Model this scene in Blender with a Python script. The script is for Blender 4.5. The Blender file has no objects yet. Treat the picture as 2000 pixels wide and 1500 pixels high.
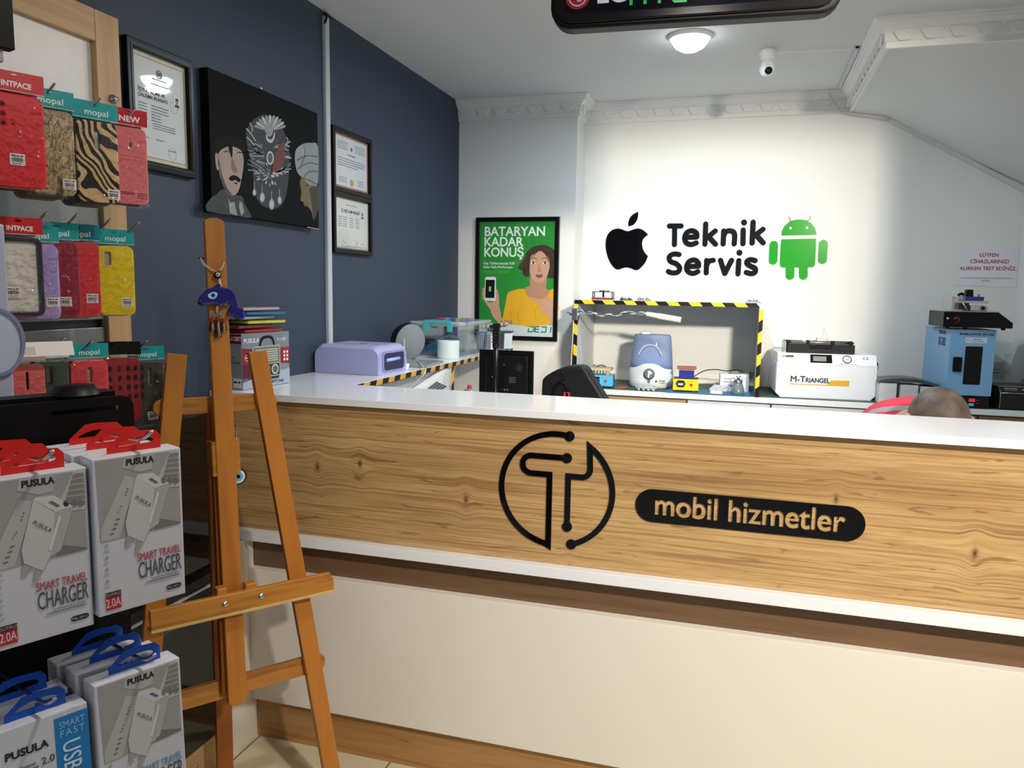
import bpy, bmesh, math, random
from mathutils import Matrix, Vector
SC = bpy.context.scene
COL = SC.collection
random.seed(7)
R_ = math.radians
# ------------------------------------------------------------------ camera, world, lights, exposure
CF, CYAW, CPITCH, CROLL, CH = 1512.66, -0.2886, 0.1205, 0.0161, 1.4107
def cam_axes():
    cy, sy, cp, sp = math.cos(CYAW), math.sin(CYAW), math.cos(CPITCH), math.sin(CPITCH)
    f = Vector((sy*cp, cy*cp, -sp)); r = Vector((cy, -sy, 0)); u = r.cross(f)
    c, s = math.cos(CROLL), math.sin(CROLL)
    return r*c+u*s, u*c-r*s, f
CR, CU, CFW = cam_axes()
cam = bpy.data.cameras.new('camera'); camo = bpy.data.objects.new('camera', cam); COL.objects.link(camo)
cam.sensor_width = 36; cam.lens = CF/2000*36; cam.clip_start = .02
camo.matrix_world = Matrix(((CR.x, CU.x, -CFW.x, 0), (CR.y, CU.y, -CFW.y, 0), (CR.z, CU.z, -CFW.z, CH), (0, 0, 0, 1)))
SC.camera = camo
W = bpy.data.worlds.new('world'); SC.world = W; W.use_nodes = True
W.node_tree.nodes['Background'].inputs[0].default_value = (.62, .78, 1, 1)
W.node_tree.nodes['Background'].inputs[1].default_value = .25
vs = SC.view_settings; vs.view_transform = 'Standard'; vs.look = 'None'; vs.gamma = 1; vs.use_curve_mapping = False
vs.exposure = 0.0
def light(name, kind, loc, energy, col, size=.1, aim=None, size_y=None, spot=None, blend=.5):
    d = bpy.data.lights.new(name, kind); d.energy = energy; d.color = col
    if kind == 'AREA':
        d.size = size
        if size_y: d.shape = 'RECTANGLE'; d.size_y = size_y
    else: d.shadow_soft_size = size
    if spot: d.spot_size = R_(spot); d.spot_blend = blend
    o = bpy.data.objects.new(name, d); COL.objects.link(o); o.location = loc
    if aim is not None: o.rotation_euler = (Vector(aim)-Vector(loc)).to_track_quat('-Z', 'Y').to_euler()
    return o
light('shop_window_daylight', 'AREA', (.3, -2.6, 1.5), 7, (.72, .86, 1), 3.0, (.0, 2, 1.2), 1.8)

light('wall_spotlight', 'SPOT', (1.1, -.02, 2.335), 720, (1, .91, .76), .11, (-.24, 4.2, 1.62), spot=34.5, blend=.95)
light('counter_spotlight', 'SPOT', (1.25, -.02, 2.30), 345, (1, .91, .77), .06, (.15, 1.95, .72), spot=64, blend=1)

# ------------------------------------------------------------------ pixel -> point in the place
def ray(px, py): return CFW*CF + CR*(px-1000) - CU*(py-750)
def at(px, py, **k):
    a, v = list(k.items())[0]; i = 'xyz'.index(a); d = ray(px, py); o = Vector((0, 0, CH))
    return o + d*((v-o[i])/d[i])
def onp(px, py, P, a, lean=0):
    a, l = R_(a), R_(lean); U = Vector((math.cos(a), math.sin(a), 0)); N0 = Vector((math.sin(a), -math.cos(a), 0))
    V = Vector((0, 0, 1))*math.cos(l) - N0*math.sin(l); N = U.cross(V); o = Vector((0, 0, CH)); d = ray(px, py)
    q = o + d*((Vector(P)-o).dot(N)/d.dot(N)) - Vector(P)
    return q.dot(U), q.dot(V)

# ------------------------------------------------------------------ materials
MC = {}
def srgb(h):
    if isinstance(h, str):
        h = h.lstrip('#'); c = [int(h[i:i+2], 16)/255 for i in (0, 2, 4)]
    else: c = list(h)
    return tuple((x/12.92 if x <= .04045 else ((x+.055)/1.055)**2.4) for x in c)+(1,)
def C(col, rough=.5, metal=0, coat=0, var=.06, scale=30, bump=0, spec=.5, emit=0, trans=0, alpha=1, ior=1.45, stretch=(1, 1, 1)):
    key = (col, rough, metal, coat, var, scale, bump, spec, emit, trans, alpha, ior, stretch)
    if key in MC: return MC[key]
    m = bpy.data.materials.new('material_'+str(col).strip('#')); m.use_nodes = True
    nt = m.node_tree; b = nt.nodes['Principled BSDF']
    c = srgb(col)
    if max(c[:3]) < .02: spec = min(spec, .25)
    b.inputs['Base Color'].default_value = c
    b.inputs['Roughness'].default_value = rough; b.inputs['Metallic'].default_value = metal
    b.inputs['Coat Weight'].default_value = coat; b.inputs['Coat Roughness'].default_value = .03
    b.inputs['Specular IOR Level'].default_value = spec; b.inputs['IOR'].default_value = ior
    b.inputs['Transmission Weight'].default_value = trans; b.inputs['Alpha'].default_value = alpha
    if emit: b.inputs['Emission Color'].default_value = c; b.inputs['Emission Strength'].default_value = emit
    tc = nt.nodes.new('ShaderNodeTexCoord'); mp = nt.nodes.new('ShaderNodeMapping'); no = nt.nodes.new('ShaderNodeTexNoise')
    mp.inputs['Scale'].default_value = stretch
    nt.links.new(tc.outputs['Object'], mp.inputs[0]); nt.links.new(mp.outputs[0], no.inputs['Vector'])
    no.inputs['Scale'].default_value = scale; no.inputs['Detail'].default_value = 3
    if var:
        mx = nt.nodes.new('ShaderNodeMix'); mx.data_type = 'RGBA'
        mx.inputs[6].default_value = tuple(x*(1-var) for x in c[:3])+(1,); mx.inputs[7].default_value = tuple(min(1, x*(1+var)) for x in c[:3])+(1,)
        nt.links.new(no.outputs[0], mx.inputs[0]); nt.links.new(mx.outputs[2], b.inputs['Base Color'])
    if bump:
        bp = nt.nodes.new('ShaderNodeBump'); bp.inputs['Strength'].default_value = bump; bp.inputs['Distance'].default_value = .01
        nt.links.new(no.outputs[0], bp.inputs['Height']); nt.links.new(bp.outputs[0], b.inputs['Normal'])
    MC[key] = m
    return m
def film(name, tint=(1, 1, 1, 1), gl=.12, scale=35, bump=.6, rough=.08):
    if name in MC: return MC[name]
    m = bpy.data.materials.new(name); m.use_nodes = True; nt = m.node_tree; nt.nodes.clear()
    o = nt.nodes.new('ShaderNodeOutputMaterial'); mx = nt.nodes.new('ShaderNodeMixShader'); t = nt.nodes.new('ShaderNodeBsdfTransparent')
    g = nt.nodes.new('ShaderNodeBsdfGlossy'); g.inputs['Roughness'].default_value = rough; t.inputs[0].default_value = tint
    n = nt.nodes.new('ShaderNodeTexNoise'); n.inputs['Scale'].default_value = scale; tc = nt.nodes.new('ShaderNodeTexCoord')
    nt.links.new(tc.outputs['Object'], n.inputs['Vector'])
    bp = nt.nodes.new('ShaderNodeBump'); bp.inputs['Strength'].default_value = bump; bp.inputs['Distance'].default_value = .02
    fr = nt.nodes.new('ShaderNodeLayerWeight'); fr.inputs[0].default_value = .25
    ad = nt.nodes.new('ShaderNodeMath'); ad.operation = 'MULTIPLY_ADD'; ad.inputs[1].default_value = .5; ad.inputs[2].default_value = gl*.5
    nt.links.new(n.outputs[0], bp.inputs['Height']); nt.links.new(bp.outputs[0], g.inputs['Normal']); nt.links.new(bp.outputs[0], fr.inputs['Normal'])
    nt.links.new(fr.outputs['Fresnel'], ad.inputs[0]); nt.links.new(ad.outputs[0], mx.inputs[0])
    nt.links.new(t.outputs[0], mx.inputs[1]); nt.links.new(g.outputs[0], mx.inputs[2]); nt.links.new(mx.outputs[0], o.inputs[0])
    MC[name] = m; return m
def ramp_mat(name, stops, scale, stretch, rough=.45, detail=6, distort=0, coat=0, kind='noise', knots=(), bump=0, rot=(0, 0, 0), var2=None, bands=None):
    m = bpy.data.materials.new(name); m.use_nodes = True; nt = m.node_tree; b = nt.nodes['Principled BSDF']; L = nt.links
    N = lambda t: nt.nodes.new(t)
    b.inputs['Roughness'].default_value = rough; b.inputs['Coat Weight'].default_value = coat
    tc = N('ShaderNodeTexCoord'); mp = N('ShaderNodeMapping'); mp.inputs['Scale'].default_value = stretch; mp.inputs['Rotation'].default_value = rot
    vec = tc.outputs['Object']
    dark = None
    for (kx, ky, kz, s) in knots:   # bend the grain round each knot and darken its heart
        sb = N('ShaderNodeVectorMath'); sb.operation = 'SUBTRACT'; L.new(tc.outputs['Object'], sb.inputs[0]); sb.inputs[1].default_value = (kx, ky, kz)
        ml = N('ShaderNodeVectorMath'); ml.operation = 'MULTIPLY'; L.new(sb.outputs[0], ml.inputs[0]); ml.inputs[1].default_value = (1/s/.8, 0, 1/s/1.7)
        ln = N('ShaderNodeVectorMath'); ln.operation = 'LENGTH'; L.new(ml.outputs[0], ln.inputs[0])
        sq = N('ShaderNodeMath'); sq.operation = 'POWER'; L.new(ln.outputs['Value'], sq.inputs[0]); sq.inputs[1].default_value = 1.6
        ng = N('ShaderNodeMath'); ng.operation = 'MULTIPLY'; L.new(sq.outputs[0], ng.inputs[0]); ng.inputs[1].default_value = -1
        ex = N('ShaderNodeMath'); ex.operation = 'EXPONENT'; L.new(ng.outputs[0], ex.inputs[0])
        sp = N('ShaderNodeSeparateXYZ'); L.new(sb.outputs[0], sp.inputs[0])
        # displacement along z, growing toward the knot
        d = N('ShaderNodeMath'); d.operation = 'MULTIPLY'; L.new(ex.outputs[0], d.inputs[0]); L.new(sp.outputs[2], d.inputs[1])
        d2 = N('ShaderNodeMath'); d2.operation = 'MULTIPLY'; L.new(d.outputs[0], d2.inputs[0]); d2.inputs[1].default_value = -.75
        cb = N('ShaderNodeCombineXYZ'); L.new(d2.outputs[0], cb.inputs[2])
        av = N('ShaderNodeVectorMath'); av.operation = 'ADD'; L.new(vec, av.inputs[0]); L.new(cb.outputs[0], av.inputs[1]); vec = av.outputs[0]
        pw = N('ShaderNodeMath'); pw.operation = 'POWER'; L.new(ex.outputs[0], pw.inputs[0]); pw.inputs[1].default_value = 7
        if dark is None: dark = pw.outputs[0]
        else:
            mxm = N('ShaderNodeMath'); mxm.operation = 'MAXIMUM'; L.new(dark, mxm.inputs[0]); L.new(pw.outputs[0], mxm.inputs[1]); dark = mxm.outputs[0]
    L.new(vec, mp.inputs[0])
    no = N('ShaderNodeTexNoise'); no.inputs['Scale'].default_value = scale; no.inputs['Detail'].default_value = detail
    no.inputs['Distortion'].default_value = distort; no.inputs['Roughness'].default_value = .62
    L.new(mp.outputs[0], no.inputs['Vector'])
    rp = N('ShaderNodeValToRGB'); el = rp.color_ramp.elements
    while len(el) > 1: el.remove(el[-1])
    el[0].position = stops[0][0]; el[0].color = srgb(stops[0][1])
    for p_, c_ in stops[1:]:
        e = el.new(p_); e.color = srgb(c_)
    L.new(no.outputs[0], rp.inputs[0]); out = rp.outputs[0]
    if bands:
        n3 = N('ShaderNodeTexNoise'); mp3 = N('ShaderNodeMapping'); mp3.inputs['Scale'].default_value = bands[0]; L.new(vec, mp3.inputs[0]); L.new(mp3.outputs[0], n3.inputs['Vector'])
        n3.inputs['Scale'].default_value = 1; n3.inputs['Detail'].default_value = 5; r3 = N('ShaderNodeMapRange'); r3.inputs[1].default_value = bands[1]; r3.inputs[2].default_value = bands[1]+.2; r3.inputs[4].default_value = bands[3]; L.new(n3.outputs[0], r3.inputs[0])
        mx = N('ShaderNodeMix'); mx.data_type = 'RGBA'; mx.inputs[7].default_value = srgb(bands[2]); L.new(out, mx.inputs[6]); out = mx.outputs[2]; L.new(r3.outputs[0], mx.inputs[0])
    if bands and len(bands) > 4:
        n4 = N('ShaderNodeTexNoise'); mp4 = N('ShaderNodeMapping'); mp4.inputs['Scale'].default_value = bands[4]; L.new(vec, mp4.inputs[0]); L.new(mp4.outputs[0], n4.inputs['Vector'])
        n4.inputs['Scale'].default_value = 1; n4.inputs['Detail'].default_value = 2; r4 = N('ShaderNodeMapRange'); r4.inputs[1].default_value = .53; r4.inputs[2].default_value = .62; r4.inputs[4].default_value = .5; L.new(n4.outputs[0], r4.inputs[0])
        mx = N('ShaderNodeMix'); mx.data_type = 'RGBA'; mx.inputs[7].default_value = srgb('#7d5a36'); L.new(out, mx.inputs[6]); out = mx.outputs[2]; L.new(r4.outputs[0], mx.inputs[0])
    if var2:   # fine dark pores/cracks
        n2 = N('ShaderNodeTexNoise'); mp2 = N('ShaderNodeMapping'); mp2.inputs['Scale'].default_value = var2[0]; L.new(vec, mp2.inputs[0]); L.new(mp2.outputs[0], n2.inputs['Vector'])
        n2.inputs['Scale'].default_value = 1; n2.inputs['Detail'].default_value = 4; n2.inputs['Distortion'].default_value = .6
        r2 = N('ShaderNodeMapRange'); r2.inputs[1].default_value = var2[1]; r2.inputs[2].default_value = var2[1]+.05; L.new(n2.outputs[0], r2.inputs[0])
        mx = N('ShaderNodeMix'); mx.data_type = 'RGBA'; mx.inputs[7].default_value = srgb(var2[2]); L.new(out, mx.inputs[6]); out = mx.outputs[2]
        mm = N('ShaderNodeMath'); mm.operation = 'MULTIPLY'; mm.inputs[1].default_value = .55; L.new(r2.outputs[0], mm.inputs[0]); L.new(mm.outputs[0], mx.inputs[0])
    if dark is not None:
        mx = N('ShaderNodeMix'); mx.data_type = 'RGBA'; mx.inputs[7].default_value = srgb('#5a3418'); L.new(out, mx.inputs[6]); L.new(dark, mx.inputs[0]); out = mx.outputs[2]
    L.new(out, b.inputs['Base Color'])
    if bump:
        bp = N('ShaderNodeBump'); bp.inputs['Strength'].default_value = bump; bp.inputs['Distance'].default_value = .002
        L.new(no.outputs[0], bp.inputs['Height']); L.new(bp.outputs[0], b.inputs['Normal'])
    return m

# ------------------------------------------------------------------ mesh building
def FR(y=0.): return Matrix(((1, 0, 0, 0), (0, 0, -1, y), (0, 1, 0, 0), (0, 0, 0, 1)))      # (u,v,w) -> x=u, z=v, y=y-w : faces -y
def LW(x=0.): return Matrix(((0, 0, 1, x), (1, 0, 0, 0), (0, 1, 0, 0), (0, 0, 0, 1)))       # faces +x
def TOP(z=0.): return Matrix.Translation((0, 0, z))
def T(x=0, y=0, z=0): return Matrix.Translation((x, y, z))
def RZ(a): return Matrix.Rotation(R_(a), 4, 'Z')
def RX(a): return Matrix.Rotation(R_(a), 4, 'X')
def RY(a): return Matrix.Rotation(R_(a), 4, 'Y')
def frame(P, a, lean=0): return Matrix.Translation(P) @ RZ(a) @ RX(-lean)
def smooth(pts, n=6, closed=True):
    P = [Vector(p) for p in pts]; out = []; N = len(P)
    for i in range(N if closed else N-1):
        g = (lambda k: P[k % N]) if closed else (lambda k: P[max(0, min(N-1, k))])
        a, b, c, d = g(i-1), g(i), g(i+1), g(i+2)
        for j in range(n):
            t = j/n
            out.append(.5*((2*b)+(c-a)*t+(2*a-5*b+4*c-d)*t*t+(3*b-a-3*c+d)*t**3))
    if not closed: out.append(P[-1])
    return [tuple(v) for v in out]
def rrect(x0, x1, y0, y1, r, n=5):
    o = []
    for cx, cy, a0 in ((x1-r, y1-r, 0), (x0+r, y1-r, 90), (x0+r, y0+r, 180), (x1-r, y0+r, 270)):
        for k in range(n+1):
            a = R_(a0+90*k/n); o.append((cx+r*math.cos(a), cy+r*math.sin(a)))
    return o
def ell(cx, cy, rx, ry=None, n=24, a0=0, a1=360):
    ry = rx if ry is None else ry; full = abs(a1-a0) >= 360
    return [(cx+rx*math.cos(R_(a0+(a1-a0)*k/(n if full else n-1))), cy+ry*math.sin(R_(a0+(a1-a0)*k/(n if full else n-1)))) for k in range(n)]
class Rib(list): pass
def stroke(pts, w, cap=4):
    P = [Vector(p[:2]) for p in pts]; q = [P[0]]
    for p_ in P[1:]:
        if (p_-q[-1]).length > 1e-6: q.append(p_)
    P = q; L_, R2 = [], []; n = len(P)
    for i in range(n):
        d0 = (P[i]-P[i-1]).normalized() if i else (P[1]-P[0]).normalized()
        d1 = (P[i+1]-P[i]).normalized() if i < n-1 else d0
        t = (d0+d1); t = t.normalized() if t.length > 1e-6 else d0
        nn = Vector((-t.y, t.x)); k = 1/max(.35, nn.dot(Vector((-d0.y, d0.x)))); L_.append(P[i]+nn*w/2*k); R2.append(P[i]-nn*w/2*k)
    def capp(c, d):
        a = math.atan2(d.y, d.x); return [Vector((c.x+w/2*math.cos(a+math.pi/2-math.pi*j/cap), c.y+w/2*math.sin(a+math.pi/2-math.pi*j/cap))) for j in range(1, cap)]
    e = capp(P[-1], P[-1]-P[-2]) if cap else []; s = capp(P[0], P[0]-P[1]) if cap else []
    r = Rib(); r.L = L_; r.R = R2; r.e = e; r.s = s; return r
class MB:
    def __init__(s, X=None): s.bm = bmesh.new(); s.ms = []; s.X = X or Matrix()
    def mi(s, m):
        if m not in s.ms: s.ms.append(m)
        return s.ms.index(m)
    def merge(s, t, m, X=None, sm=False, flat_ok=True):
        k = s.mi(m) if m else 0
        for f in t.faces: f.material_index = k; f.smooth = sm
        M = s.X @ (X or Matrix()); bmesh.ops.transform(t, matrix=M, verts=t.verts)
        if M.determinant() < 0: bmesh.ops.reverse_faces(t, faces=t.faces)
        me = bpy.data.meshes.new('t'); t.to_mesh(me); s.bm.from_mesh(me); bpy.data.meshes.remove(me); t.free(); return s
    def box(s, x0, x1, y0, y1, z0, z1, m, bv=0, X=None, seg=2):
        t = bmesh.new(); bmesh.ops.create_cube(t, size=1)
        for v in t.verts: v.co = Vector(((x0+x1)/2+v.co.x*(x1-x0), (y0+y1)/2+v.co.y*(y1-y0), (z0+z1)/2+v.co.z*(z1-z0)))
        if bv: bmesh.ops.bevel(t, geom=t.edges[:], offset=bv, segments=seg, affect='EDGES', profile=.5)
        return s.merge(t, m, X, bool(bv) and seg > 2)
    def shape(s, loops, d, m, X=None, bv=0):
        if isinstance(loops, Rib):      # ribbon: every segment its own quad, so a line may cross itself
            g = loops; t = bmesh.new(); n = len(g.L)
            lo = [(t.verts.new((a.x, a.y, 0)), t.verts.new((b.x, b.y, 0))) for a, b in zip(g.L, g.R)]
            hi = [(t.verts.new((a.x, a.y, d)), t.verts.new((b.x, b.y, d))) for a, b in zip(g.L, g.R)]
            for i in range(n-1):
                t.faces.new((hi[i][1], hi[i+1][1], hi[i+1][0], hi[i][0])); t.faces.new((lo[i][0], lo[i+1][0], lo[i+1][1], lo[i][1]))
                t.faces.new((hi[i][0], hi[i+1][0], lo[i+1][0], lo[i][0])); t.faces.new((lo[i][1], lo[i+1][1], hi[i+1][1], hi[i][1]))
            for k, cp, (A, B) in ((n-1, g.e, (0, 1)), (0, g.s, (1, 0))):
                ch = [t.verts.new((v.x, v.y, d)) for v in cp]; cl = [t.verts.new((v.x, v.y, 0)) for v in cp]
                H = [hi[k][A]]+ch+[hi[k][B]]; L2 = [lo[k][A]]+cl+[lo[k][B]]
                if len(H) > 2: t.faces.new(H[::-1]); t.faces.new(L2)
                for i in range(len(H)-1): t.faces.new((H[i], H[i+1], L2[i+1], L2[i]))
            return s.merge(t, m, X)
        if loops and isinstance(loops[0][0], (int, float)): loops = [loops]
        c = bpy.data.curves.new('c', 'CURVE'); c.dimensions = '2D'; c.fill_mode = 'BOTH'; c.extrude = max(1e-6, d/2-bv); c.bevel_depth = bv; c.bevel_resolution = 1
        for lp in loops:
            sp = c.splines.new('POLY'); sp.points.add(len(lp)-1); sp.use_cyclic_u = True
            for p_, q in zip(sp.points, lp): p_.co = (q[0], q[1], 0, 1)
        return s._curve(c, d, m, X)
    def _curve(s, c, d, m, X):
        o = bpy.data.objects.new('c', c); me = bpy.data.meshes.new_from_object(o); t = bmesh.new(); t.from_mesh(me)
        for v in t.verts: v.co.z += d/2
        bpy.data.objects.remove(o); bpy.data.curves.remove(c); bpy.data.meshes.remove(me)
        return s.merge(t, m, X)
    def text(s, txt, size, X, m, d=.0006, al='CENTER', bold=0, sx=1, shear=0, sp=1, bv=0):
        c = bpy.data.curves.new('t', 'FONT'); c.body = txt; c.size = size; c.extrude = d/2; c.align_x = al; c.align_y = 'BOTTOM_BASELINE'; c.resolution_u = 3 if size < .03 else 6
        c.offset = bold*size; c.shear = shear; c.space_character = sp; c.bevel_depth = bv
        return s._curve(c, d, m, X @ Matrix.Diagonal((sx, 1, 1, 1)))
    def tube(s, pts, r, m, n=8, closed=False, X=None, cap=True):
        P = [Vector(p) for p in pts]; t = bmesh.new(); rings = []; N = len(P); nrm = None
        for i, p_ in enumerate(P):
            a = P[i-1] if (i or closed) else P[0]; b = P[(i+1) % N] if (i < N-1 or closed) else P[-1]
            d = (b-a).normalized()
            if nrm is None: nrm = d.orthogonal().normalized()
            nrm = (nrm-d*nrm.dot(d)).normalized(); bi = d.cross(nrm)
            rr = r[i] if isinstance(r, (list, tuple)) else r
            rings.append([t.verts.new(p_+nrm*rr*math.cos(2*math.pi*k/n)+bi*rr*math.sin(2*math.pi*k/n)) for k in range(n)])
        for i in range(N if closed else N-1):
            A, B = rings[i], rings[(i+1) % N]
            for k in range(n): t.faces.new((A[k], A[(k+1) % n], B[(k+1) % n], B[k]))
        if cap and not closed: t.faces.new(rings[0][::-1]); t.faces.new(rings[-1])
        return s.merge(t, m, X, True)
    def lathe(s, prof, m, n=32, X=None, sm=True, closed=False):
        t = bmesh.new(); rings = []
        for r, z in prof: rings.append([t.verts.new((r*math.cos(2*math.pi*k/n), r*math.sin(2*math.pi*k/n), z)) for k in range(n)] if r > 1e-6 else [t.verts.new((0, 0, z))])
        for A, B in zip(rings, rings[1:]):
            for k in range(n):
                q = [A[k % len(A)], A[(k+1) % len(A)], B[(k+1) % len(B)], B[k % len(B)]]; u = []
                for v in q:
                    if v not in u: u.append(v)
                if len(u) > 2: t.faces.new(u)
        bmesh.ops.recalc_face_normals(t, faces=t.faces)
        return s.merge(t, m, X, sm)
    def ball(s, c, r, m, n=16, X=None):
        t = bmesh.new(); bmesh.ops.create_uvsphere(t, u_segments=n, v_segments=max(6, n//2), radius=1)
        r = (r, r, r) if isinstance(r, (int, float)) else r
        for v in t.verts: v.co = Vector((c[0]+v.co.x*r[0], c[1]+v.co.y*r[1], c[2]+v.co.z*r[2]))
        return s.merge(t, m, X, True)
    def cyl(s, a, b, r, m, n=20, r2=None, X=None): return s.tube([a, b], [r, r if r2 is None else r2], m, n, X=X)
    def poly(s, verts, faces, m, X=None, sm=False):
        t = bmesh.new(); V = [t.verts.new(v) for v in verts]
        for f in faces: t.faces.new([V[i] for i in f])
        return s.merge(t, m, X, sm)
    def loft(s, secs, m, X=None, sm=True, cap=True):
        t = bmesh.new(); rings = [[t.verts.new(v) for v in sc] for sc in secs]; n = len(rings[0])
        for A, B in zip(rings, rings[1:]):
            for k in range(n): t.faces.new((A[k], A[(k+1) % n], B[(k+1) % n], B[k]))
        if cap: t.faces.new(rings[0][::-1]); t.faces.new(rings[-1])
        bmesh.ops.recalc_face_normals(t, faces=t.faces)
        return s.merge(t, m, X, sm)
    def build(s, name, parent=None, world=False):
        if world and parent:
            parent_m = MW[parent.name]; bmesh.ops.transform(s.bm, matrix=parent_m.inverted(), verts=s.bm.verts)
        me = bpy.data.meshes.new(name); s.bm.to_mesh(me); s.bm.free()
        for m in s.ms: me.materials.append(m)
        o = bpy.data.objects.new(name, me); COL.objects.link(o)
        if parent: o.parent = parent; MW[o.name] = MW[parent.name]
        else: MW[o.name] = Matrix()
        return o
MW = {}
def thing(name, label, cat, loc=(0, 0, 0), rz=0, group=None, M=None):
    o = bpy.data.objects.new(name, None); COL.objects.link(o); o.empty_display_size = .05
    M = M if M is not None else (Matrix.Translation(loc) @ RZ(rz))
    o.matrix_world = M; MW[o.name] = M.copy(); tag(o, label, cat, group); return o
def tag(o, label, cat, group=None):
    o['label'] = label; o['category'] = cat
    if group: o['group'] = group
    return o
def struct(mb, name):
    o = mb.build(name); o['kind'] = 'structure'; return o
def copy_tree(src, M, label, group=None, mats=None):
    r = src.copy(); COL.objects.link(r); r.matrix_world = M; MW[r.name] = M.copy(); r['label'] = label
    if group: r['group'] = group
    for ch in list(src.children):
        c = ch.copy(); COL.objects.link(c); c.parent = r
        if mats and ch.name.split('.')[0] in mats:
            c.data = ch.data.copy(); c.data.materials[0] = mats[ch.name.split('.')[0]]
        for g in list(ch.children):
            d = g.copy(); COL.objects.link(d); d.parent = c
    return r
WHITE = C('#e9e9e6', .45, var=.02); BLACK = C('#070708', .4, spec=.3); METAL = C('#b9bcc0', .25, 1); PLAST = C('#f1f1f0', .3, var=.01)
# ------------------------------------------------------------------ setting
XL, YB, YC, ZH, XC, XR = -1.511, 4.231, 4.018, 2.402, -.865, 1.232
navy = C('#364155', .55, var=.03, scale=6); wallw = C('#e6e6e2', .7, var=.015, scale=3); ceilm = C('#dcdddd', .85, var=.01, scale=2)
struct(MB().box(XL-.12, XL, -2.8, YB, 0, ZH, navy), 'wall_left')
struct(MB().box(XC-.7, XR+.1, YB, YB+.12, 0, ZH, wallw), 'wall_back')
struct(MB().box(XL, XC, YC, YB, 0, ZH, wallw), 'wall_pillar')
b = MB(); b.box(XR, XR+.1, 2.9, YB, 0, ZH, wallw); b.box(XR+.1, 2.7, 2.9, 3.0, 0, ZH, wallw); struct(b, 'wall_right')
struct(MB().box(-.5, 2.7, 1.22, 1.32, 2.314, ZH, ceilm), 'ceiling_added_baffle')  # unseen baffle added to hold the wall spotlight off the cornices
struct(MB().box(.86, 1.7, 2.26, 2.6, 0, ZH, wallw), 'wall_added_blocker')  # blocker added out of view to shade the right end of the back wall
struct(MB().box(2.7, 2.8, -2.8, 3.0, 0, ZH, C('#d9d6cf', .7, var=.02, scale=3)), 'wall_shop')
b = MB(); b.box(XL-.12, 2.8, -2.8, YB+.12, ZH, ZH+.1, ceilm); struct(b, 'ceiling')
# tiled floor
fm = bpy.data.materials.new('cream_floor_tile'); fm.use_nodes = True; nt = fm.node_tree; bs = nt.nodes['Principled BSDF']
br = nt.nodes.new('ShaderNodeTexBrick'); tc = nt.nodes.new('ShaderNodeTexCoord'); mp = nt.nodes.new('ShaderNodeMapping')
mp.inputs['Location'].default_value = (.05, .13, 0)
nt.links.new(tc.outputs['Object'], mp.inputs[0]); nt.links.new(mp.outputs[0], br.inputs['Vector'])
br.offset = 0; br.inputs['Scale'].default_value = 1; br.inputs['Brick Width'].default_value = .45; br.inputs['Row Height'].default_value = .45; br.inputs['Mortar Size'].default_value = .003
br.inputs['Color1'].default_value = srgb('#d9cdb2'); br.inputs['Color2'].default_value = srgb('#dcd1b8'); br.inputs['Mortar'].default_value = srgb('#7a705c')
nt.links.new(br.outputs[0], bs.inputs['Base Color']); bs.inputs['Roughness'].default_value = .2
struct(MB().box(XL-.12, 2.8, -2.8, YB+.12, -.08, 0, fm), 'floor')
# sloped underside of the stair behind the right cornice
XS_, YS_ = .455, 3.2
back = [(XS_, 2.302), (.61, 2.275), (.80, 2.167), (1.0, 2.054), (XR+.02, 1.921)]
b = MB(); nseg = 8; vts = []; fcs = []
for j in range(nseg+1):
    t = j/nseg; y = YS_+(YB-YS_)*t; s_ = t*t*(3-2*t)*.35+.65*t
    for x, z in back: vts.append((x, y, 2.302+(z-2.302)*s_))
nb = len(back)
for j in range(nseg):
    for i in range(nb-1): fcs.append((j*nb+i, j*nb+i+1, (j+1)*nb+i+1, (j+1)*nb+i))
b.poly(vts, fcs, ceilm, sm=True)
b.poly([(XS_, YS_, 2.30), (XS_, YB, 2.30), (XS_, YB, ZH), (XS_, YS_, ZH)], [(0, 1, 2, 3)], ceilm)
b.poly([(XS_, YS_, 2.30), (XR+.02, YS_, 2.30), (XR+.02, YS_, ZH), (XS_, YS_, ZH)], [(0, 1, 2, 3)], ceilm)
struct(b, 'ceiling_stair')
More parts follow.
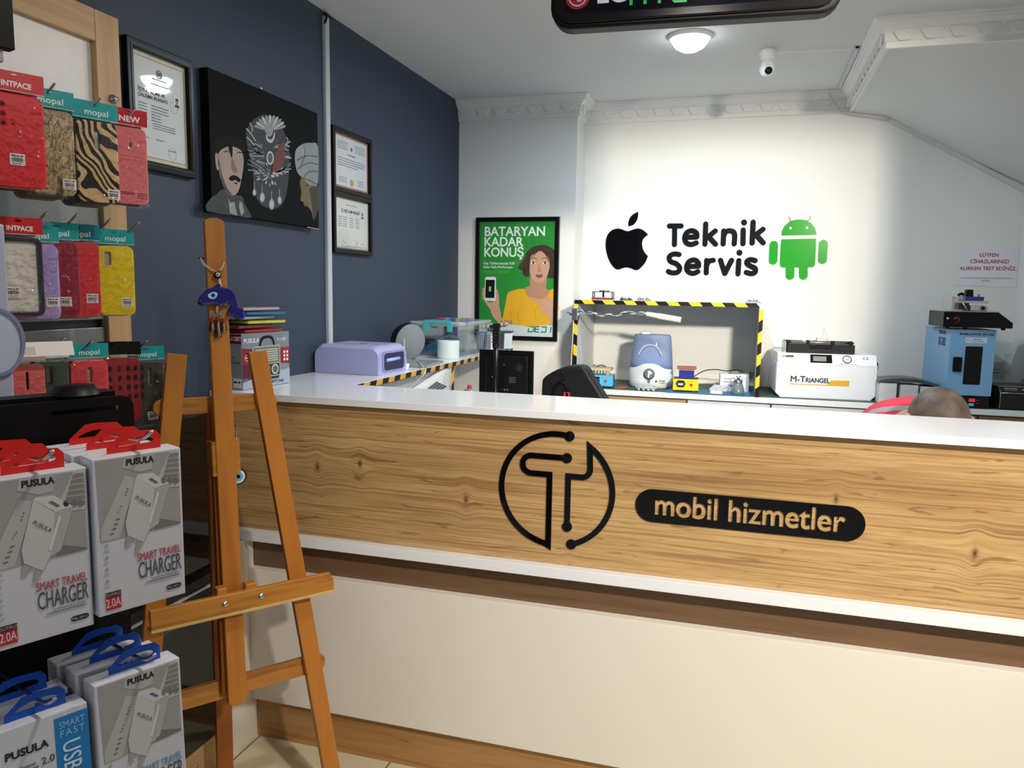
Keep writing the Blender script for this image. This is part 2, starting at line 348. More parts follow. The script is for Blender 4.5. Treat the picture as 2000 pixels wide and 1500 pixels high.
# plaster cornice, one mitred run
PROF = [(.060, 0), (.060, .007), (.052, .010), (.052, .016), (.044, .020), (.042, .027), (.030, .036), (.020, .048), (.017, .076), (.012, .081), (.012, .101), (0, .102)]
path = [(XL, YC), (XC, YC), (XC, YB), (XS_, YB), (XS_, YS_), (XR+.3, YS_)]
plaster = C('#ebebe8', .6, var=.01)
def cornice(path):
    out = []
    P = [Vector(p) for p in path]; nr = [Vector(((b_-a).normalized().y, -(b_-a).normalized().x)) for a, b_ in zip(P, P[1:])]
    for i in range(len(P)-1):
        b = MB(); d = (P[i+1]-P[i]).normalized()
        def off(k, o):
            n0 = nr[k-1] if k > 0 else nr[k]; n1 = nr[k] if k < len(nr) else nr[-1]
            m = n0+n1; m = m/m.dot(n1); return P[k]+m*o
        vts = []; n = len(PROF)
        for k in (i, i+1):
            for o, z in PROF: q = off(k, o); vts.append((q.x, q.y, ZH-z-.0001))
        b.poly(vts, [(j, j+1, n+j+1, n+j) for j in range(n-1)], plaster)
        # scalloped band: row of rounded tongues under the crown
        Lg = (P[i+1]-P[i]).length; cnt = max(1, round(Lg/.089)); st = Lg/cnt
        M = Matrix(((d.x, 0, nr[i].x, P[i].x), (d.y, 0, nr[i].y, P[i].y), (0, 1, 0, ZH), (0, 0, 0, 1)))
        for k in range(cnt):
            x0 = k*st+st*.5
            lp = smooth([(x0-st*.36, -.047), (x0-st*.30, -.060), (x0-st*.17, -.0755), (x0, -.0765), (x0+st*.17, -.0755), (x0+st*.30, -.060), (x0+st*.36, -.047), (x0, -.043)], 3)
            b.shape(lp, .010, plaster, M @ T(0, 0, .0185), bv=.003)
        struct(b, 'trim_%d' % (i+1))
cornice(path)
# ------------------------------------------------------------------ lamps
def dome(x, y, label, glow, col, power, r=.074):
    t = thing('ceiling_lamp', label, 'ceiling light', (x, y, ZH), group=None)
    b = MB(); b.lathe([(r+.012, 0), (r+.014, -.006), (r+.004, -.014), (r-.004, -.014)], C('#f4f4f4', .3)); b.build('rim', t)
    b = MB(); b.lathe([(r-.004, -.012), (r*.93, -.024), (r*.75, -.042), (r*.45, -.055), (0, -.061)], C(glow, .4, var=0, emit=14)); b.build('diffuser', t)
    l = light('lamp_light', 'AREA', (x, y, ZH-.064), power, col, .10); l.data.shape = 'DISK'; l.data.spread = R_(178)
    return t
dome(-.254, 3.21, 'glowing round dome lamp on the ceiling just below the black hanging sign', '#f4f8ff', (.62, .82, 1), 14)
dome(-.254, 2.52, 'round dome lamp on the ceiling behind the hanging sign, above the counter', '#fff2dc', (1, .90, .76), 12)
dome(-.1, .95, 'round dome lamp on the ceiling in front of the counter', '#fff2dc', (1, .96, .9), 9.5)
dome(-.254, -.9, 'added round dome lamp for fill light, unseen near the shop entrance', '#f4f8ff', (.9, .95, 1), 4)  # extra dome behind the viewpoint, added as fill light
t = thing('spotlight', 'white double headed spotlight above the shop floor aimed at the back wall', 'spotlight', (1.1, -.10, 2.345))
b = MB(); b.cyl((0, 0, 0), (0, 0, ZH-2.346), .008, WHITE); b.lathe([(.05, -.07), (.05, .05), (.0, .055)], WHITE, X=RX(-100)); b.build('lamp_body', t)
b = MB(X=T(.15, 0, -.035)); b.cyl((0, 0, 0), (0, 0, ZH-2.311), .008, WHITE); b.lathe([(.05, -.07), (.05, .05), (.0, .055)], WHITE, X=RX(-125)); b.build('lamp_body', t)
# ------------------------------------------------------------------ hanging brand sign
SX0 = at(1087, 62, y=2.0); SX1 = at(1637, 33, y=2.0)
sgw = .665; sgM = Matrix.Translation((-.491, 1.985, 2.058)) @ RZ(3.0)
sg = thing('hanging_sign', 'long black sign with rounded corners and phone brand logos hanging from the ceiling', 'sign', M=sgM)
b = MB(); b.shape(rrect(0, sgw, 0, .30, .045), .05, BLACK, FR(.015), bv=.006); b.shape([rrect(.008, sgw-.008, .008, .292, .04), rrect(.024, sgw-.024, .024, .276, .03)], .010, C('#151517', .2), FR(-.034), bv=.003); b.build('housing', sg)
b = MB(); b.shape(rrect(.026, sgw-.026, .026, .274, .028), .002, C('#0b0f1a', .08), FR(-.0352)); b.build('face_panel', sg)
# logos: round LG mark, LG, htc, blue oval
f_ = FR(-.0376)
def su(px, py): return onp(px, py, sgM.translation, 3.0)
b = MB(); cx, cz = su(1133, 6)[0], su(1133, 6)[1]+.002
rr = .030
b.shape(ell(cx, cz, rr), .001, C('#b3123f', .35), f_)
b.shape(stroke(ell(cx, cz, rr*.72, n=26, a0=-2, a1=-320)+[], .0028), .0014, WHITE, f_)
b.shape(stroke([(cx+rr*.72, cz), (cx+rr*.25, cz)], .0028), .0014, WHITE, f_); b.shape(stroke([(cx, cz+rr*.35), (cx, cz-rr*.35), (cx+rr*.28, cz-rr*.35)], .0028), .0014, WHITE, f_); b.shape(ell(cx-rr*.3, cz+rr*.3, .003), .0014, WHITE, f_)
b.build('round_logo', sg)
b = MB(); q = su(1168, 17); b.text('LG', .062, f_ @ T(q[0], q[1]), C('#e8ebf2', .3, emit=.15), .001, 'LEFT', .02); b.build('lettering', sg)
b = MB(); gm = C('#22b455', .3, emit=.15)
x0 = su(1232, 20)[0]; z0 = su(1232, 21)[1]
for k in range(3): b.shape([(x0+k*.0335, z0), (x0+.0075+k*.0335, z0), (x0+.0075+k*.0335, z0+.045), (x0+k*.0335, z0+.045)], .001, gm, f_)
b.shape(stroke([(x0-.0, z0+.047), (x0+.074, z0+.047)], .007, 0), .001, gm, f_)
b.shape(stroke([(x0+.135, z0+.002), (x0+.108, z0+.002), (x0+.100, z0+.010), (x0+.100, z0+.045), (x0+.135, z0+.045)], .0075, 0), .001, gm, f_)
b.build('lettering', sg)
b = MB(); q = su(1412, -8); b.shape([(q[0]+x*math.cos(.05)-y*math.sin(.05), q[1]+x*math.sin(.05)+y*math.cos(.05)) for x, y in ell(.004, .006, .072, .028, 40)], .001, C('#1648c8', .3, emit=.1), f_); b.build('oval_logo', sg)
b = MB(); q = su(1525, 4)
for k, w in enumerate((0, .018, .036, .056)): b.shape(ell(q[0]+w, q[1]+.006, .0075, .010, 12), .001, C('#6f7fb5', .3), f_)
b.build('lettering', sg)
b = MB(); b.cyl((.1, 0, .30), (.1, 0, ZH-2.058-.001), .004, METAL); b.cyl((sgw-.1, 0, .30), (sgw-.1, 0, ZH-2.058-.001), .004, METAL); b.build('hanger', sg)
# ------------------------------------------------------------------ ceiling camera and its cable
cc = at(1500, 98, z=ZH); cc = Vector((cc.x, cc.y, ZH))
c_ = thing('security_camera', 'white round security camera hanging from the ceiling', 'camera', cc, 12)
b = MB(); b.lathe([(0, 0), (.033, 0), (.034, -.006), (.033, -.02), (.027, -.036), (.022, -.044), (0, -.046)], PLAST); b.build('mount', c_)
b = MB(); b.ball((0, 0, -.071), (.031, .031, .033), PLAST, 28); b.shape(rrect(-.012, .012, -.089, -.052, .009), .004, C('#dfe0e2', .3), FR(-.0275) @ T(0, 0, 0)); b.build('head', c_)
b = MB(X=T(0, 0, -.078) @ RX(18)); b.cyl((0, -.022, -.0), (0, -.0345, -.0), .0145, C('#0a0b10', .08)); b.cyl((0, -.0335, 0), (0, -.0352, 0), .007, C('#1b1c24', .05)); b.build('lens', c_)
ce = at(1683, 92, z=ZH-.004); b = MB(); p0 = cc+Vector((.033, 0, -.008))
pts = [p0.lerp(ce, k/24)+Vector((0, .003*math.sin(k*1.1), -.003-.0035*math.sin(math.pi*k/24)-.001*math.sin(k*1.7))) for k in range(25)]
b.tube(pts, .0019, PLAST, 6); tag(b.build('cable'), 'thin white cable running across the ceiling from the camera to the cornice', 'cable')
# trunking on the left wall, on the ceiling by the cornice and under the stair slope
trm = C('#c3ccd2', .45)
b = MB(); b.box(XL, XL+.012, 2.607, 2.638, 1.101, ZH-.02, trm, .001); b.box(XL+.012, XL+.0135, 2.610, 2.635, 1.105, ZH-.025, trm); tag(b.build('cable_trunking'), 'vertical white cable trunking on the dark left wall', 'trunking')
b = MB(); b.box(.372, .390, 3.50, 4.13, ZH-.011, ZH, trm, .001); b.box(.376, .386, 3.49, 3.50, ZH-.009, ZH-.002, BLACK); tag(b.build('cable_trunking'), 'white cable trunking on the ceiling beside the cornice', 'trunking')
b = MB(); p = [at(1738, 234, y=YB-.006), at(2010, 376, y=YB-.006)]
d = (p[1]-p[0]).normalized(); n_ = Vector((-d.z, 0, d.x))
for k, w in ((0, .011), (.002, .008)): b.shape([((p[0]+n_*w).x, (p[0]+n_*w).z), ((p[0]-n_*w).x, (p[0]-n_*w).z), ((p[1]-n_*w).x, (p[1]-n_*w).z), ((p[1]+n_*w).x, (p[1]+n_*w).z)], .012, C('#d6d5cd', .5), FR(YB-k))
tag(b.build('cable_trunking'), 'sloping white cable trunking under the stair on the back wall', 'trunking')
b = MB(); pp = [at(1619, 181, y=YB-.07), at(1632, 205, y=YB-.04), at(1650, 221, y=YB-.02), at(1690, 228, y=YB-.008), at(1735, 236, y=YB-.008), at(1745, 241, y=YB-.008)]
b.tube(smooth(pp, 5, False), .0032, C('#cfc8bd', .5), 6); tag(b.build('cable'), 'pale cable crossing the cornice corner to the sloping trunking', 'cable')
b = MB(); pp = [(XL+.006, 2.66, ZH-.012), (XL+.008, 2.62, ZH-.008), (XL+.02, 2.605, ZH-.03), (XL+.014, 2.60, ZH-.05)]
b.tube(smooth(pp, 4, False), .004, BLACK, 6); tag(b.build('cable'), 'short black cable at the top of the left wall trunking', 'cable')
# ------------------------------------------------------------------ door frame / slatwall on the left wall
oak = ramp_mat('pale_oak', [(.3, '#a98456'), (.5, '#c9a373'), (.7, '#b78f5e')], 1, (12, 12, 1.2), .45)
oakh = ramp_mat('pale_oak_across', [(.3, '#a98456'), (.5, '#c9a373'), (.7, '#b78f5e')], 1, (12, 1.2, 20), .45)
wf = thing('slatwall_display', 'oak framed wall display panel with grey slatwall and white upper panel', 'display panel', (XL, 1.2, 0))
fx = XL+.028; yr = at(231, 37, x=fx).y; zt = at(231, 37, x=fx).z; yl = .75; pw_ = yr-at(187, 80, x=fx).y; rh_ = zt-at(187, 80, x=fx).z
b = MB(); b.box(XL, fx, yr-pw_, yr, 1.055, zt, oak, .0015); b.build('frame_post', wf, True)
b = MB(); b.box(XL, fx, yl, yr-pw_-.0005, zt-rh_, zt, oakh, .0015); b.build('frame_rail', wf, True)
b = MB(); b.box(XL, XL+.012, yl, yr-pw_-.0005, 1.68, zt-rh_-.0005, C('#e8e6e6', .35)); b.build('upper_panel', wf, True)
b = MB(); alu = C('#9a9c9c', .3, .6); k = 0; z = 1.62
while z > 1.16:
    b.box(XL, XL+.018, yl, yr-pw_-.0005, z-.085, z, C('#8f9190', .35, .3), .001); b.box(XL, XL+.006, yl, yr-pw_-.0005, z, z+.02, C('#23272b', .4)); z -= .105; k += 1
b.build('slat_panel', wf, True)
b = MB(X=Matrix.Translation((fx, *at(220, 194, x=fx).yz))); b.lathe([(0, 0), (.011, 0), (.011, .003), (.007, .007), (.006, .012), (0, .013)], METAL, X=RY(90)); b.build('lock', wf, True)
# dark corner sign top left with grey clip
q = at(30, 98, x=-1.0); t = thing('dark_sign', 'black hanging board at the top left corner with a grey clip beneath', 'board', q)
b = MB(); b.box(-.02, 0, -.20, 0, 0, .35, C('#0b0d0e', .5, spec=.2), .001, X=RZ(-20)); b.build('board', t)
b = MB(); b.box(-.018, -.008, -.09, -.012, -.018, 0, C('#8f959b', .4), .002, X=RZ(-20)); b.build('clip', t)
# ------------------------------------------------------------------ reception counter
CM = Matrix.Translation((-.4, 1.96, 0))
kn = []
for (px, py, s) in ((620, 912, .016), (703, 906, .015), (910, 976, .016), (1904, 1081, .017), (1112, 1109, .010), (1633, 975, .012)):
    q = at(px, py, y=1.958); kn.append((q.x+.4, 0, q.z, s*1.6))
STOP = [(.26, '#86643b'), (.36, '#b48f5c'), (.43, '#c9a671'), (.48, '#b8925f'), (.53, '#ccaa77'), (.59, '#b08a57'), (.66, '#cba874'), (.78, '#987346')]
cwood = ramp_mat('counter_pine', STOP, 1, (.9, 1, 30), .36, 9, .25, .15, knots=kn, var2=((9, 1, 62), .63, '#6a4b2e'), bands=((.7, 1, 9), .48, '#8e6b45', .55, (1.6, 1, 150)))
cwood2 = ramp_mat('counter_pine_shaded_band', [(.3, '#5f4733'), (.5, '#785b42'), (.7, '#664c37')], 1, (1.3, 1, 30), .42, 8, .2, knots=[(-1.02, 0, .60, .010)], var2=((3, 1, 55), .64, '#5a3c22'))  # pine colour darkened to carry the shade under the ledge
lam = C('#edf0f7', .13, var=.004, scale=2, spec=.5); cream = C('#e9e4da', .28, var=.008, scale=2)
ct = thing('reception_counter', 'long white and pine reception counter with a dark round logo on its front', 'counter', M=CM)
XE = 2.1
yb_ = 2.232; strip_x = -1.191
b = MB(); b.box(XL+.001, XE, 1.93, yb_, 1.08, 1.10, lam, .0012); b.box(XL+.001, strip_x, yb_-.001, YC-.001, 1.08, 1.0999, lam, .001); b.build('counter_top', ct, True)
b = MB(); b.box(XL+.001, XE, 1.958, 1.974, .684, 1.08, cwood); b.build('front_panel', ct, True)
b = MB(); b.box(XL+.001, XE, 1.93, 2.0, .653, .683, lam, .0012); b.build('ledge', ct, True)
b = MB(); b.box(-1.4095, XE, 1.985, 2.0, .54, .653, cwood2); b.build('middle_band', ct, True)
b = MB(); b.box(-1.4095, XE, 1.955, 1.984, .137, .557, cream, .001); b.build('lower_panel', ct, True)
b = MB(); b.box(-1.4095, XE, 1.98, 2.0, .0, .16, ramp_mat('counter_pine_plinth', [(.3, '#8c6236'), (.5, '#b38753'), (.7, '#9c7243')], 1, (1.2, 1, 26), .4, 8, .2, var2=((3, 1, 55), .64, '#6a4727'))); b.build('plinth', ct, True)
b = MB(); b.box(XL+.001, XE, yb_-.03, yb_-.012, 0.0, 1.08, C('#dfe2e4', .5)); b.build('rear_panel', ct, True)
# logo: one bent line with dots, 3 mm acrylic
zc = lambda x, y: (950+x/2.5, 810+y/2.5)
def pl(pts, yy=1.958): return [(lambda q: (q.x, q.z))(at(*zc(*p_), y=yy)) for p_ in pts]
cen = pl([(347, 362)])[0]; R0 = abs(pl([(617, 375)])[0][0]-pl([(76, 362)])[0][0])/2
cen = ((pl([(617, 375)])[0][0]+pl([(76, 362)])[0][0])/2, (pl([(347, 78)])[0][1]+pl([(347, 650)])[0][1])/2)
acr = C('#0a090c', .06, var=0, coat=.5); b = MB(); w = .0148; f_ = FR(1.9577)
P = pl([(410, 95), (395, 207), (220, 197), (187, 240), (220, 285), (303, 290), (303, 635), (415, 630), (512, 150), (510, 265), (480, 300), (397, 297), (395, 545)])
def ang(p_): return math.degrees(math.atan2(p_[1]-cen[1], p_[0]-cen[0]))
a0 = ang(P[0]); a1 = ang(P[6])
arc = lambda s, e, n=40: [(cen[0]+R0*math.cos(R_(s+(e-s)*k/n)), cen[1]+R0*math.sin(R_(s+(e-s)*k/n))) for k in range(n+1)]
sx = P[6][0]; top = P[5][1]
A = arc(a0, a1+360); A[-1] = (sx, A[-1][1]-.004)
b.shape(stroke(A+[(sx, top)]+[(P[4][0], top)]+[(P[4][0]-(P[2][1]-top)/2*math.sin(R_(a_)), (top+P[2][1])/2-(P[2][1]-top)/2*math.cos(R_(a_))) for a_ in range(0, 181, 15)]+[(P[1][0], P[2][1])], w), .004, acr, f_)
a2 = ang(P[7]); a3 = ang(P[8]); rx = P[12][0]
B_ = arc(a2, a3, 30)
b.shape(stroke(B_+[(P[8][0]-.022+.022*math.cos(R_(a_)), top+.022-.022*math.sin(R_(a_))) for a_ in range(0, 91, 15)]+[(rx, top), (rx, P[12][1])], w), .004, acr, f_)
for c in (A[0], (P[1][0], P[2][1]), B_[0], (rx, P[12][1])): b.shape(ell(c[0], c[1], .0135), .0041, acr, f_)
b.build('round_logo', ct, True)
# name plate with cut-out lettering
q0 = pl([(729, 440)])[0]; q1 = pl([(1850, 532)])[0]; zt_ = pl([(820, 362)])[0][1]; zb_ = pl([(820, 521)])[0][1]
zt2 = pl([(1760, 446)])[0][1]; zb2 = pl([(1760, 617)])[0][1]
zt_ = (zt_+zt2)/2; zb_ = (zb_+zb2)/2; hh = zt_-zb_
def text_loops(txt, size, sx, bold):
    c = bpy.data.curves.new('t', 'FONT'); c.body = txt; c.size = size; c.offset = bold*size; c.fill_mode = 'NONE'; c.resolution_u = 6
    o = bpy.data.objects.new('t', c); me = bpy.data.meshes.new_from_object(o); nx = {}
    for e in me.edges:
        a, b_ = e.vertices; nx.setdefault(a, []).append(b_); nx.setdefault(b_, []).append(a)
    seen, out = set(), []
    for v in nx:
        if v in seen: continue
        lp = [v]; seen.add(v); cur = v
        while True:
            n = [k for k in nx[cur] if k not in seen]
            if not n: break
            cur = n[0]; seen.add(cur); lp.append(cur)
        out.append([(me.vertices[k].co.x*sx, me.vertices[k].co.y) for k in lp])
    return out
def fatten(l, al, d, q):
    xs = [p_[0] for p_ in l]; ys = [p_[1] for p_ in l]; hole = any(o is not l and min(p_[0] for p_ in o) < min(xs) and max(p_[0] for p_ in o) > max(xs) and min(p_[1] for p_ in o) < min(ys) and max(p_[1] for p_ in o) > max(ys) for o in al)
    ar = sum(a[0]*b_[1]-b_[0]*a[1] for a, b_ in zip(l, l[1:]+l[:1])); s = (1 if ar > 0 else -1)*(-1 if hole else 1); out = []
    for i in range(len(l)):
        a, b_, c = l[i-1], l[i], l[(i+1) % len(l)]; t = (Vector(c)-Vector(b_)).normalized()+(Vector(b_)-Vector(a)).normalized()
        t = t.normalized() if t.length > 1e-6 else Vector((1, 0)); out.append((b_[0]+t.y*d*s*q, b_[1]-t.x*d*s))
    return out
tx0 = pl([(818, 490)])[0]; tx1 = pl([(1748, 560)])[0]; siz = hh*.92
lps = text_loops('mobil hizmetler', siz, 1, .026); wd = max(x for l in lps for x, y in l); k_ = (tx1[0]-tx0[0])/wd; lps = [fatten(l, lps, hh*.030, 1/k_) for l in lps if len(l) > 2]; zz = (tx0[1]+tx1[1])/2-.001
b = MB(); b.shape([rrect(q0[0], q1[0], zb_, zt_, hh/2-.0005, 12)]+[[(tx0[0]+x*k_, zz+y) for x, y in l] for l in lps if len(l) > 2], .004, acr, f_); b.build('name_plate', ct, True)
# hazard tape along the inner edge of the side wing
def hazard(P0, P1, up, w, out, name, parent, step=.05, slant=.5, y=('#f0b81c'), world=True, m=None):
    P0, P1, up, out = Vector(P0), Vector(P1), Vector(up).normalized(), Vector(out).normalized(); L = (P1-P0).length; d = (P1-P0)/L
    M = Matrix(((d.x, up.x, out.x, P0.x), (d.y, up.y, out.y, P0.y), (d.z, up.z, out.z, P0.z), (0, 0, 0, 1)))
    b = m or MB(); yl_ = C(y, .4, var=.02); bk = C('#131313', .4); s = w*slant; k = -1
    while k*step < L+s:
        lo, hi = k*step, (k+1)*step
        q = [(max(0, min(L, lo)), 0), (max(0, min(L, hi)), 0), (max(0, min(L, hi+s)), w), (max(0, min(L, lo+s)), w)]
        if q[1][0] > q[0][0]+1e-4 or q[2][0] > q[3][0]+1e-4: b.shape(q, .0005, yl_ if k % 2 else bk, M)
        k += 1
    return b if m else b.build(name, parent, world)
wg = thing('side_cabinet', 'white cabinet under the left wing of the counter with black and yellow tape edges', 'cabinet', (-1.3, 3.0, 0))
b = MB(); b.box(XL+.001, strip_x-.02, yb_+.0, 3.085, 0, 1.079, C('#9ea3a5', .5)); b.build('side_panel', wg, True)
b = MB(); b.box(XL+.001, XL+.02, 3.0851, YC-.001, 0, 1.079, WHITE); b.box(XL+.02, strip_x-.01, 3.98, YC-.001, .0, 1.079, WHITE); b.box(XL+.02, strip_x-.01, 3.0851, 3.98, .62, .64, WHITE); b.build('shelf', wg, True)
b = MB(); b.box(strip_x-.03, strip_x-.001, 3.10, 3.125, 0, 1.079, WHITE); b.build('post', wg, True)
hazard((strip_x, 3.10, .75), (strip_x, 3.10, 1.079), (0, 1, 0), .025, (1, 0, 0), 'hazard_tape', wg, .05, .8)
hazard((strip_x, 3.985, .75), (strip_x, 3.985, 1.079), (0, 1, 0), .025, (1, 0, 0), 'hazard_tape', wg, .05, .8)
hazard((strip_x, 2.236, 1.0805), (strip_x, YC-.003, 1.0805), (0, 0, 1), .0185, (1, 0, 0), 'hazard_tape', ct, .048, .5, '#d9a53a')
# white vented box standing inside the wing opening, tilted
vb = thing('vented_box', 'white tilted box with a dark square vent grille below the taped wing edge', 'box', (strip_x, 2.9, .7))
pts = [(lambda q: (q.y, q.z))(at(*p_, x=strip_x+.03)) for p_ in ((884, 713), (884, 800), (770, 800))]; pts = [(y_, min(z_, 1.077)) for y_, z_ in pts]
b = MB(); b.shape(pts, .03, PLAST, LW(strip_x-.015), bv=.001); b.build('housing', vb, True)
G = [(lambda q: Vector((q.y, q.z)))(at(*p_, x=strip_x+.03)) for p_ in ((859, 745), (879, 755), (860, 768), (838, 761))]
b = MB(); b.shape([tuple(v) for v in G], .001, C('#a8b0b8', .5), LW(strip_x+.015)); 
for i in range(6):
    for j in range(4):
        c = G[0].lerp(G[1], (j+.5)/4).lerp(G[3].lerp(G[2], (j+.5)/4), (i+.5)/6); e1 = (G[1]-G[0])*.09; e2 = (G[3]-G[0])*.045
        b.shape([tuple(c-e1-e2), tuple(c+e1-e2), tuple(c+e1+e2), tuple(c-e1+e2)], .0012, C('#20252c', .5), LW(strip_x+.016))
b.build('vent_grille', vb, True)
# ------------------------------------------------------------------ low display case along the left wall, next to the counter end
lc = thing('display_case', 'low dark glass display case against the left wall with an oak plinth and white end', 'cabinet', (-1.45, 1.5, 0))
xf = -1.41; dgl = C('#101214', .05, var=.3, scale=2, coat=.6)
b = MB(); b.box(XL+.03, xf, 1.861, 1.984, 0, .652, cream, .001); b.build('end_panel', lc, True)
b = MB(); b.box(XL+.03, xf-.003, .9, 1.86, .115, .50, dgl); b.build('lower_door', lc, True)
b = MB(); b.box(XL+.001, xf-.03, .9, 1.86, .60, 1.05, dgl); b.build('upper_glass', lc, True)
b = MB(); b.box(xf-.004, xf+.002, .9, 1.86, .565, .572, C('#b9c3c4', .3, .5)); b.box(XL+.03, xf-.004, .9, 1.86, .50, .60, C('#1b1d1e', .2)); b.box(xf-.004, xf+.001, .9, 1.86, .50, .53, C('#57585a', .25, .8)); b.build('metal_rail', lc, True)
b = MB(); b.box(XL+.03, xf, .9, 1.86, 0, .1145, oakh, .001); 
b.build('plinth', lc, True)
for yy in (1.70, 1.745, 1.80):
    b = MB(X=Matrix.Translation((xf, yy, .07+.02*(yy == 1.745)))); b.lathe([(0, .0015), (.004, .0015), (.0045, 0)], METAL, 10, X=RY(90)); b.build('screw', lc, True)

# ------------------------------------------------------------------ framed things on the left wall
dk = C('#0b0c0f', .3)
def framed(name, label, cat, y0, y1, z0, z1, fw, x=XL, dep=.018, fm=dk, bead=None, lean=0):
    t = thing(name, label, cat, M=Matrix.Translation((x, (y0+y1)/2, z0)) @ RZ(90)); w, h = y1-y0, z1-z0
    b = MB(); b.shape([rrect(-w/2, w/2, 0, h, .001, 1), rrect(-w/2+fw, w/2-fw, fw, h-fw, .001, 1)], dep, fm, FR(0), bv=.003)
    if bead: b.shape([rrect(-w/2+fw*.62, w/2-fw*.62, fw*.62, h-fw*.62, .001, 1), rrect(-w/2+fw*.75, w/2-fw*.75, fw*.75, h-fw*.75, .001, 1)], .0015, bead, FR(-dep))
    b.build('frame', t); return t, w, h
def scribble(b, x0, x1, y, m, X, n=9, h=.004, th=.0005, seed=1):
    rnd = random.Random(seed); x = x0
    while x < x1-.001:
        l = min(x1-x, rnd.uniform(h*.9, h*3.2)); b.shape([(x, y), (x+l, y), (x+l, y+h*rnd.uniform(.55, .9)), (x, y+h*rnd.uniform(.55, .9))], th, m, X); x += l+h*.5
ink = C('#34373f', .6); ink2 = C('#6d7178', .6)
A_ = at(236.5, 68, x=XL); B_2 = at(375, 349, x=XL)
t, w, h = framed('framed_certificate', 'tall black framed certificate hanging beside the oak display frame', 'framed certificate', 1.642, 1.882, 1.709, 2.02, .017, bead=C('#3c3f45', .3, .5))
pap = C('#d4dae0', .5, coat=1, var=.01); yel = C('#cfc6a0', .6)
b = MB(); b.shape(rrect(-w/2+.016, w/2-.016, .016, h-.016, .001, 1), .006, C('#d6d2b8', .5, coat=1), FR(0)); b.shape(rrect(-w/2+.028, w/2-.028, .032, h-.032, .001, 1), .0003, pap, FR(-.006)); 
b.shape([rrect(-w/2+.027, w/2-.027, .031, h-.031, .001, 1), rrect(-w/2+.0285, w/2-.0285, .0325, h-.0325, .001, 1)], .0006, C('#9a8f55', .5), FR(-.0063))
f_ = FR(-.0064)
b.shape([ell(.0, h-.062, .011), ell(0, h-.062, .0085)], .0004, ink2, f_); b.shape(rrect(-.007, .007, h-.067, h-.057, .002), .0004, ink2, f_)
scribble(b, -.025, .025, h-.078, ink2, f_, h=.003); scribble(b, -.03, .03, h-.092, ink2, f_, h=.003, seed=3)
b.text('İŞYERİ AÇMA VE', .0125, f_ @ T(-.078, h-.118), ink, .0004, 'LEFT', .02); b.text('ÇALIŞMA RUHSATI', .0125, f_ @ T(-.078, h-.131), ink, .0004, 'LEFT', .02)
for k in range(6): scribble(b, -.078, -.048, h-.148-k*.0075, ink2, f_, h=.003, seed=k); scribble(b, -.033, .03 if k < 3 else .0, h-.148-k*.0075, ink2, f_, h=.003, seed=k+20)
for k in range(3): scribble(b, -.03, .055, h-.192-k*.006, ink2, f_, h=.0025, seed=k+40)
scribble(b, -.075, -.045, h-.232, ink2, f_, h=.003, seed=9); scribble(b, -.02, .01, h-.232, ink2, f_, h=.003, seed=19)
b.shape(rrect(.052, .076, h-.132, h-.103, .001, 1), .0004, C('#e6e7ea', .5), f_); b.shape(ell(.064, h-.117, .006, .008, 14), .0006, C('#b08a78', .6), f_); b.shape(rrect(.0555, .0725, h-.1318, h-.125, .002), .0006, C('#2c303c', .6), f_); b.shape(ell(.064, h-.111, .0063, .0035, 12), .0007, C('#2a2220', .6), f_)
b.shape([ell(.052, h-.135, .015), ell(.052, h-.135, .0143)], .0003, C('#7e93b5', .5), f_); b.shape([ell(.04, .052, .015, .017), ell(.04, .052, .0143, .0163)], .0003, C('#7e93b5', .5), f_); scribble(b, .025, .055, .058, C('#7e93b5', .5), f_, h=.004, seed=4)
b.build('certificate', t)
b = MB(X=T(0, -.004, h+.006)); b.lathe([(0, .003), (.004, .002), (.0045, 0)], METAL, 12, X=RX(90)); b.build('hook', t)
# two small certificates
t, w, h = framed('framed_certificate', 'small black framed diploma with a red border, above the other small certificate', 'framed certificate', 2.652, 2.962, 1.776, 2.008, .012)
b = MB(); b.shape(rrect(-w/2+.01, w/2-.01, .01, h-.01, .001, 1), .006, C('#a0695c', .5, coat=.6), FR(0)); b.shape(rrect(-w/2+.026, w/2-.026, .024, h-.024, .001, 1), .0003, C('#cfd3da', .5, coat=.6), FR(-.006)); f_ = FR(-.0063)
b.shape(ell(0, h-.062, .008, n=12), .0004, ink2, f_)
for k in range(4): scribble(b, -.11, -.03, h-.045-k*.008, ink2, f_, h=.003, seed=k); scribble(b, .03, .11, h-.045-k*.008, ink2, f_, h=.003, seed=k+5)
scribble(b, -.03, .03, h-.088, C('#8f2f2a', .5), f_, h=.005, seed=8)
for k in range(4): scribble(b, -.11, .11 if k < 3 else .05, h-.105-k*.009, ink2, f_, h=.0032, seed=k+50)
for k in range(3): scribble(b, -.1, -.04, .055-k*.008, ink2, f_, h=.003, seed=k+70); scribble(b, .05, .10, .055-k*.008, ink2, f_, h=.003, seed=k+80)
b.shape(ell(0, .043, .014, n=18), .0006, C('#c9a544', .5), f_); b.build('certificate', t)
t, w, h = framed('framed_certificate', 'small black framed permit with a patterned border, below the red bordered diploma', 'framed certificate', 2.652, 2.962, 1.545, 1.771, .012)
b = MB(); b.shape(rrect(-w/2+.01, w/2-.01, .01, h-.01, .001, 1), .006, C('#9a9b8f', .5, coat=.6), FR(0)); b.shape(rrect(-w/2+.022, w/2-.022, .022, h-.022, .001, 1), .0003, C('#d3d5d2', .5, coat=.6), FR(-.006)); f_ = FR(-.0063)
for k in range(30): b.shape(ell(-w/2+.016+k*(w-.032)/29, .016, .0025, n=6), .0003, ink2, FR(-.006)); b.shape(ell(-w/2+.016+k*(w-.032)/29, h-.016, .0025, n=6), .0003, ink2, FR(-.006))
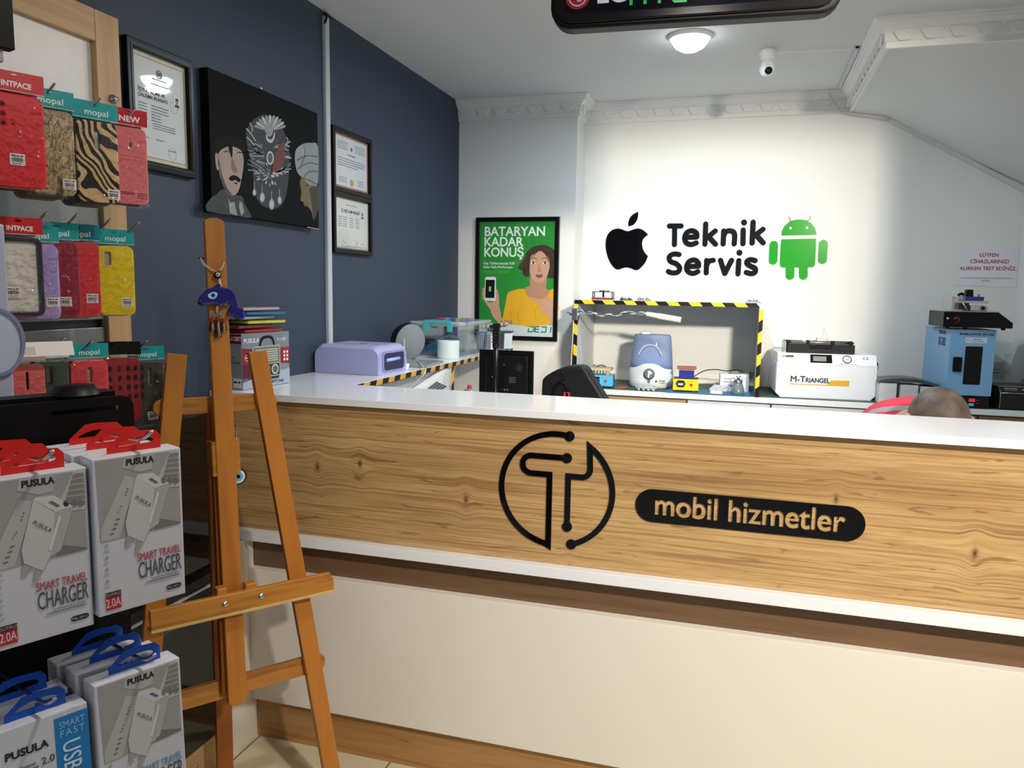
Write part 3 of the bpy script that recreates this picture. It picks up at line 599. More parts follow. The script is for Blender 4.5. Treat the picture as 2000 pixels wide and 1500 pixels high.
b.text('İŞ YERİ AÇMA BELGESİ', .0155, f_ @ T(-.01, h-.07), ink, .0004, 'CENTER', .02, sx=.9); scribble(b, -.05, .04, h-.042, ink2, f_, h=.003)
for k in range(5):
    for c, x in enumerate((-.11, -.07, -.02, .03)): scribble(b, x, x+.03, h-.09-k*.0085, ink2, f_, h=.0028, seed=k*4+c)
b.shape(rrect(.075, .10, h-.083, h-.052, .001, 1), .0004, C('#c9ccd2', .5), f_); b.shape(ell(.0875, h-.066, .0055, .008, 12), .0006, C('#7b5548', .5), f_); b.shape(rrect(.079, .096, h-.0828, h-.0765, .002), .0006, C('#2c303c', .6), f_)
for s, x0 in ((1, -.08), (2, .02), (3, .07)):
    rnd = random.Random(s); b.shape(stroke(smooth([(x0+k*.006, .04+rnd.uniform(-.01, .014)) for k in range(7)], 4, False), .0008, 0), .0003, ink, f_)
scribble(b, -.09, .09, .026, ink2, f_, h=.0025, seed=31); b.build('certificate', t)
# canvas print
cv = thing('canvas_print', 'canvas picture of a man in a fur hat, a silver crest and turbaned head', 'picture', M=Matrix.Translation((XL, 2.27, 1.60)))
TL, BR = at(405.8, 130.8, x=XL+.03), at(623, 447, x=XL+.03)
y0, y1, z0, z1 = TL.y, BR.y, at(402.4, 412, x=XL+.03).z, TL.z
b = MB(); b.box(XL+.002, XL+.03, y0, y1, z0, z1, C('#131417', .7, spec=.12, var=.45, scale=3), .001); b.build('canvas', cv, True)
b = MB(); b.box(XL+.004, XL+.028, y0-.0008, y0, z0+.001, z1-.001, BLACK); b.build('side_edge', cv, True)
S = 3.5714
def tr(pts, x=XL+.03, n=0, closed=True):
    q = [(lambda v: (v.y, v.z))(at(380+a/S, 100+c/S, x=x)) for a, c in pts]; return smooth(q, n, closed) if n else q
b = MB(); f1 = LW(XL+.0301); f2 = LW(XL+.0305); f3 = LW(XL+.0309); sk = C('#a08d88', .6, var=.25, scale=12); hat = C('#17171a', .8)
b.shape(tr([(120, 640), (175, 600), (260, 590), (320, 610), (345, 660), (350, 700), (300, 690), (240, 665), (180, 690), (150, 740), (125, 700)], n=3), .0002, hat, f1)
b.shape(tr([(85, 1115), (100, 1040), (150, 1000), (200, 960), (250, 1000), (330, 1010), (345, 1060), (400, 1160), (300, 1150)], n=2), .0002, C('#3c4143', .7, var=.5, scale=40), f1)
b.shape(tr([(165, 720), (200, 678), (260, 665), (320, 690), (340, 740), (340, 800), (325, 900), (300, 985), (260, 1005), (220, 980), (185, 900), (170, 830)], n=4), .0004, sk, f1)
b.shape(tr([(143, 720), (160, 715), (170, 780), (165, 830), (150, 810)], n=3), .0004, sk, f1)
b.shape(tr([(235, 668), (262, 664), (262, 720), (258, 745), (245, 710)], n=2), .0004, hat, f2)
for pts in ([(200, 705), (220, 695), (248, 705), (225, 702)], [(290, 712), (315, 700), (332, 712), (312, 708)], [(240, 880), (270, 865), (300, 875), (322, 900), (305, 915), (285, 898), (262, 905), (245, 900)], [(275, 915), (300, 922), (285, 928)]): b.shape(tr(pts, n=3), .0004, hat, f2)
for c in ((228, 724), (312, 734)): b.shape(tr([(c[0]-12, c[1]), (c[0], c[1]-7), (c[0]+12, c[1]), (c[0], c[1]+6)], n=3), .0004, C('#d8d5d2', .5), f2); b.shape(tr([(c[0]-5, c[1]), (c[0], c[1]-6), (c[0]+5, c[1]), (c[0], c[1]+5)], n=3), .0004, BLACK, f3)
b.shape(tr([(262, 745), (285, 800), (298, 835), (280, 848), (262, 835), (255, 800)], n=3), .0002, C('#776865', .6), f2)
b.shape(tr([(170, 760), (190, 860), (230, 960), (262, 1000), (225, 985), (185, 905)], n=3), .0002, C('#4a3e3e', .6), f2)
b.shape(tr([(232, 1020), (250, 1060), (275, 1050), (295, 1145), (245, 1130)], n=0), .0004, C('#8d9594', .6, var=.4, scale=60), f2); b.shape(tr([(312, 1040), (330, 1060), (345, 1120), (325, 1150), (308, 1090)]), .0004, C('#8d9594', .6, var=.4, scale=60), f2)
# crest
sil = [C('#8d8f95', .5, var=.3, scale=60), C('#4e5158', .5, var=.3, scale=60), C('#b7b9be', .5), C('#6d3033', .6)]
rnd = random.Random(5); cx, cy = 525, 560
b.shape(tr([(360, 560), (400, 800), (440, 1040), (560, 1100), (640, 1000), (660, 700), (600, 520), (480, 440)], n=4), .00005, C('#2f3036', .6), f1)
for k in range(11):
    a = R_(200+14*k); r1 = 105; p_ = [(cx+30*math.cos(a-.12), cy+30*math.sin(a-.12)), (cx+r1*math.cos(a-.10), cy+r1*math.sin(a-.10)*1.0), (cx+(r1+14)*math.cos(a), cy+(r1+14)*math.sin(a)), (cx+r1*math.cos(a+.10), cy+r1*math.sin(a+.10)), (cx+30*math.cos(a+.12), cy+30*math.sin(a+.12))]
    b.shape(tr(p_), .0004, sil[k % 2*2], f2)
b.shape(tr([(a+0, c) for a, c in ell(518, 548, 30, 48, 18)]), .0004, sil[0], f3)
b.shape(tr([(495, 560), (500, 620), (535, 640), (556, 600), (556, 560), (540, 610), (512, 612)], n=3), .0004, sil[2], f3)
for k in range(22):
    a = rnd.uniform(2.6, 4.4); r0 = rnd.uniform(40, 80); r1 = rnd.uniform(110, 160); yy = rnd.uniform(640, 860)
    for sgn in (1, -1):
        x0 = 520+sgn*rnd.uniform(30, 60); x1 = 520+sgn*rnd.uniform(100, 155); y1_ = yy+rnd.uniform(-70, 40)
        q = tr([(x0, yy), (x1, y1_)]); b.shape(stroke(q, .0035*rnd.uniform(.5, 1.3), 2), .0003, rnd.choice(sil[:3]), f2)
b.shape(tr([(540, 840), (560, 720), (615, 620), (622, 760), (590, 830)], n=2), .0004, sil[3], f3)
b.shape(tr(ell(525, 745, 26, 48, 18)), .0005, sil[2], f3); b.shape(tr(ell(525, 745, 17, 36, 18)), .0006, sil[1], f3)
for k in range(46):
    a = rnd.uniform(0, 6.28); rr = rnd.uniform(.2, 1); c = (525+105*rr*math.cos(a), 860+90*rr*math.sin(a)); s = rnd.uniform(6, 20)
    b.shape(tr([(c[0]+s*x*math.cos(a)-s*.4*y*math.sin(a), c[1]+s*x*math.sin(a)+s*.4*y*math.cos(a)) for x, y in ell(0, 0, 1, 1, 8)]), .0004, rnd.choice(sil[:3]), LW(XL+.0305+k*.00001))
for (x, y, s, l) in ((415, 985, 13, 0), (470, 1020, 18, 0), (535, 1068, 20, 0), (591, 1040, 15, 0)):
    b.shape(tr(ell(x, y, s, s*2, 14)), .0004, sil[0], f3); b.shape(tr(ell(x, y, s*.6, s*1.4, 12)), .0005, sil[2], f3); q = tr([(x, y-s*2), (x, y-s*2-50)]); b.shape(stroke(q, .004, 0), .0003, sil[0], f2)
for x0, y0_, x1, y1_ in ((385, 500, 400, 560), (360, 540, 430, 640), (365, 600, 440, 700), (640, 600, 645, 640), (615, 650, 660, 665)): b.shape(stroke(tr([(x0, y0_), ((x0+x1)/2+8, (y0_+y1_)/2), (x1, y1_)], n=3, closed=False), .004, 2), .0003, sil[2], f2)
# turbaned profile
b.shape(tr([(700, 720), (715, 675), (760, 645), (810, 640), (860, 665), (861, 900), (840, 945), (800, 930), (760, 890), (720, 850), (702, 790)], n=3), .0004, C('#8b9295', .6, var=.25, scale=14), f1)
for pts in ([(715, 760), (780, 730), (855, 735)], [(720, 820), (790, 780), (858, 790)], [(760, 880), (800, 840), (857, 840)], [(760, 660), (770, 720), (740, 800)], [(740, 880), (800, 900), (850, 930)]): b.shape(stroke(tr(pts, n=4, closed=False), .0035, 2), .0003, C('#4d5356', .6), f2)
b.shape(tr([(740, 890), (770, 890), (830, 940), (862, 950), (862, 1100), (830, 1180), (815, 1120), (780, 1075), (765, 1078), (758, 1050), (738, 1040), (745, 980), (735, 930)], n=2), .0003, C('#6c6440', .6, var=.3, scale=12), f1)
b.shape(tr([(775, 930), (795, 935), (785, 942)]), .0003, hat, f2); b.shape(tr([(757, 1065), (790, 1060), (775, 1085)]), .0003, C('#7c4a45', .6), f2); b.shape(tr([(800, 960), (858, 950), (858, 1110), (830, 1180), (820, 1080)], n=2), .0003, C('#3b3828', .6), f2)
b.shape(tr([(787, 1225), (868, 1240), (868, 1244), (787, 1229)]), .0004, sil[2], f1)
b.build('printed_picture', cv, True)
q = at(509, 173, x=XL+.012); b = MB(X=Matrix.Translation(q)); b.lathe([(0, .006), (.006, .004), (.007, 0)], METAL, 12, X=RY(90)); b.build('hook', cv, True)
# ------------------------------------------------------------------ poster on the pillar
S2 = 3.847
PM = Matrix.Translation((-1.17, YC, 1.15)); ps = thing('framed_poster', 'green framed poster of a short-haired woman in a yellow top holding up a phone', 'poster', M=PM)
x0, x1, z0, z1 = -1.402, -.946, 1.147, 1.793
b = MB(); b.shape([[(x0, z0), (x1, z0), (x1, z1), (x0, z1)], [(x0+.018, z0+.018), (x1-.018, z0+.018), (x1-.018, z1-.018), (x0+.018, z1-.018)]], .02, dk, FR(YC), bv=.002); b.build('frame', ps, True)
yp = YC-.010
def pz(pts, n=0, closed=True):
    q = [(lambda v: (v.x, v.z))(at(900+a/S2, 410+c/S2, y=yp)) for a, c in pts]; return smooth(q, n, closed) if n else q
gr = C('#1f8a2e', .5, coat=.7, var=.05, scale=3); L1, L2, L3, L4 = FR(yp-.0), FR(yp-.0004), FR(yp-.0008), FR(yp-.0012)
zsp = pz([(450, 858)])[0][1]
b = MB(); b.shape([(x0+.017, zsp), (x1-.017, zsp), (x1-.017, z1-.017), (x0+.017, z1-.017)], .0003, gr, L1); b.shape([(x0+.017, z0+.017), (x1-.017, z0+.017), (x1-.017, zsp), (x0+.017, zsp)], .0003, C('#c6d5da', .5, coat=.7, var=.02), L1); b.build('print_background', ps, True)
b = MB(); pw = C('#dff0e6', .5, coat=.5); 
for txt, p_, e_, hh in (('BATARYAN', (175, 190), (632, 198), 68), ('KADAR', (173, 268), (470, 277), 68), ('KONUŞ', (172, 345), (472, 356), 68)):
    a, c = pz([p_, e_]); hz = pz([(175, 190-hh)])[0][1]-pz([(175, 190)])[0][1]; size = hz/.70
    cu = bpy.data.curves.new('t', 'FONT'); cu.body = txt; cu.size = size; cu.offset = .02*size; oo = bpy.data.objects.new('t', cu); mm = bpy.data.meshes.new_from_object(oo); wd = max(v.co.x for v in mm.vertices)
    b.text(txt, size, L2 @ T(a[0], (a[1]+c[1])/2), pw, .0004, 'LEFT', .02, sx=(c[0]-a[0])/wd)
for txt, p_, hh, col in (('Cep Telefonunuzda %30', (170, 409), 19, pw), ('Daha Fazla Performans', (170, 437), 19, pw), ('ENERJİNİ YÜKSELT!', (170, 475), 18, C('#4fae3a', .5))):
    a = pz([p_])[0]; hz = pz([(p_[0], p_[1]-hh)])[0][1]-a[1]; b.text(txt, hz/.72, L2 @ T(a[0], a[1]), col, .0003, 'LEFT', .01, sx=.95)
b.build('lettering', ps, True)
skn = C('#c79a80', .55, coat=.5, var=.12, scale=14); skd = C('#b5856d', .55, coat=.5); hr = C('#3a2a22', .5, coat=.5, var=.5, scale=40, stretch=(6, 1, 1)); hr2 = C('#5b4436', .5, coat=.5); yt = C('#dba91d', .5, coat=.6, var=.1, scale=10); ytd = C('#b98712', .5, coat=.5)
b = MB()
b.shape(pz([(435, 420), (470, 370), (495, 320), (530, 285), (590, 265), (650, 268), (700, 300), (715, 340), (716, 490), (690, 515), (650, 505), (640, 450), (560, 400), (520, 430), (512, 500), (470, 490), (462, 455), (440, 445)], 4), .0002, hr, L2)
b.shape(pz([(525, 500), (640, 500), (640, 590), (672, 605), (650, 665), (560, 680), (500, 650), (480, 588), (520, 570)], 3), .0003, skd, L2)
b.shape(pz([(330, 855), (318, 800), (340, 690), (350, 630), (390, 605), (480, 592), (500, 640), (560, 668), (640, 655), (672, 605), (712, 612), (712, 858)], 2), .0003, yt, L3)
for p_ in ([(385, 858), (372, 800), (385, 760)], [(600, 700), (560, 760), (570, 840)], [(440, 858), (430, 790), (450, 740)], [(480, 592), (500, 642), (560, 670), (640, 657), (668, 606)]): b.shape(stroke(pz(p_, 4, False), .0022, 2), .0002, ytd, L4)
b.shape(pz([(330, 858), (326, 825), (350, 830), (388, 832), (388, 858)]), .0002, skd, L4)
b.shape(pz([(512, 420), (520, 340), (560, 312), (620, 312), (655, 345), (668, 420), (655, 480), (632, 525), (595, 547), (560, 538), (530, 505)], 4), .0004, skn, L3)
b.shape(pz([(505, 460), (512, 330), (545, 300), (610, 285), (680, 320), (712, 350), (716, 500), (680, 512), (668, 470), (672, 410), (650, 350), (600, 308), (560, 330), (528, 345), (520, 400), (516, 460)], 3), .0002, hr, L4)
for p_ in ([(540, 318), (536, 345), (530, 362)], [(560, 308), (556, 330), (548, 352)], [(600, 300), (640, 340), (660, 390)], [(520, 300), (480, 360), (455, 430)], [(640, 285), (695, 340), (705, 450)], [(560, 285), (500, 330), (490, 440)]): b.shape(stroke(pz(p_, 4, False), .003, 2), .0003, hr2 if p_[0][0] > 515 else C('#241913', .5), L4)
for ex in (545, 632):
    b.shape(pz([(ex-19, 400), (ex, 388), (ex+19, 398), (ex, 408)], 3), .0004, C('#e8e2de', .4), L4); b.shape(pz(ell(ex+1, 398, 8, 9, 12)), .0006, C('#2a1e1c', .3), L4); b.shape(stroke(pz([(ex-20, 399), (ex, 386), (ex+20, 397)], 4, False), .0014, 2), .0007, C('#2a1a16', .4), L4)
b.shape(stroke(pz([(522, 374), (545, 361), (572, 369)], 4, False), .0026, 2), .0006, C('#3a2620', .4), L4); b.shape(stroke(pz([(608, 369), (635, 358), (656, 373)], 4, False), .0026, 2), .0006, C('#3a2620', .4), L4)
b.shape(pz([(588, 400), (600, 440), (607, 456), (592, 463), (578, 455), (582, 440)], 3), .0003, skd, L4); b.shape(pz([(580, 456), (592, 462), (604, 456), (592, 459)], 2), .0005, C('#7c4a3c', .4), L4)
b.shape(pz([(562, 492), (578, 484), (592, 488), (604, 483), (618, 494), (600, 510), (580, 510)], 3), .0004, C('#9d4a48', .35), L4); b.shape(pz([(580, 495), (592, 498), (604, 495), (592, 502)], 2), .0006, C('#5c2527', .4), L4)
# pointing hand
b.shape(pz([(522, 660), (530, 655), (585, 670), (615, 675), (645, 665), (630, 655), (655, 652), (700, 690), (707, 720), (700, 858), (672, 858), (662, 800), (615, 775), (600, 755), (598, 730), (592, 705), (560, 685), (525, 668)], 2), .0003, skn, FR(yp-.0013))
for p_ in ([(600, 705), (630, 712), (650, 700)], [(604, 735), (630, 738), (655, 730)], [(615, 765), (640, 762), (660, 755)], [(645, 666), (670, 690), (690, 700)]): b.shape(stroke(pz(p_, 3, False), .0015, 2), .0002, skd, FR(yp-.0017))
# raised arm and phone
b.shape(pz([(160, 625), (178, 590), (185, 680), (250, 690), (262, 600), (275, 600), (285, 650), (290, 720), (310, 858), (280, 845), (235, 790), (220, 745), (175, 680)], 2), .0003, skn, L3)
for y_ in (578, 602, 625, 648): b.shape(pz(ell(171, y_+15, 12, 8, 10)), .0005, skn, L3)
b.shape(pz([(183, 515), (190, 503), (258, 503), (265, 515), (262, 678), (250, 686), (188, 682), (178, 670)]), .0004, C('#dfe3e6', .3), L4); b.shape(pz([(188, 525), (256, 525), (253, 662), (184, 660)]), .0006, C('#15191c', .2, coat=.5), L4)
b.shape(pz([(212, 575), (230, 575), (228, 613), (211, 613)]), .0008, C('#7ad04a', .4), L4); b.shape(pz(ell(222, 672, 5, 5, 10)), .0006, C('#b9bec2', .3), L4)
b.build('printed_woman', ps, True)
a, c = pz([(506, 918), (687, 925)]); hz = pz([(506, 872)])[0][1]-a[1]; dg_ = C('#0f7d45', .5, coat=.5)
b = MB(); u0, u1, v0 = a[0], c[0], a[1]; s_ = (u1-u0); st = .0065
def DJ(pts, ): b.shape(stroke([(u0+x*s_, v0+y*hz) for x, y in pts], st, 0), .0004, dg_, L2)
DJ([(.03, .92), (.17, .92), (.235, .80), (.22, .2), (.15, .08), (-.0, .08), (.02, .65)]); DJ([(.47, .92), (.30, .92), (.28, .08), (.45, .08)]); DJ([(.29, .5), (.45, .5)]); DJ([(.55, .92), (.74, .92), (.74, .15), (.70, .08), (.52, .08)]); DJ([(.95, .98), (.93, 0)])
for x, y in ((-.06, 1.05), (-.02, .9), (-.10, .92)): b.shape(ell(u0+x*s_, v0+y*hz, .0022, n=8), .0004, dg_, L2)
b.build('printed_logo', ps, True)
# ------------------------------------------------------------------ wall logo, lettering, robot logo
S3 = 4.0816
def wz(pts, n=0, closed=True):
    q = [(lambda v: (v.x, v.z))(at(1150+a/S3, 380+c/S3, y=YB-.006)) for a, c in pts]; return smooth(q, n, closed) if n else q
ab = C('#08080a', .15, coat=.3, var=0)
t = thing('apple_logo', 'glossy black apple shaped logo with a bite and a leaf mounted on the white wall', 'logo', at(1225, 520, y=YB))
b = MB(); body = wz([(470, 320), (450, 335), (432, 355), (423, 385), (425, 410), (432, 440), (450, 470), (470, 490)], 4, False) + wz([(470, 490), (452, 535), (425, 570), (395, 597), (370, 600), (345, 590), (320, 582), (292, 580), (262, 588), (235, 596), (212, 590), (180, 555), (155, 505), (140, 450), (135, 400), (140, 350), (158, 310), (190, 282), (230, 272), (262, 278), (290, 289), (315, 293), (345, 283), (385, 272), (420, 278), (450, 298), (470, 320)], 4, False)
b.shape(body, .006, ab, FR(YB), bv=.001); b.build('body', t, True)
b = MB(); b.shape(smooth(wz([(390, 138), (392, 165), (382, 205), (355, 240)]), 5, False)+smooth(wz([(317, 253), (316, 225), (328, 188), (352, 160), (389, 139)]), 5, False), .006, ab, FR(YB), bv=.001); b.build('leaf', t, True)
t = thing('wall_lettering', 'black rounded acrylic words Teknik Servis on the white wall beside the apple logo', 'lettering', at(1400, 530, y=YB))
W_ = .0078*S3  # stroke width placeholder
sw = abs(wz([(667, 300)])[0][0]-wz([(704, 300)])[0][0])
lets = {
 'T': [[(643, 250), (736, 250)], [(685, 250), (683, 398)]],
 'e': [[(768, 340), (860, 338)], smooth([(862, 336), (860, 310), (838, 291), (810, 289), (780, 305), (765, 340), (770, 372), (790, 392), (820, 397), (857, 385)], 4, False)],
 'k': [[(932, 234), (926, 395)], [(1008, 290), (940, 345)], [(955, 335), (1010, 395)]],
 'n': [[(1076, 290), (1071, 393)], smooth([(1076, 330), (1090, 300), (1120, 288), (1155, 300), (1163, 335), (1159, 392)], 4, False)],
 'i': [[(1231, 282), (1229, 391)]],
 'k2': [[(1310, 220), (1302, 386)], [(1388, 277), (1318, 330)], [(1335, 322), (1390, 384)]],
 'S': [smooth([(720, 478), (690, 473), (655, 482), (640, 505), (655, 535), (695, 550), (724, 580), (718, 610), (690, 624), (655, 622), (634, 612)], 4, False)],
 'e2': [[(783, 573), (874, 571)], smooth([(876, 569), (873, 545), (852, 524), (825, 522), (795, 538), (780, 573), (785, 603), (805, 622), (835, 628), (870, 614)], 4, False)],
 'r': [[(940, 525), (936, 624)], smooth([(942, 560), (955, 535), (975, 526), (992, 524)], 4, False)],
 'v': [[(1050, 524), (1084, 628)], [(1138, 524), (1085, 628)]],
 'i2': [[(1196, 526), (1189, 632)]],
 's': [smooth([(1326, 526), (1295, 518), (1265, 528), (1262, 550), (1290, 570), (1325, 588), (1325, 618), (1295, 630), (1256, 620)], 4, False)]}
for k, ss in lets.items():
    b = MB()
    for j_, s_ in enumerate(ss): b.shape(stroke(wz(s_), sw*1.1, 8), .006+.0003*j_, ab, FR(YB))
    if k[0] == 'i': b.shape(wz(ell(1238, 222, 24, 24, 24) if k == 'i' else ell(1201, 463, 24, 24, 24)), .006, ab, FR(YB))
    b.build('letter', t, True)
t = thing('robot_logo', 'green acrylic robot shaped logo mounted on the wall right of the black lettering', 'logo', at(1560, 540, y=YB))
ga = C('#129a0c', .15, coat=.15, var=0); eye = [wz(ell(1609, 265, 13, 13, 16)), wz(ell(1741, 262, 13, 13, 16))]
b = MB(); b.shape([wz([(1536, 325), (1540, 290), (1560, 250), (1600, 215), (1640, 202), (1685, 198), (1730, 203), (1775, 230), (1803, 265), (1815, 318)])]+eye, .006, ga, FR(YB)); b.build('head', t, True)
for p_ in ([(1594, 178), (1612, 212)], [(1770, 172), (1748, 208)]): b = MB(); b.shape(stroke(wz(p_), .0048, 3), .006, C('#5c8f3e', .3), FR(YB)); b.build('antenna', t, True)
b = MB(); b.shape(wz([(1533, 357), (1812, 350), (1804, 545), (1800, 565), (1785, 577), (1545, 580), (1527, 570), (1522, 552)]), .006, ga, FR(YB)); b.build('body', t, True)
for (xa, ya, xb, yb2) in ((1474, 402, 1469, 525), (1870, 393, 1862, 518)): b = MB(); b.shape(stroke(wz([(xa, ya), (xb, yb2)]), sw*1.72, 10), .006, ga, FR(YB)); b.build('arm', t, True)
for xa in (1604, 1710): b = MB(); b.shape(stroke(wz([(xa, 560), (xa, 645)]), sw*1.72, 10), .0055, ga, FR(YB)); b.build('leg', t, True)
# notice
nt_ = thing('paper_notice', 'white paper notice with red Turkish lettering taped to the back wall at the right', 'notice', at(1930, 560, y=YB))
c4 = [at(*p_, y=YB-.003) for p_ in ((1877, 483), (1992, 484), (1984, 562), (1868, 557))]
b = MB(); b.shape([(v.x, v.z) for v in c4], .0006, C('#e4e4ea', .6), FR(YB-.001)); b.build('sheet', nt_, True)
b = MB(); rd = C('#a8202e', .5)
for txt, px, py, sz in (('LÜTFEN', 1932, 501.5, .0235), ('CİHAZLARINIZI', 1932, 514, .0235), ('ALIRKEN TEST EDİNİZ.', 1929.5, 527.5, .0235), ('TEST EDİLMEYEN CİHAZLARDAN MÜESSESEMİZ SORUMLU', 1926, 544.5, .0078), ('DEĞİLDİR.', 1925, 549.5, .0078)):
    q = at(px, py, y=YB-.003); b.text(txt, sz, FR(YB-.0017) @ T(q.x, q.z), rd, .0003, 'CENTER', .02 if sz > .01 else 0, sx=.98 if sz > .01 else 1.05)
b.build('lettering', nt_, True)
# ------------------------------------------------------------------ worktop along the back wall
ZW, YF = .93, 3.775
wt = thing('back_worktop', 'long white worktop with white and wooden drawer fronts along the back wall', 'worktop', (.2, 4.0, 0))
b = MB(); b.box(XC+.07, XR-.001, YF, YB-.001, ZW-.025, ZW, C('#dfe6ea', .3), .001); b.build('worktop', wt, True)
b = MB(); b.box(XC+.08, XR-.002, YF+.03, YB-.002, 0, ZW-.026, C('#7a8084', .5)); b.build('carcass', wt, True)
ls = [(XC+.08, -.245, 'w'), (-.24, .14, 'g'), (.145, .61, 'g'), (.615, 1.0, 'w2'), (1.005, XR-.004, 'w2')]
ow = ramp_mat('drawer_oak', [(.3, '#8f7a55'), (.5, '#b09a70'), (.7, '#9c865f')], 1, (2, 1, 30), .45)
ow2 = ramp_mat('drawer_walnut', [(.3, '#6b4c2f'), (.5, '#94704a'), (.7, '#7d5c3a')], 1, (2, 1, 30), .45)
for xa, xb, k in ls: b = MB(); b.box(xa, xb-.004, YF+.012, YF+.03, .70, ZW-.032, {'w': ow, 'g': C('#cfd6de', .4), 'w2': ow2}[k], .001); b.build('drawer_front', wt, True)
b = MB(); b.box(-.83, XR-.003, YF+.02, YB-.003, ZW, ZW+.002, C('#38504a', .6, var=.06), .0005); tag(b.build('work_mat'), 'thin dark green mat covering the back worktop', 'mat')
# taped open shelf
ZS = 1.368; xa, xb = -.806, .085
sh = thing('taped_shelf', 'open white bench shelf edged with black and yellow hazard tape on the back worktop', 'shelf', (-.36, YF, ZW))
wl = C('#c9cfd6', .4)
b = MB(); b.box(xa, xb, YF, YB-.004, ZS-.018, ZS, wl, .0005); b.build('top_board', sh, True)
for x in (xa, xb-.018): b = MB(); b.box(x, x+.018, YF, YB-.004, ZW+.002, ZS-.0181, wl); b.build('side_board', sh, True)
b = MB(); hazard((xa, YF-.0003, ZS-.0185), (xb, YF-.0003, ZS-.0185), (0, 0, 1), .019, (0, -1, 0), '', None, .0515, -.9, '#f5c41a', m=b)
hazard((xa+.019, YF-.0003, ZW+.002), (xa+.019, YF-.0003, ZS-.019), (-1, 0, 0), .0185, (0, -1, 0), '', None, .052, .6, '#f5c41a', m=b)
hazard((xb, YF-.0003, ZW+.002), (xb, YF-.0003, ZS-.019), (-1, 0, 0), .0185, (0, -1, 0), '', None, .052, -.8, '#f5c41a', m=b)
b.build('hazard_tape', sh, True)
for z in (ZW+.06, ZW+.05): pass
# corner cable clutter brackets
for x in (xa+.03, xb-.03):
    b = MB(X=Matrix.Translation((x, YB-.02, ZW+.06)))
    for k in range(5): b.tube(smooth([(random.uniform(-.015, .015), random.uniform(-.01, .0), random.uniform(-.02, .02)) for _ in range(5)], 4), .0015, C('#666b70', .5), 5)
    tag(b.build('cord_bundle'), 'small tangled cord bundle in the %s rear corner of the taped shelf' % ('left' if x < -.3 else 'right'), 'cord')
def P3(px, py, **k): return at(px, py, **k)
# --- things on top of the shelf
t = thing('chip_holder', 'red and dark metal phone board clamp on top of the taped shelf at its left', 'tool', (at(1178, 586, y=YF+.06).x, YF+.06, ZS))
b = MB(); gm = C('#4a4543', .35, .7); b.box(-.053, .053, -.03, .03, .004, .012, gm, .001); b.box(-.053, .04, -.031, -.028, .006, .014, C('#8c2a22', .4)); b.build('base', t)
for x in (-.05, .046): b = MB(); b.shape([rrect(-.03, .03, .012, .043, .004), rrect(-.018, .018, .018, .037, .004)], .004, gm, T(x, 0, 0) @ LW(0)); b.build('side_plate', t)
b = MB(); b.box(-.05, .05, -.004, .004, .040, .044, gm); b.cyl((-.0, 0, .015), (0, 0, .046), .005, C('#161414', .4)); b.cyl((-.02, 0, .046), (.03, 0, .046), .002, METAL); b.box(-.025, .03, -.006, .006, .049, .051, METAL); b.build('clamp', t)
for k, (px, w, lab) in enumerate(((1223, .033, 'small dark board holder right of the red clamp on the taped shelf'), (1258, .038, 'small silver board holder with screws on the taped shelf'), (1472, .04, 'small silver board holder at the right end of the taped shelf top'))):
    t = thing('board_holder', lab, 'tool', (at(px, 586, y=YF+.05).x, YF+.05, ZS), group=None)
    mm = [C('#3b4350', .4, .4), C('#b4b4b2', .3, .8), C('#a0a3a6', .3, .8)][k]
    b = MB(); b.box(-w*.9, w*.9, -.02, .02, .002, .007, mm, .001); b.box(-w*.8, -w*.5, -.018, .018, .007, .016, mm, .001); b.box(w*.4, w*.7, -.018, .018, .007, .014, mm, .001); b.build('base', t)
    b = MB(); b.cyl((-w*.5, 0, .011), (w*.4, 0, .011), .0025, METAL)
    for x in (-.5, 0, .4): b.cyl((w*x, -.012, .006), (w*x, -.012, .019), .002, METAL, 8); b.cyl((w*x, -.012, .019), (w*x, -.012, .0205), .004, METAL, 8)
    b.build('screw_rod', t)
t = thing('clear_box', 'small translucent white box on the right end of the taped shelf top', 'box', (at(1431, 589, y=YF+.08).x, YF+.08, ZS))
b = MB(); b.box(-.038, .038, -.03, .03, 0, .034, C('#e8e6e4', .3, alpha=.75, var=.01), .002); b.build('container', t); b = MB(); b.box(-.04, .04, -.032, .032, .0341, .038, C('#efecec', .3, alpha=.8, var=.01), .001); b.build('lid', t)
# --- clamp lamp with white twisted arm
cl = thing('clamp_lamp', 'gooseneck lamp wrapped in clear film with a white ribbed head clamped to the shelf', 'lamp', (xa+.009, YF, 1.30))
b = MB(X=Matrix.Translation((xa+.009, YF-.03, 1.30))); b.box(-.014, .014, 0, .05, -.03, .028, METAL, .002); b.box(-.028, -.014, .005, .03, -.008, .004, METAL, .002); b.tube([(-.04, .012, .008), (-.014, .012, -.002)], .003, METAL); b.tube([(.014, .02, -.045), (.016, .02, .03)], .003, METAL); b.build('clamp', cl, True)
pp = [at(1130, 607, y=YF-.02), at(1160, 613, y=YF-.03), at(1190, 616, y=YF-.03), at(1225, 611, y=YF-.03), at(1262, 612, y=YF-.03)]
b = MB(); sp = smooth(pp, 8, False); b.tube(sp, .0035, METAL, 8); b.tube([(v[0], v[1]+.004*math.cos(k*1.3), v[2]+.006*math.sin(k*.9)) for k, v in enumerate(sp)], .0018, C('#d8dde0', .15), 6); b.tube([(v[0], v[1]+.006*math.cos(k*1.1), v[2]-.008*math.sin(k*.7)) for k, v in enumerate(sp)], .0012, C('#d8dde0', .15), 5); b.build('gooseneck', cl, True)
hA, hB = at(1261, 613, y=YF-.03), at(1330, 625, y=YF-.045); d = (hB-hA).normalized()
M = Matrix.Translation(hA) @ d.to_track_quat('Z', 'Y').to_matrix().to_4x4(); Lh = (hB-hA).length; pc = C('#e9e6d4', .35)
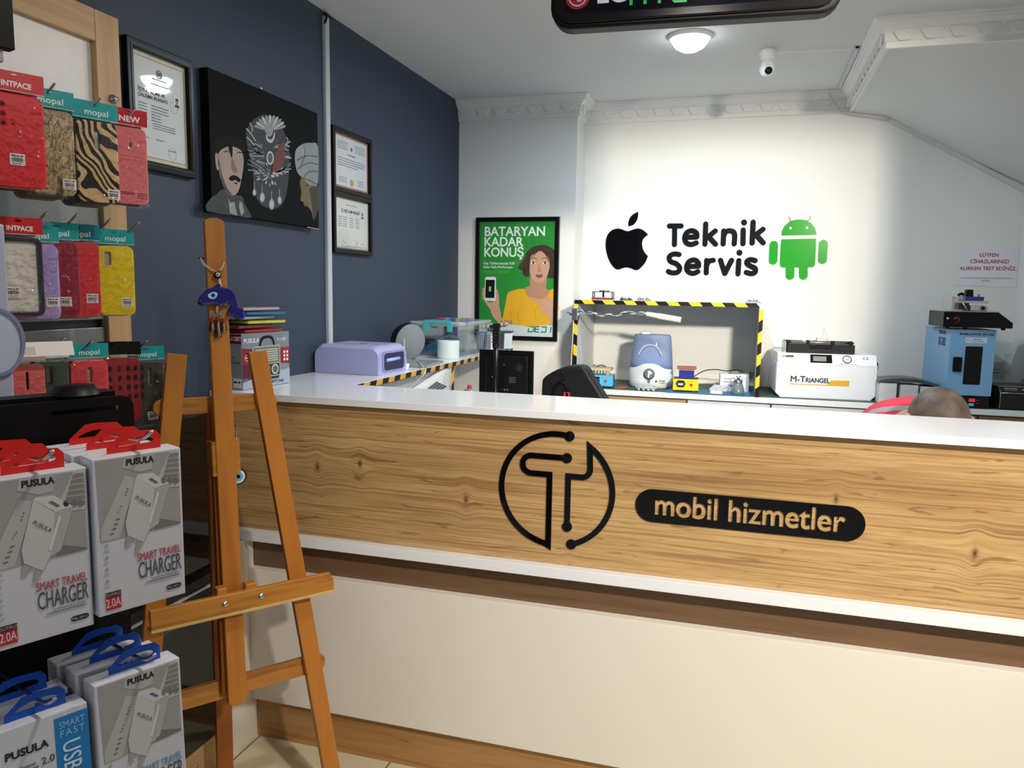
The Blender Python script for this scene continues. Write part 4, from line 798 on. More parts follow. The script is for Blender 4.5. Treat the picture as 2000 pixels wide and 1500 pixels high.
b = MB(X=M); b.lathe([(0, 0), (.007, .0), (.0115, .006), (.0125, Lh*.3), (.0115, Lh*.34)], pc); b.build('lamp_neck', cl, True)
b = MB(X=M); 
prof = []
for k in range(48): a = 2*math.pi*k/48; prof.append((.0135*math.cos(a)*(1 if k % 4 < 2 else .88), .0135*math.sin(a)*(1 if k % 4 < 2 else .88)))
b.shape(prof, Lh*.66, pc, T(0, 0, Lh*.34)); b.build('lamp_head', cl, True)
b = MB(); b.tube([at(1122, 600, y=YF-.02), at(1119, 650, y=YF-.01), at(1115, 720, y=YF-.01), (xa-.01, YF-.01, ZW)], .0022, PLAST, 6); b.build('cord', cl, True)
b = MB(); b.tube(smooth([(-.868+.03, YC+.1, .95), (-.85, YC+.06, 1.1), (-.86+.02, YC+.02, 1.25), (-.80, YC+.1, 1.36)], 5, False), .002, C('#b9c0c6', .5), 6); tag(b.build('cable'), 'thin grey cable against the wall left of the taped shelf', 'cable')
# --- humidifier
hx = at(1270, 752, y=3.95).x; zb = ZW+.002
t = thing('humidifier', 'humidifier with translucent blue tank and white base inside the taped shelf', 'humidifier', (hx, 3.97, zb))
def oval(rx, ry, z, n=32): return [(rx*math.cos(2*math.pi*k/n), ry*math.sin(2*math.pi*k/n), z) for k in range(n)]
b = MB(); b.loft([oval(.100, .075, 0), oval(.108, .085, .008), oval(.112, .088, .035), oval(.112, .088, .085)], C('#dfe8ef', .3, var=.01)); 
# wavy top rim front
lp = smooth([(-.110, .075), (-.105, .098), (-.07, .105), (-.03, .123), (0, .127), (.035, .123), (.072, .103), (.105, .095), (.110, .075)], 4, False)
vv = []
for k, (x, z) in enumerate(lp): vv.append((x, -.0885*math.sqrt(max(0, 1-(x/.1125)**2))-.0005, z)); vv.append((x, -.0885*math.sqrt(max(0, 1-(x/.1125)**2))-.0005, .05))
b.poly(vv, [(2*k, 2*k+2, 2*k+3, 2*k+1) for k in range(len(lp)-1)], C('#dfe8ef', .3, var=.01), sm=True)
b.build('base', t)
b = MB(); b.lathe([(.0, 0), (.024, 0), (.028, .004), (.028, .008), (0, .009)], C('#6d7785', .4), X=T(0, -.086, .074) @ RX(90)); b.lathe([(.0, .009), (.02, .009), (.021, .016), (.018, .02), (0, .02)], C('#a9b2bd', .25, .7), X=T(0, -.086, .074) @ RX(90)); b.box(-.003, .003, -.112, -.106, .058, .092, C('#e8edf2', .3)); b.box(-.006, .006, -.092, -.086, .030, .050, C('#6d7785', .4), .001); b.build('dial', t)
b = MB(); tank = C('#a3b9e4', .12, var=.05, trans=.45, alpha=.92, ior=1.1); b.loft([oval(.108, .084, .086), oval(.106, .082, .13), oval(.101, .078, .19), oval(.094, .07, .258), oval(.088, .066, .268)], tank); b.build('tank', t)
b = MB(); b.loft([oval(.103, .079, .0865), oval(.102, .078, .138)], C('#6a8fc8', .15, var=.05)); b.build('water', t)
b = MB(); b.shape([smooth([(-.06, .17), (-.035, .21), (0, .222), (.035, .21), (.06, .17)], 5, False)+smooth([(.055, .17), (.032, .206), (0, .217), (-.032, .206), (-.055, .17)], 5, False)], .002, C('#b9c8e6', .2), FR(-.079)); b.loft([oval(.02, .02, .268), oval(.03, .025, .273), oval(.026, .02, .28), oval(.01, .01, .282)], C('#eef2f6', .3), X=T(-.035, -.01, 0)); b.build('nozzle', t)
b = MB(); f_ = FR(-.0895); b.shape(rrect(.03, .04, .033, .043, .001), .001, C('#3a4048', .5), FR(-.084)); scribble(b, .042, .08, .040, C('#59606a', .5), FR(-.079), h=.005, th=.001, seed=2); scribble(b, .045, .085, .031, C('#59606a', .5), FR(-.079), h=.003, th=.001, seed=3); b.build('label_print', t)
# --- blue heating station
def station(name, label, x, y, rz, w, d, h, body, front, panel):
    t = thing(name, label, 'repair station', (x, y, zb), rz)
    b = MB(); b.box(-w/2, w/2, 0, d, .006, h, body, .0015); b.box(-w/2+.004, w/2-.004, .004, d-.01, 0, .006, BLACK); b.build('body', t)
    b = MB(); b.box(-w/2-.001, w/2+.001, -.003, 0, .010, h-.001, front, .001); b.build('front_plate', t)
    b = MB(); f_ = FR(-.003)
    b.shape(rrect(-w/2+.012, -w/2+.012+w*.38, h*.38, h*.88, panel, 6), .001, C('#16181f', .2), f_); b.shape(rrect(-w/2+.012+w*.1, -w/2+.012+w*.28, h*.50, h*.72, .001), .0016, C('#5b666c', .3), f_)
    b.text('0888', h*.18, FR(-.0046) @ T(-w/2+.012+w*.19, h*.54), C('#d8e4e6', .4, emit=.3), .0003, 'CENTER', .02)
    for x_ in (.05, .33):
        for z_ in (.52, .70): b.shape(ell(-w/2+.012+w*x_, h*z_, .0022, n=8), .0016, C('#a9b6c0', .4), f_)
    b.build('display', t)
    b = MB(); b.lathe([(0, .006), (.0055, .005), (.007, 0)], C('#c2392d', .4), 16, X=FR(-.003) @ T(w*.22, h*.58)); b.build('button', t)
    b = MB(); tx = C('#1d3a6b', .5) if body != front or name == '' else ink; scribble(b, w*.12, w*.32, h*.80, ink2, f_, h=.002, th=.0004, seed=3); scribble(b, w*.17, w*.28, h*.40, ink2, f_, h=.002, th=.0004, seed=4); scribble(b, -w*.35, -w*.1, h*.16, ink2, f_, h=.002, th=.0004, seed=5); scribble(b, w*.3, w*.42, h*.12, ink2, f_, h=.003, th=.0004, seed=6); b.build('lettering', t)
    return t
q = at(1193, 757, z=zb)
t = station('heating_station', 'light blue heating station with a red button and beige cloth on top', -.675, YF+.052, 3, .125, .11, .062, C('#4f8fb5', .35), C('#55b8e6', .3), .002)
q = at(1197, 722, z=1.0)
cb_ = thing('beige_block', 'beige cloth covered pad standing on the light blue heating station', 'pad', (-.685, YF+.11, zb+.062), 3)
b = MB(); be = C('#b7ae90', .8, var=.1, scale=60, bump=.4); b.loft([[(-.055, -.04, .034), (.055, -.04, .034), (.06, .04, .036), (-.045, .04, .036)], [(-.058, -.043, .022), (.058, -.043, .022), (.064, .043, .024), (-.05, .043, .024)]][::-1], be, sm=False); b.build('cloth_top', cb_)
for x in (-.045, .042): b = MB(); b.box(x-.009, x+.009, -.046, -.03, 0, .024, C('#b39a72', .6), .001); b.build('foot', cb_)
b = MB(); 
for k in range(5): b.cyl((-.03+.015*k, -.01, 0), (-.03+.015*k, -.01, .022), .004, C('#8fa3ab', .3, .3), 8)
b.build('spring', cb_)
b = MB(); b.tube(smooth([(-.02, -.0, .040), (0, .01, .045), (.025, .005, .040)], 4, False), .004, C('#5c5c55', .6), 6); b.build('handle', cb_)
# --- yellow heating station with blue block and red plate
q = at(1339, 766, z=zb)
t = station('heating_station', 'yellow heating station with an oval black display and a blue block on it', q.x, YF+.035, 4, .118, .10, .066, C('#151515', .4), C('#f2cf1d', .3), .014)
b = MB(); b.box(-.055, .055, -.0045, -.003, .022, .028, C('#fff0a0', .2)); b.build('highlight_strip', t) if False else None
bb = thing('blue_block', 'dark blue block with a red-brown plate on top standing on the yellow station', 'block', (q.x-.002, YF+.085, zb+.0662), 4)
b = MB(); b.box(-.036, .036, -.03, .03, 0, .040, C('#1a1f86', .4)); b.box(-.037, .037, -.031, .031, .0401, .045, C('#b8bcc9', .4)); b.build('block', bb)
b = MB(); b.box(-.046, .046, -.04, .04, .0452, .055, C('#a4553f', .6), .002); b.build('top_plate', bb)
# --- red-brown pad, rags, blue tray mat, glass box, tiles, jar
q = at(1221, 752, z=zb)
tag(MB(X=Matrix.Translation((q.x, YF+.07, zb)) @ RZ(-12)).box(-.022, .022, -.04, .05, 0, .006, C('#a0523e', .7), .002).build('silicone_pad'), 'red-brown flat pad lying beside the light blue station', 'pad')
t = thing('grey_gloves', 'crumpled grey cloth gloves in front of the humidifier', 'gloves', (at(1263, 750, y=YF+.07).x, YF+.06, zb))
b = MB(); tt = bmesh.new(); bmesh.ops.create_icosphere(tt, subdivisions=4, radius=1)
from mathutils import noise
for v in tt.verts:
    n_ = noise.noise(v.co*2.2)*.5+noise.noise(v.co*5)*.25; v.co = Vector((v.co.x*(.055+.02*n_), v.co.y*(.03+.012*n_), .012+v.co.z*(.011+.012*n_)))
    v.co.z = max(0, v.co.z)
b.merge(tt, C('#a8adae', .85, var=.35, scale=70), None, True)
for k in range(4): b.tube(smooth([(-.03+.02*k, -.015, .008), (-.035+.022*k, -.035, .008), (-.03+.025*k, -.045, .005)], 4, False), [.007]*9 if False else .006, C('#a8adae', .85, var=.35, scale=70), 7)
b.build('cloth', t)
p0, p1 = at(1298, 769, z=zb).x, at(1466, 776, z=zb).x
tag(MB().box(p0, p1, YF+.005, YF+.16, zb, zb+.003, C('#1f6d96', .5, var=.15, scale=25), .001).build('blue_mat'), 'blue silicone work mat under the yellow station and the jar', 'mat')
zm = zb+.0032
t = thing('white_carton', 'white carton printed GLASS PRODUCT HANDLE WITH standing behind the glass jar', 'box', (.0, 3.93, zb), 6)
b = MB(); b.box(-.068, .068, -.01, .05, 0, .088, C('#dcdde2', .6), .001, X=T(-.03, 0, 0)); b.build('carton', t)
b = MB(); X = FR(-.0103) @ T(-.03, 0); b.text('GLASS PRODUCT', .0125, X @ T(0, .062), ink, .0003, 'CENTER', .01); b.text('HANDLE WITH', .0125, X @ T(-.008, .046), ink, .0003, 'CENTER', .01); b.shape([(-.022, .036), (-.008, .036), (-.015, .026)], .0003, ink, X); b.shape([(.008, .026), (.022, .026), (.015, .036)], .0003, ink, X); b.shape(stroke([(-.015, .028), (-.015, .020)], .0015, 0), .0003, ink, X); b.build('lettering', t)
tag(MB(X=Matrix.Translation((-.12, 4.0, zb))).tube(smooth([(-.12, 0, .05), (-.06, .0, .09), (.0, -.0, .10), (.05, 0, .095), (.10, -.01, .105), (.13, -.01, .095)], 5, False), .0025, BLACK, 6).build('power_cable'), 'black cable arching behind the white carton in the taped shelf', 'cable')
t = thing('cloth_bundle', 'small brown cloth bundle lying on top of the white carton', 'cloth', (-.03, 3.95, zb+.088), 6); b = MB(); tt = bmesh.new(); bmesh.ops.create_icosphere(tt, subdivisions=3, radius=1)
for v in tt.verts: n_ = noise.noise(v.co*3)*.3; v.co = Vector((v.co.x*(.028+.01*n_), v.co.y*.018, max(0, v.co.z*(.014+.01*n_))))
b.merge(tt, C('#7d705f', .8, var=.3), None, True); b.build('cloth', t)
t = thing('tile_stack', 'small white block with a folded white paper on top beside the glass jar', 'block', (at(1399, 775, y=YF+.035).x, YF+.04, zm), -5)
b = MB(); b.box(-.028, .028, -.02, .03, 0, .018, C('#eef1f4', .4), .001); b.build('block', t); b = MB(); b.loft([[(-.032, -.025, .0182), (.034, -.022, .0182), (.046, .05, .026), (-.018, .05, .03)], [(-.032, -.025, .022), (.034, -.022, .023), (.046, .05, .033), (-.018, .05, .037)]], C('#c6cad0', .6, bump=.5, scale=60), sm=False); b.build('paper', t)
t = thing('glass_jar', 'conical glass jar with a metal neck and wing knob, right on the blue mat', 'jar', (at(1440, 779, y=YF+.045).x, YF+.045, zm))
b = MB(); b.lathe([(0, 0), (.030, .0), (.033, .004), (.032, .014), (.026, .036), (.019, .052), (.0185, .056)], C('#8fa3a8', .08, trans=.55, alpha=.85, var=.02)); b.build('glass_body', t)
b = MB(); b.lathe([(0, .002), (.028, .002), (.030, .010), (.028, .018), (0, .018)], C('#7d8a8a', .2)); b.build('liquid', t)
b = MB(); b.lathe([(.0195, .054), (.0205, .058), (.0195, .060), (.0205, .064), (.0195, .068), (.008, .069), (.005, .078), (0, .079)], METAL, 24); b.tube([(-.009, 0, .088), (0, 0, .074), (.009, 0, .088)], .0032, C('#5e6468', .3, .7), 6); b.build('metal_cap', t)
# ------------------------------------------------------------------ vacuum laminating machine
mx = Matrix.Translation((.163, 3.825, ZW+.0045)) @ RZ(4)
t = thing('laminating_machine', 'white bench machine with yellow stripe and dark lettering on the back worktop', 'machine', M=mx)
mw, mh, md_ = .432, .204, .34; mwht = C('#dfe4ec', .3, var=.01)
b = MB(); 
def sec(y, z0, z1, i=0): return None
prof = [(0, .008), (.012, 0), (mw-.012, 0), (mw, .008)]
b.shape([(0, .02), (.02, 0), (mw-.02, 0), (mw, .02), (mw, mh-.05), (0, mh-.05)], md_, mwht, FR(md_)@T(0, 0, 0), bv=.004)
# sloped control top
b.poly([(0, 0, mh-.051), (mw, 0, mh-.051), (mw, 0, mh-.045), (0, 0, mh-.045), (.0, .03, mh), (mw, .03, mh), (0, md_, mh), (mw, md_, mh), (0, md_, mh-.051), (mw, md_, mh-.051)],
       [(0, 1, 2, 3), (3, 2, 5, 4), (4, 5, 7, 6), (6, 7, 9, 8), (0, 3, 4, 6, 8), (1, 9, 7, 5, 2)], mwht)
b.box(.03, mw-.03, .01, md_, -.002, .002, BLACK)
b.build('body', t)
b = MB(); 
for k in range(5): b.box(-.0015, 0, .05, .12, .05+.02*k, .056+.02*k, C('#8f96a0', .5)); 
b.build('side_vents', t)
sl = math.degrees(math.atan2(.045, .03)); PX = FR(0) ; CP = Matrix.Translation((0, 0, mh-.045)) @ Matrix(((1, 0, 0, 0), (0, .5547, -.832, 0), (0, .832, .5547, 0), (0, 0, 0, 1))) 
b = MB(); b.shape(rrect(.145, .240, .006, .050, .002), .001, BLACK, CP); b.shape(rrect(.157, .215, .014, .040, .001), .0016, C('#8c8a84', .2), CP); b.build('screen', t)
b = MB(); b.shape([ell(.305, .028, .020, .020), ell(.305, .028, .017, .017)], .004, C('#2f3238', .3), CP); b.shape(ell(.305, .028, .017), .001, C('#dfe2e6', .3), CP); b.shape(stroke([(.297, .022), (.313, .034)], .0015), .002, BLACK, CP); b.build('pressure_gauge', t)
b = MB(); b.text('CE', .020, CP @ T(.372, .030), ink, .0004, 'LEFT', .01, sp=1.3); b.shape(rrect(.02, .035, .032, .042, .001), .0005, C('#c8921a', .4), CP); b.shape(rrect(.036, .072, .032, .042, .001), .0005, C('#3a3d45', .4), CP); scribble(b, .022, .07, .026, ink2, CP, h=.003, seed=4); scribble(b, .27, .35, .002, ink2, CP, h=.003, seed=5)
f_ = FR(-.0005); nb_ = C('#1d2238', .4)
b.text('M-T', .040, f_ @ T(.058, .072), nb_, .0006, 'LEFT', .0); [b.text('M-T', .040, f_ @ T(.058+dx, .072+dz), nb_, .0007, 'LEFT', .0) for dx, dz in ((.0012, 0), (.0006, .0008), (.0006, -.0006))]; b.text('RIANGEL', .030, f_ @ T(.127, .072), nb_, .0006, 'LEFT', .03, sx=.88)
gy = C('#d9a521', .4); b.shape([(.058, .064), (.222, .064), (.240, .086), (.318, .086), (.318, .060), (.058, .060)], .0006, gy, f_)
b.build('lettering', t)
b = MB(X=T(mw, .05, .15)); b.cyl((0, 0, 0), (.012, 0, 0), .022, BLACK); b.build('side_knob', t)
# press tray on top
t = thing('press_tray', 'black hinged press frame with silver rails on top of the white machine', 'tool', M=mx @ T(.045, .06, mh+.0005))
b = MB(); b.box(0, .30, 0, .20, 0, .042, C('#17191a', .4), .002); b.box(.10, .20, -.004, 0, .022, .038, C('#0a0a0a', .3), .002); b.build('tray', t)
b = MB(); b.cyl((-.01, .005, .050), (.295, .005, .050), .004, METAL); b.cyl((-.01, .08, .052), (.295, .08, .052), .004, METAL); b.box(-.012, -.004, 0, .12, .0, .052, METAL, .001); b.build('rail', t)
for x in (0, .09, .2, .28): b = MB(); b.box(x-.006, x+.01, -.002, .014, .042, .060, BLACK, .002); b.build('clip', t)
b = MB(); b.box(.13, .17, -.002, .03, .056, .074, C('#c9c7bd', .4), .003); b.tube(smooth([(.16, .01, .07), (.158, .012, .10), (.163, .014, .118), (.172, .01, .09), (.178, .005, .066)], 4, False), .003, C('#d6d3c8', .4), 7); b.build('valve', t)
# ------------------------------------------------------------------ white boxes under a dark curved tray
for k, (px, py, w, lab) in enumerate(((1732, 789, .073, 'white box on the worktop right of the white machine'), (1774, 791, .072, 'second white box from the white machine, behind the bowed head'), (1813, 793, .07, 'third white box, nearly hidden behind the head'))):
    q = at(px, py, z=ZW+.002); t = thing('white_box', lab, 'box', (q.x+.005, 3.80, ZW+.002), 3, 'white boxes in a row')
    b = MB(); b.box(-w/2, w/2, 0, .12, 0, .090-.004*k, C('#c9ccd2', .5), .001); b.build('carton', t)
q = at(1716, 745, y=3.80); t = thing('curved_black_tray', 'curved dark grey lid lying across the white boxes', 'tray', (q.x, 3.80, ZW+.103))
b = MB(); z0 = ZW+.10; c3 = [(lambda v: (v.x-q.x, v.z-z0))(at(*p_, y=3.795)) for p_ in ((1718, 746), (1728, 743), (1760, 741), (1790, 743), (1812, 748), (1836, 755))]
tp = smooth(c3, 4, False); b.shape(tp+[(x, z-.010-.003*math.sin(k/5)) for k, (x, z) in enumerate(tp)][::-1], .13, C('#43464c', .3), FR(.13), bv=.002); b.build('lid', t)
# ------------------------------------------------------------------ blue drying oven and the separator on it
dm = Matrix.Translation((.862, 3.765, ZW+.002)) @ RZ(4); blu = C('#76a5cf', .35, var=.02)
t = thing('drying_oven', 'light blue metal drying cabinet with a dark window on the back worktop', 'oven', M=dm); dw, dd, dh = .178, .36, .342
b = MB(); b.box(0, dw, .002, dd, .055, dh, blu, .002); b.box(.003, dw-.003, .004, dd-.01, 0, .055, C('#141618', .3)); b.build('body', t)
b = MB(); b.shape([rrect(0, dw, .056, dh-.001, .002), rrect(.063, .132, .103, .270, .006)], .004, C('#7eb0dc', .3, var=.01), FR(.002)); door_ = b.build('door', t)
b = MB(); b.shape(rrect(.0635, .1315, .1035, .2695, .006), .003, C('#08090b', .08, var=.3), FR(.0025)); b.build('window_pane', door_)
b = MB(); b.shape(rrect(.018, .052, .158, .222, .003), .007, BLACK, FR(-.002)); b.build('handle', door_)
b = MB(); f_ = FR(-.0021); b.text('MOBILE DRYER (RG-202)', .0125, f_ @ T(.103, dh-.024), C('#15233f', .4), .0003, 'CENTER', .03); b.shape(rrect(.06, .145, dh-.058, dh-.034, .001), .0004, C('#c8d8e6', .5), f_)
scribble(b, .09, .12, dh-.043, ink2, FR(-.0026), h=.004, seed=2); scribble(b, .08, .13, dh-.052, ink2, FR(-.0026), h=.003, seed=3); scribble(b, .065, .073, dh-.047, ink2, FR(-.0026), h=.005, seed=4)
b.build('lettering', t)
b = MB(X=Matrix.Translation((0, dd, 0)) @ RZ(-90)); b.text('RG-202', .050, FR(-.0004) @ T(.205, dh-.075), C('#2a3a55', .5), .0004, 'LEFT', .03, sx=.62); b.text('MOBILE DRYER', .022, FR(-.0004) @ T(.205, dh-.026), C('#2a3a55', .5), .0004, 'LEFT', .02, sx=.62); b.build('side_lettering', t)
b = MB(); b.box(.095, .120, .0, .004, .028, .042, C('#d8362b', .3, emit=.4), .001); b.box(.095, .116, .0, .004, .010, .022, C('#4fa3cf', .3, emit=.2), .001); 
for z in (.036, .022): b.cyl((.130, .004, z), (.130, .001, z), .003, C('#b3312a', .3), 8)
b.build('switch', t)
sm_ = dm @ T(-.035, -.015, dh+.001)
t = thing('screen_separator', 'black wedge shaped separator machine with silver plates on top of the blue oven', 'machine', M=sm_ @ RZ(-3))
b = MB(); b.shape([(0, .010), (.0, .072), (.065, .074), (.205, .074), (.262, .030), (.262, .010)], .26, C('#090909', .35), FR(.26), bv=.002); 
for x in (.02, .09, .235): b.cyl((x, .02, 0), (x, .02, .011), .009, BLACK)
b.build('body', t)
b = MB(); b.box(.0, .21, -.002, .25, .0745, .078, C('#b5b2a8', .35, .5), .001); b.build('top_plate', t)
b = MB(); b.cyl((.012, 0, .045), (.012, -.016, .045), .005, METAL); b.cyl((.045, 0, .040), (.045, -.014, .040), .009, C('#161616', .4)); b.cyl((.048, -.001, .040), (.048, -.006, .040), .012, C('#b3292b', .4)); b.build('knob', t)
b = MB(); al = C('#c0bbb0', .35, .5); b.box(.105, .17, .02, .16, .0785, .102, al, .004); b.box(.055, .17, .02, .17, .112, .122, al, .001); b.box(.03, .04, .02, .05, .0785, .14, al); b.box(.04, .075, .03, .05, .128, .136, al); b.box(.06, .1, .03, .12, .083, .112, C('#3d3d40', .4, .5)); b.cyl((.15, .019, .092), (.15, .012, .092), .008, BLACK); b.tube([(.07, .01, .112), (.09, .01, .080)], .003, METAL); b.build('slide_stage', t)
b = MB(); b.box(.085, .155, .03, .14, .1222, .140, C('#1c3a86', .35), .001); b.build('blue_bar', t)
b = MB(); b.shape([(.09, .14), (.118, .14), (.115, .168), (.092, .168)], .03, BLACK, FR(.08), bv=.002); b.cyl((.14, .05, .14), (.14, .05, .149), .003, METAL); b.cyl((.14, .05, .149), (.14, .05, .151), .007, METAL, 12); b.tube(smooth([(.06, .05, .145), (.068, .04, .152), (.078, .05, .148)], 3, False), .006, BLACK); b.build('control_knob', t)
b = MB(); b.tube(smooth([(.07, .05, .15), (.04, .07, .162), (.015, .08, .155), (.005, .09, .12), (.02, .1, .085)], 5, False), .0015, C('#d9d9d4', .4), 6); b.build('wire', t)
# ------------------------------------------------------------------ right end: power supply, purple thing, socket, note
q = at(1945, 797, z=ZW+.002); t = thing('power_supply', 'black bench power supply with a metal edge at the right end of the back worktop', 'device', (q.x+.002, 3.785, ZW+.002), 6)
b = MB(); b.shape([(0, .004), (.2, .004), (.2, .098), (.022, .098), (0, .078)], .2, C('#2a2927', .3, .3), LW(0) @ T(0, 0, 0)) if False else b.poly([(0, 0, .004), (.22, 0, .004), (.22, 0, .072), (0, 0, .072), (.0, .03, .098), (.22, .03, .098), (0, .2, .098), (.22, .2, .098), (0, .2, .004), (.22, .2, .004)], [(0, 1, 2, 3), (3, 2, 5, 4), (4, 5, 7, 6), (6, 7, 9, 8), (0, 3, 4, 6, 8), (1, 9, 7, 5, 2), (0, 8, 9, 1)], C('#262523', .3)); b.build('housing', t)
b = MB(); b.tube([(0, 0, .004), (0, 0, .072), (0, .03, .098), (.22, .03, .098)], .0015, METAL, 6); b.tube([(0, 0, .072), (.22, 0, .072)], .0012, METAL, 6); b.build('trim_edge', t)
SP = Matrix.Translation((0, 0, .072)) @ Matrix(((1, 0, 0, 0), (0, .755, -.655, 0), (0, .655, .755, 0), (0, 0, 0, 1)))
b = MB(); scribble(b, .02, .07, .026, C('#c9c9c6', .4), SP, h=.005, th=.001, seed=2); scribble(b, .02, .07, .016, C('#8f8f8c', .4), SP, h=.004, th=.001, seed=3)
for x in (.092, .106, .13): b.ball((x, .02, .002), (.005, .005, .004), METAL, 10, X=SP)
b.build('knobs', t)
q = at(1990, 741, y=4.0); t = thing('lilac_tape', 'small lilac plastic case on top of the power supply', 'case', (q.x+.01, 3.90, ZW+.101))
b = MB(); b.box(-.025, .04, -.02, .02, 0, .03, C('#8a74b8', .35), .004); b.build('case', t)
q = at(1992, 711, y=YB); t = thing('wall_socket', 'pale double wall socket at the right edge of the back wall', 'socket', (q.x-.03, YB, q.z-.025))
b = MB(); b.shape(rrect(-.035, .05, -.015, .075, .004), .010, C('#d5d6cf', .4), FR(0), bv=.002); b.build('plate', t)
b = MB(); b.shape(rrect(-.027, .004, .0, .06, .002), .0115, C('#e2e2da', .4), FR(0)); b.shape(rrect(.008, .042, .0, .06, .002), .0115, C('#e2e2da', .4), FR(0)); b.build('rocker', t)
c4 = [at(*p_, y=YB-.002) for p_ in ((1938, 706), (1964, 709), (1961, 742), (1936, 740))]
t = thing('small_paper', 'small printed paper on the wall beside the blue oven', 'paper', at(1950, 740, y=YB)); b = MB(); b.shape([(v.x, v.z) for v in c4], .0006, C('#b9bcc2', .6), FR(YB-.001)); q = at(1939, 722, y=YB); scribble(b, q.x, q.x+.03, q.z, ink, FR(YB-.0018), h=.006, seed=7); scribble(b, q.x, q.x+.03, q.z-.016, ink, FR(YB-.0018), h=.006, seed=8); b.build('sheet', t, True)
# ------------------------------------------------------------------ work desk behind the counter (hidden), monitor, stand, can, chair
t = thing('work_desk', 'white work desk right behind the reception counter', 'desk', (-.3, 2.5, 0))
b = MB(); b.box(-1.05, .3, 2.25, 2.72, .72, .745, WHITE, .002); b.build('desk_top', t, True)
for x in (-1.03, .27):
    b = MB(); b.box(x-.015, x+.015, 2.26, 2.70, 0, .719, WHITE); b.build('leg_panel', t, True)
q0_, q1_ = at(935, 776, y=2.62), at(1042, 688, y=2.62); mxx = (q0_.x+q1_.x)/2; mwid = q1_.x-q0_.x; zt_ = q1_.z+.003
t = thing('monitor', 'black monitor seen from behind on the desk behind the counter', 'monitor', (mxx, 2.62, .745), 0)
b = MB(); H0 = zt_-.745; b.box(-mwid/2, mwid/2, 0, .012, H0-.17, H0, BLACK, .003); b.shape(rrect(-mwid*.37, mwid*.40, H0-.155, H0-.022, .006), .012, C('#101013', .4), FR(0), bv=.004); b.build('rear_shell', t)
b = MB(); 
for i in range(5):
    for j in range(6): 
        if (i-2)**2+(j-2.5)**2 < 8: b.shape(ell(mwid*.22+i*.0045, H0-.070+j*.0045, .0014, n=6), .0004, C('#4d4a66', .5), FR(-.0121))
for k in range(4): scribble(b, mwid*.08, mwid*.20, H0-.095-k*.006, C('#8d8d92', .5), FR(-.0121), h=.002, seed=k)
b.shape(ell(-.003, H0-.05, .003, n=10), .001, METAL, FR(-.0121)); b.shape(ell(-.04, H0-.045, .002, n=10), .001, METAL, FR(-.0121)); b.shape(ell(-.045, H0-.095, .003, n=10), .001, METAL, FR(-.0121))
for k in range(3): b.shape(rrect(-.012+k*.01, -.007+k*.01, H0-.142, H0-.136, .0005, 1), .0005, METAL, FR(-.0121))
b.build('rear_details', t)
b = MB(); b.box(-.09, .09, -.005, .09, 0, .012, BLACK, .003); b.box(-.02, .02, -.01, .0, .01, H0-.1, BLACK); b.build('stand', t)
q = at(968, 700, y=2.57); t = thing('microscope_arm', 'tall black arm stand with a short crossbar rising in front of the monitor back', 'stand', (q.x, 2.575, .745))
zt2 = at(969, 632, y=2.57).z-.745; zc2 = at(967, 672, y=2.57).z-.745
b = MB(); b.box(-.05, .05, -.05, .03, 0, .012, BLACK, .002); b.build('base', t)
b = MB(); b.cyl((0, -.005, .01), (0, -.005, zc2), .0095, C('#17171a', .25)); b.lathe([(.0115, 0), (.0125, .004), (.0115, .014), (.008, .016)], C('#1d1d20', .2), X=T(0, -.005, zc2-.012)); b.build('pole', t)
b = MB(); b.box(-.010, .012, -.012, .006, zc2, zt2, C('#121214', .4)); 
for k in range(6): b.box(-.012, .013, -.014, -.012, zc2+.006+k*.011, zc2+.010+k*.011, C('#2a2a2e', .4))
b.build('rack_post', t)
b = MB(); b.cyl((-.028, -.005, zt2-.012), (.034, -.008, zt2-.004), .006, C('#1a1a1c', .3)); 
for x, z in ((-.03, -.013), (.036, -.003)): b.cyl((x-.012, -.014, zt2+z), (x+.008, -.01, zt2+z+.002), .006, C('#8d8672', .35)); b.ball((x-.012, -.014, zt2+z), .007, C('#b8ab8c', .3), 10)
b.build('crossbar', t)
q = at(917, 763, y=3.3); t = thing('spray_can', 'spray can with a red nozzle barely showing behind the counter edge', 'can', (-1.05, 3.2, .745))
q = at(917, 752, y=3.2); t.location = (q.x, 3.2, .64); MW[t.name] = Matrix.Translation(t.location)
hz = q.z-.64; b = MB(); b.lathe([(0, 0), (.03, 0), (.03, hz-.035), (.024, hz-.022), (.012, hz-.016), (0, hz-.015)], C('#9aa5a3', .3, .3)); b.build('can_body', t); b = MB(); b.lathe([(.010, hz-.016), (.010, hz-.002), (.007, hz), (0, hz)], C('#c92c36', .4), 16); b.build('nozzle', t)
t = thing('side_stool', 'white pedestal block under the spray can', 'stand', (q.x, 3.2, 0)); b = MB(); b.box(-.035, .035, -.035, .035, 0, .64, WHITE, .003); b.build('block', t)
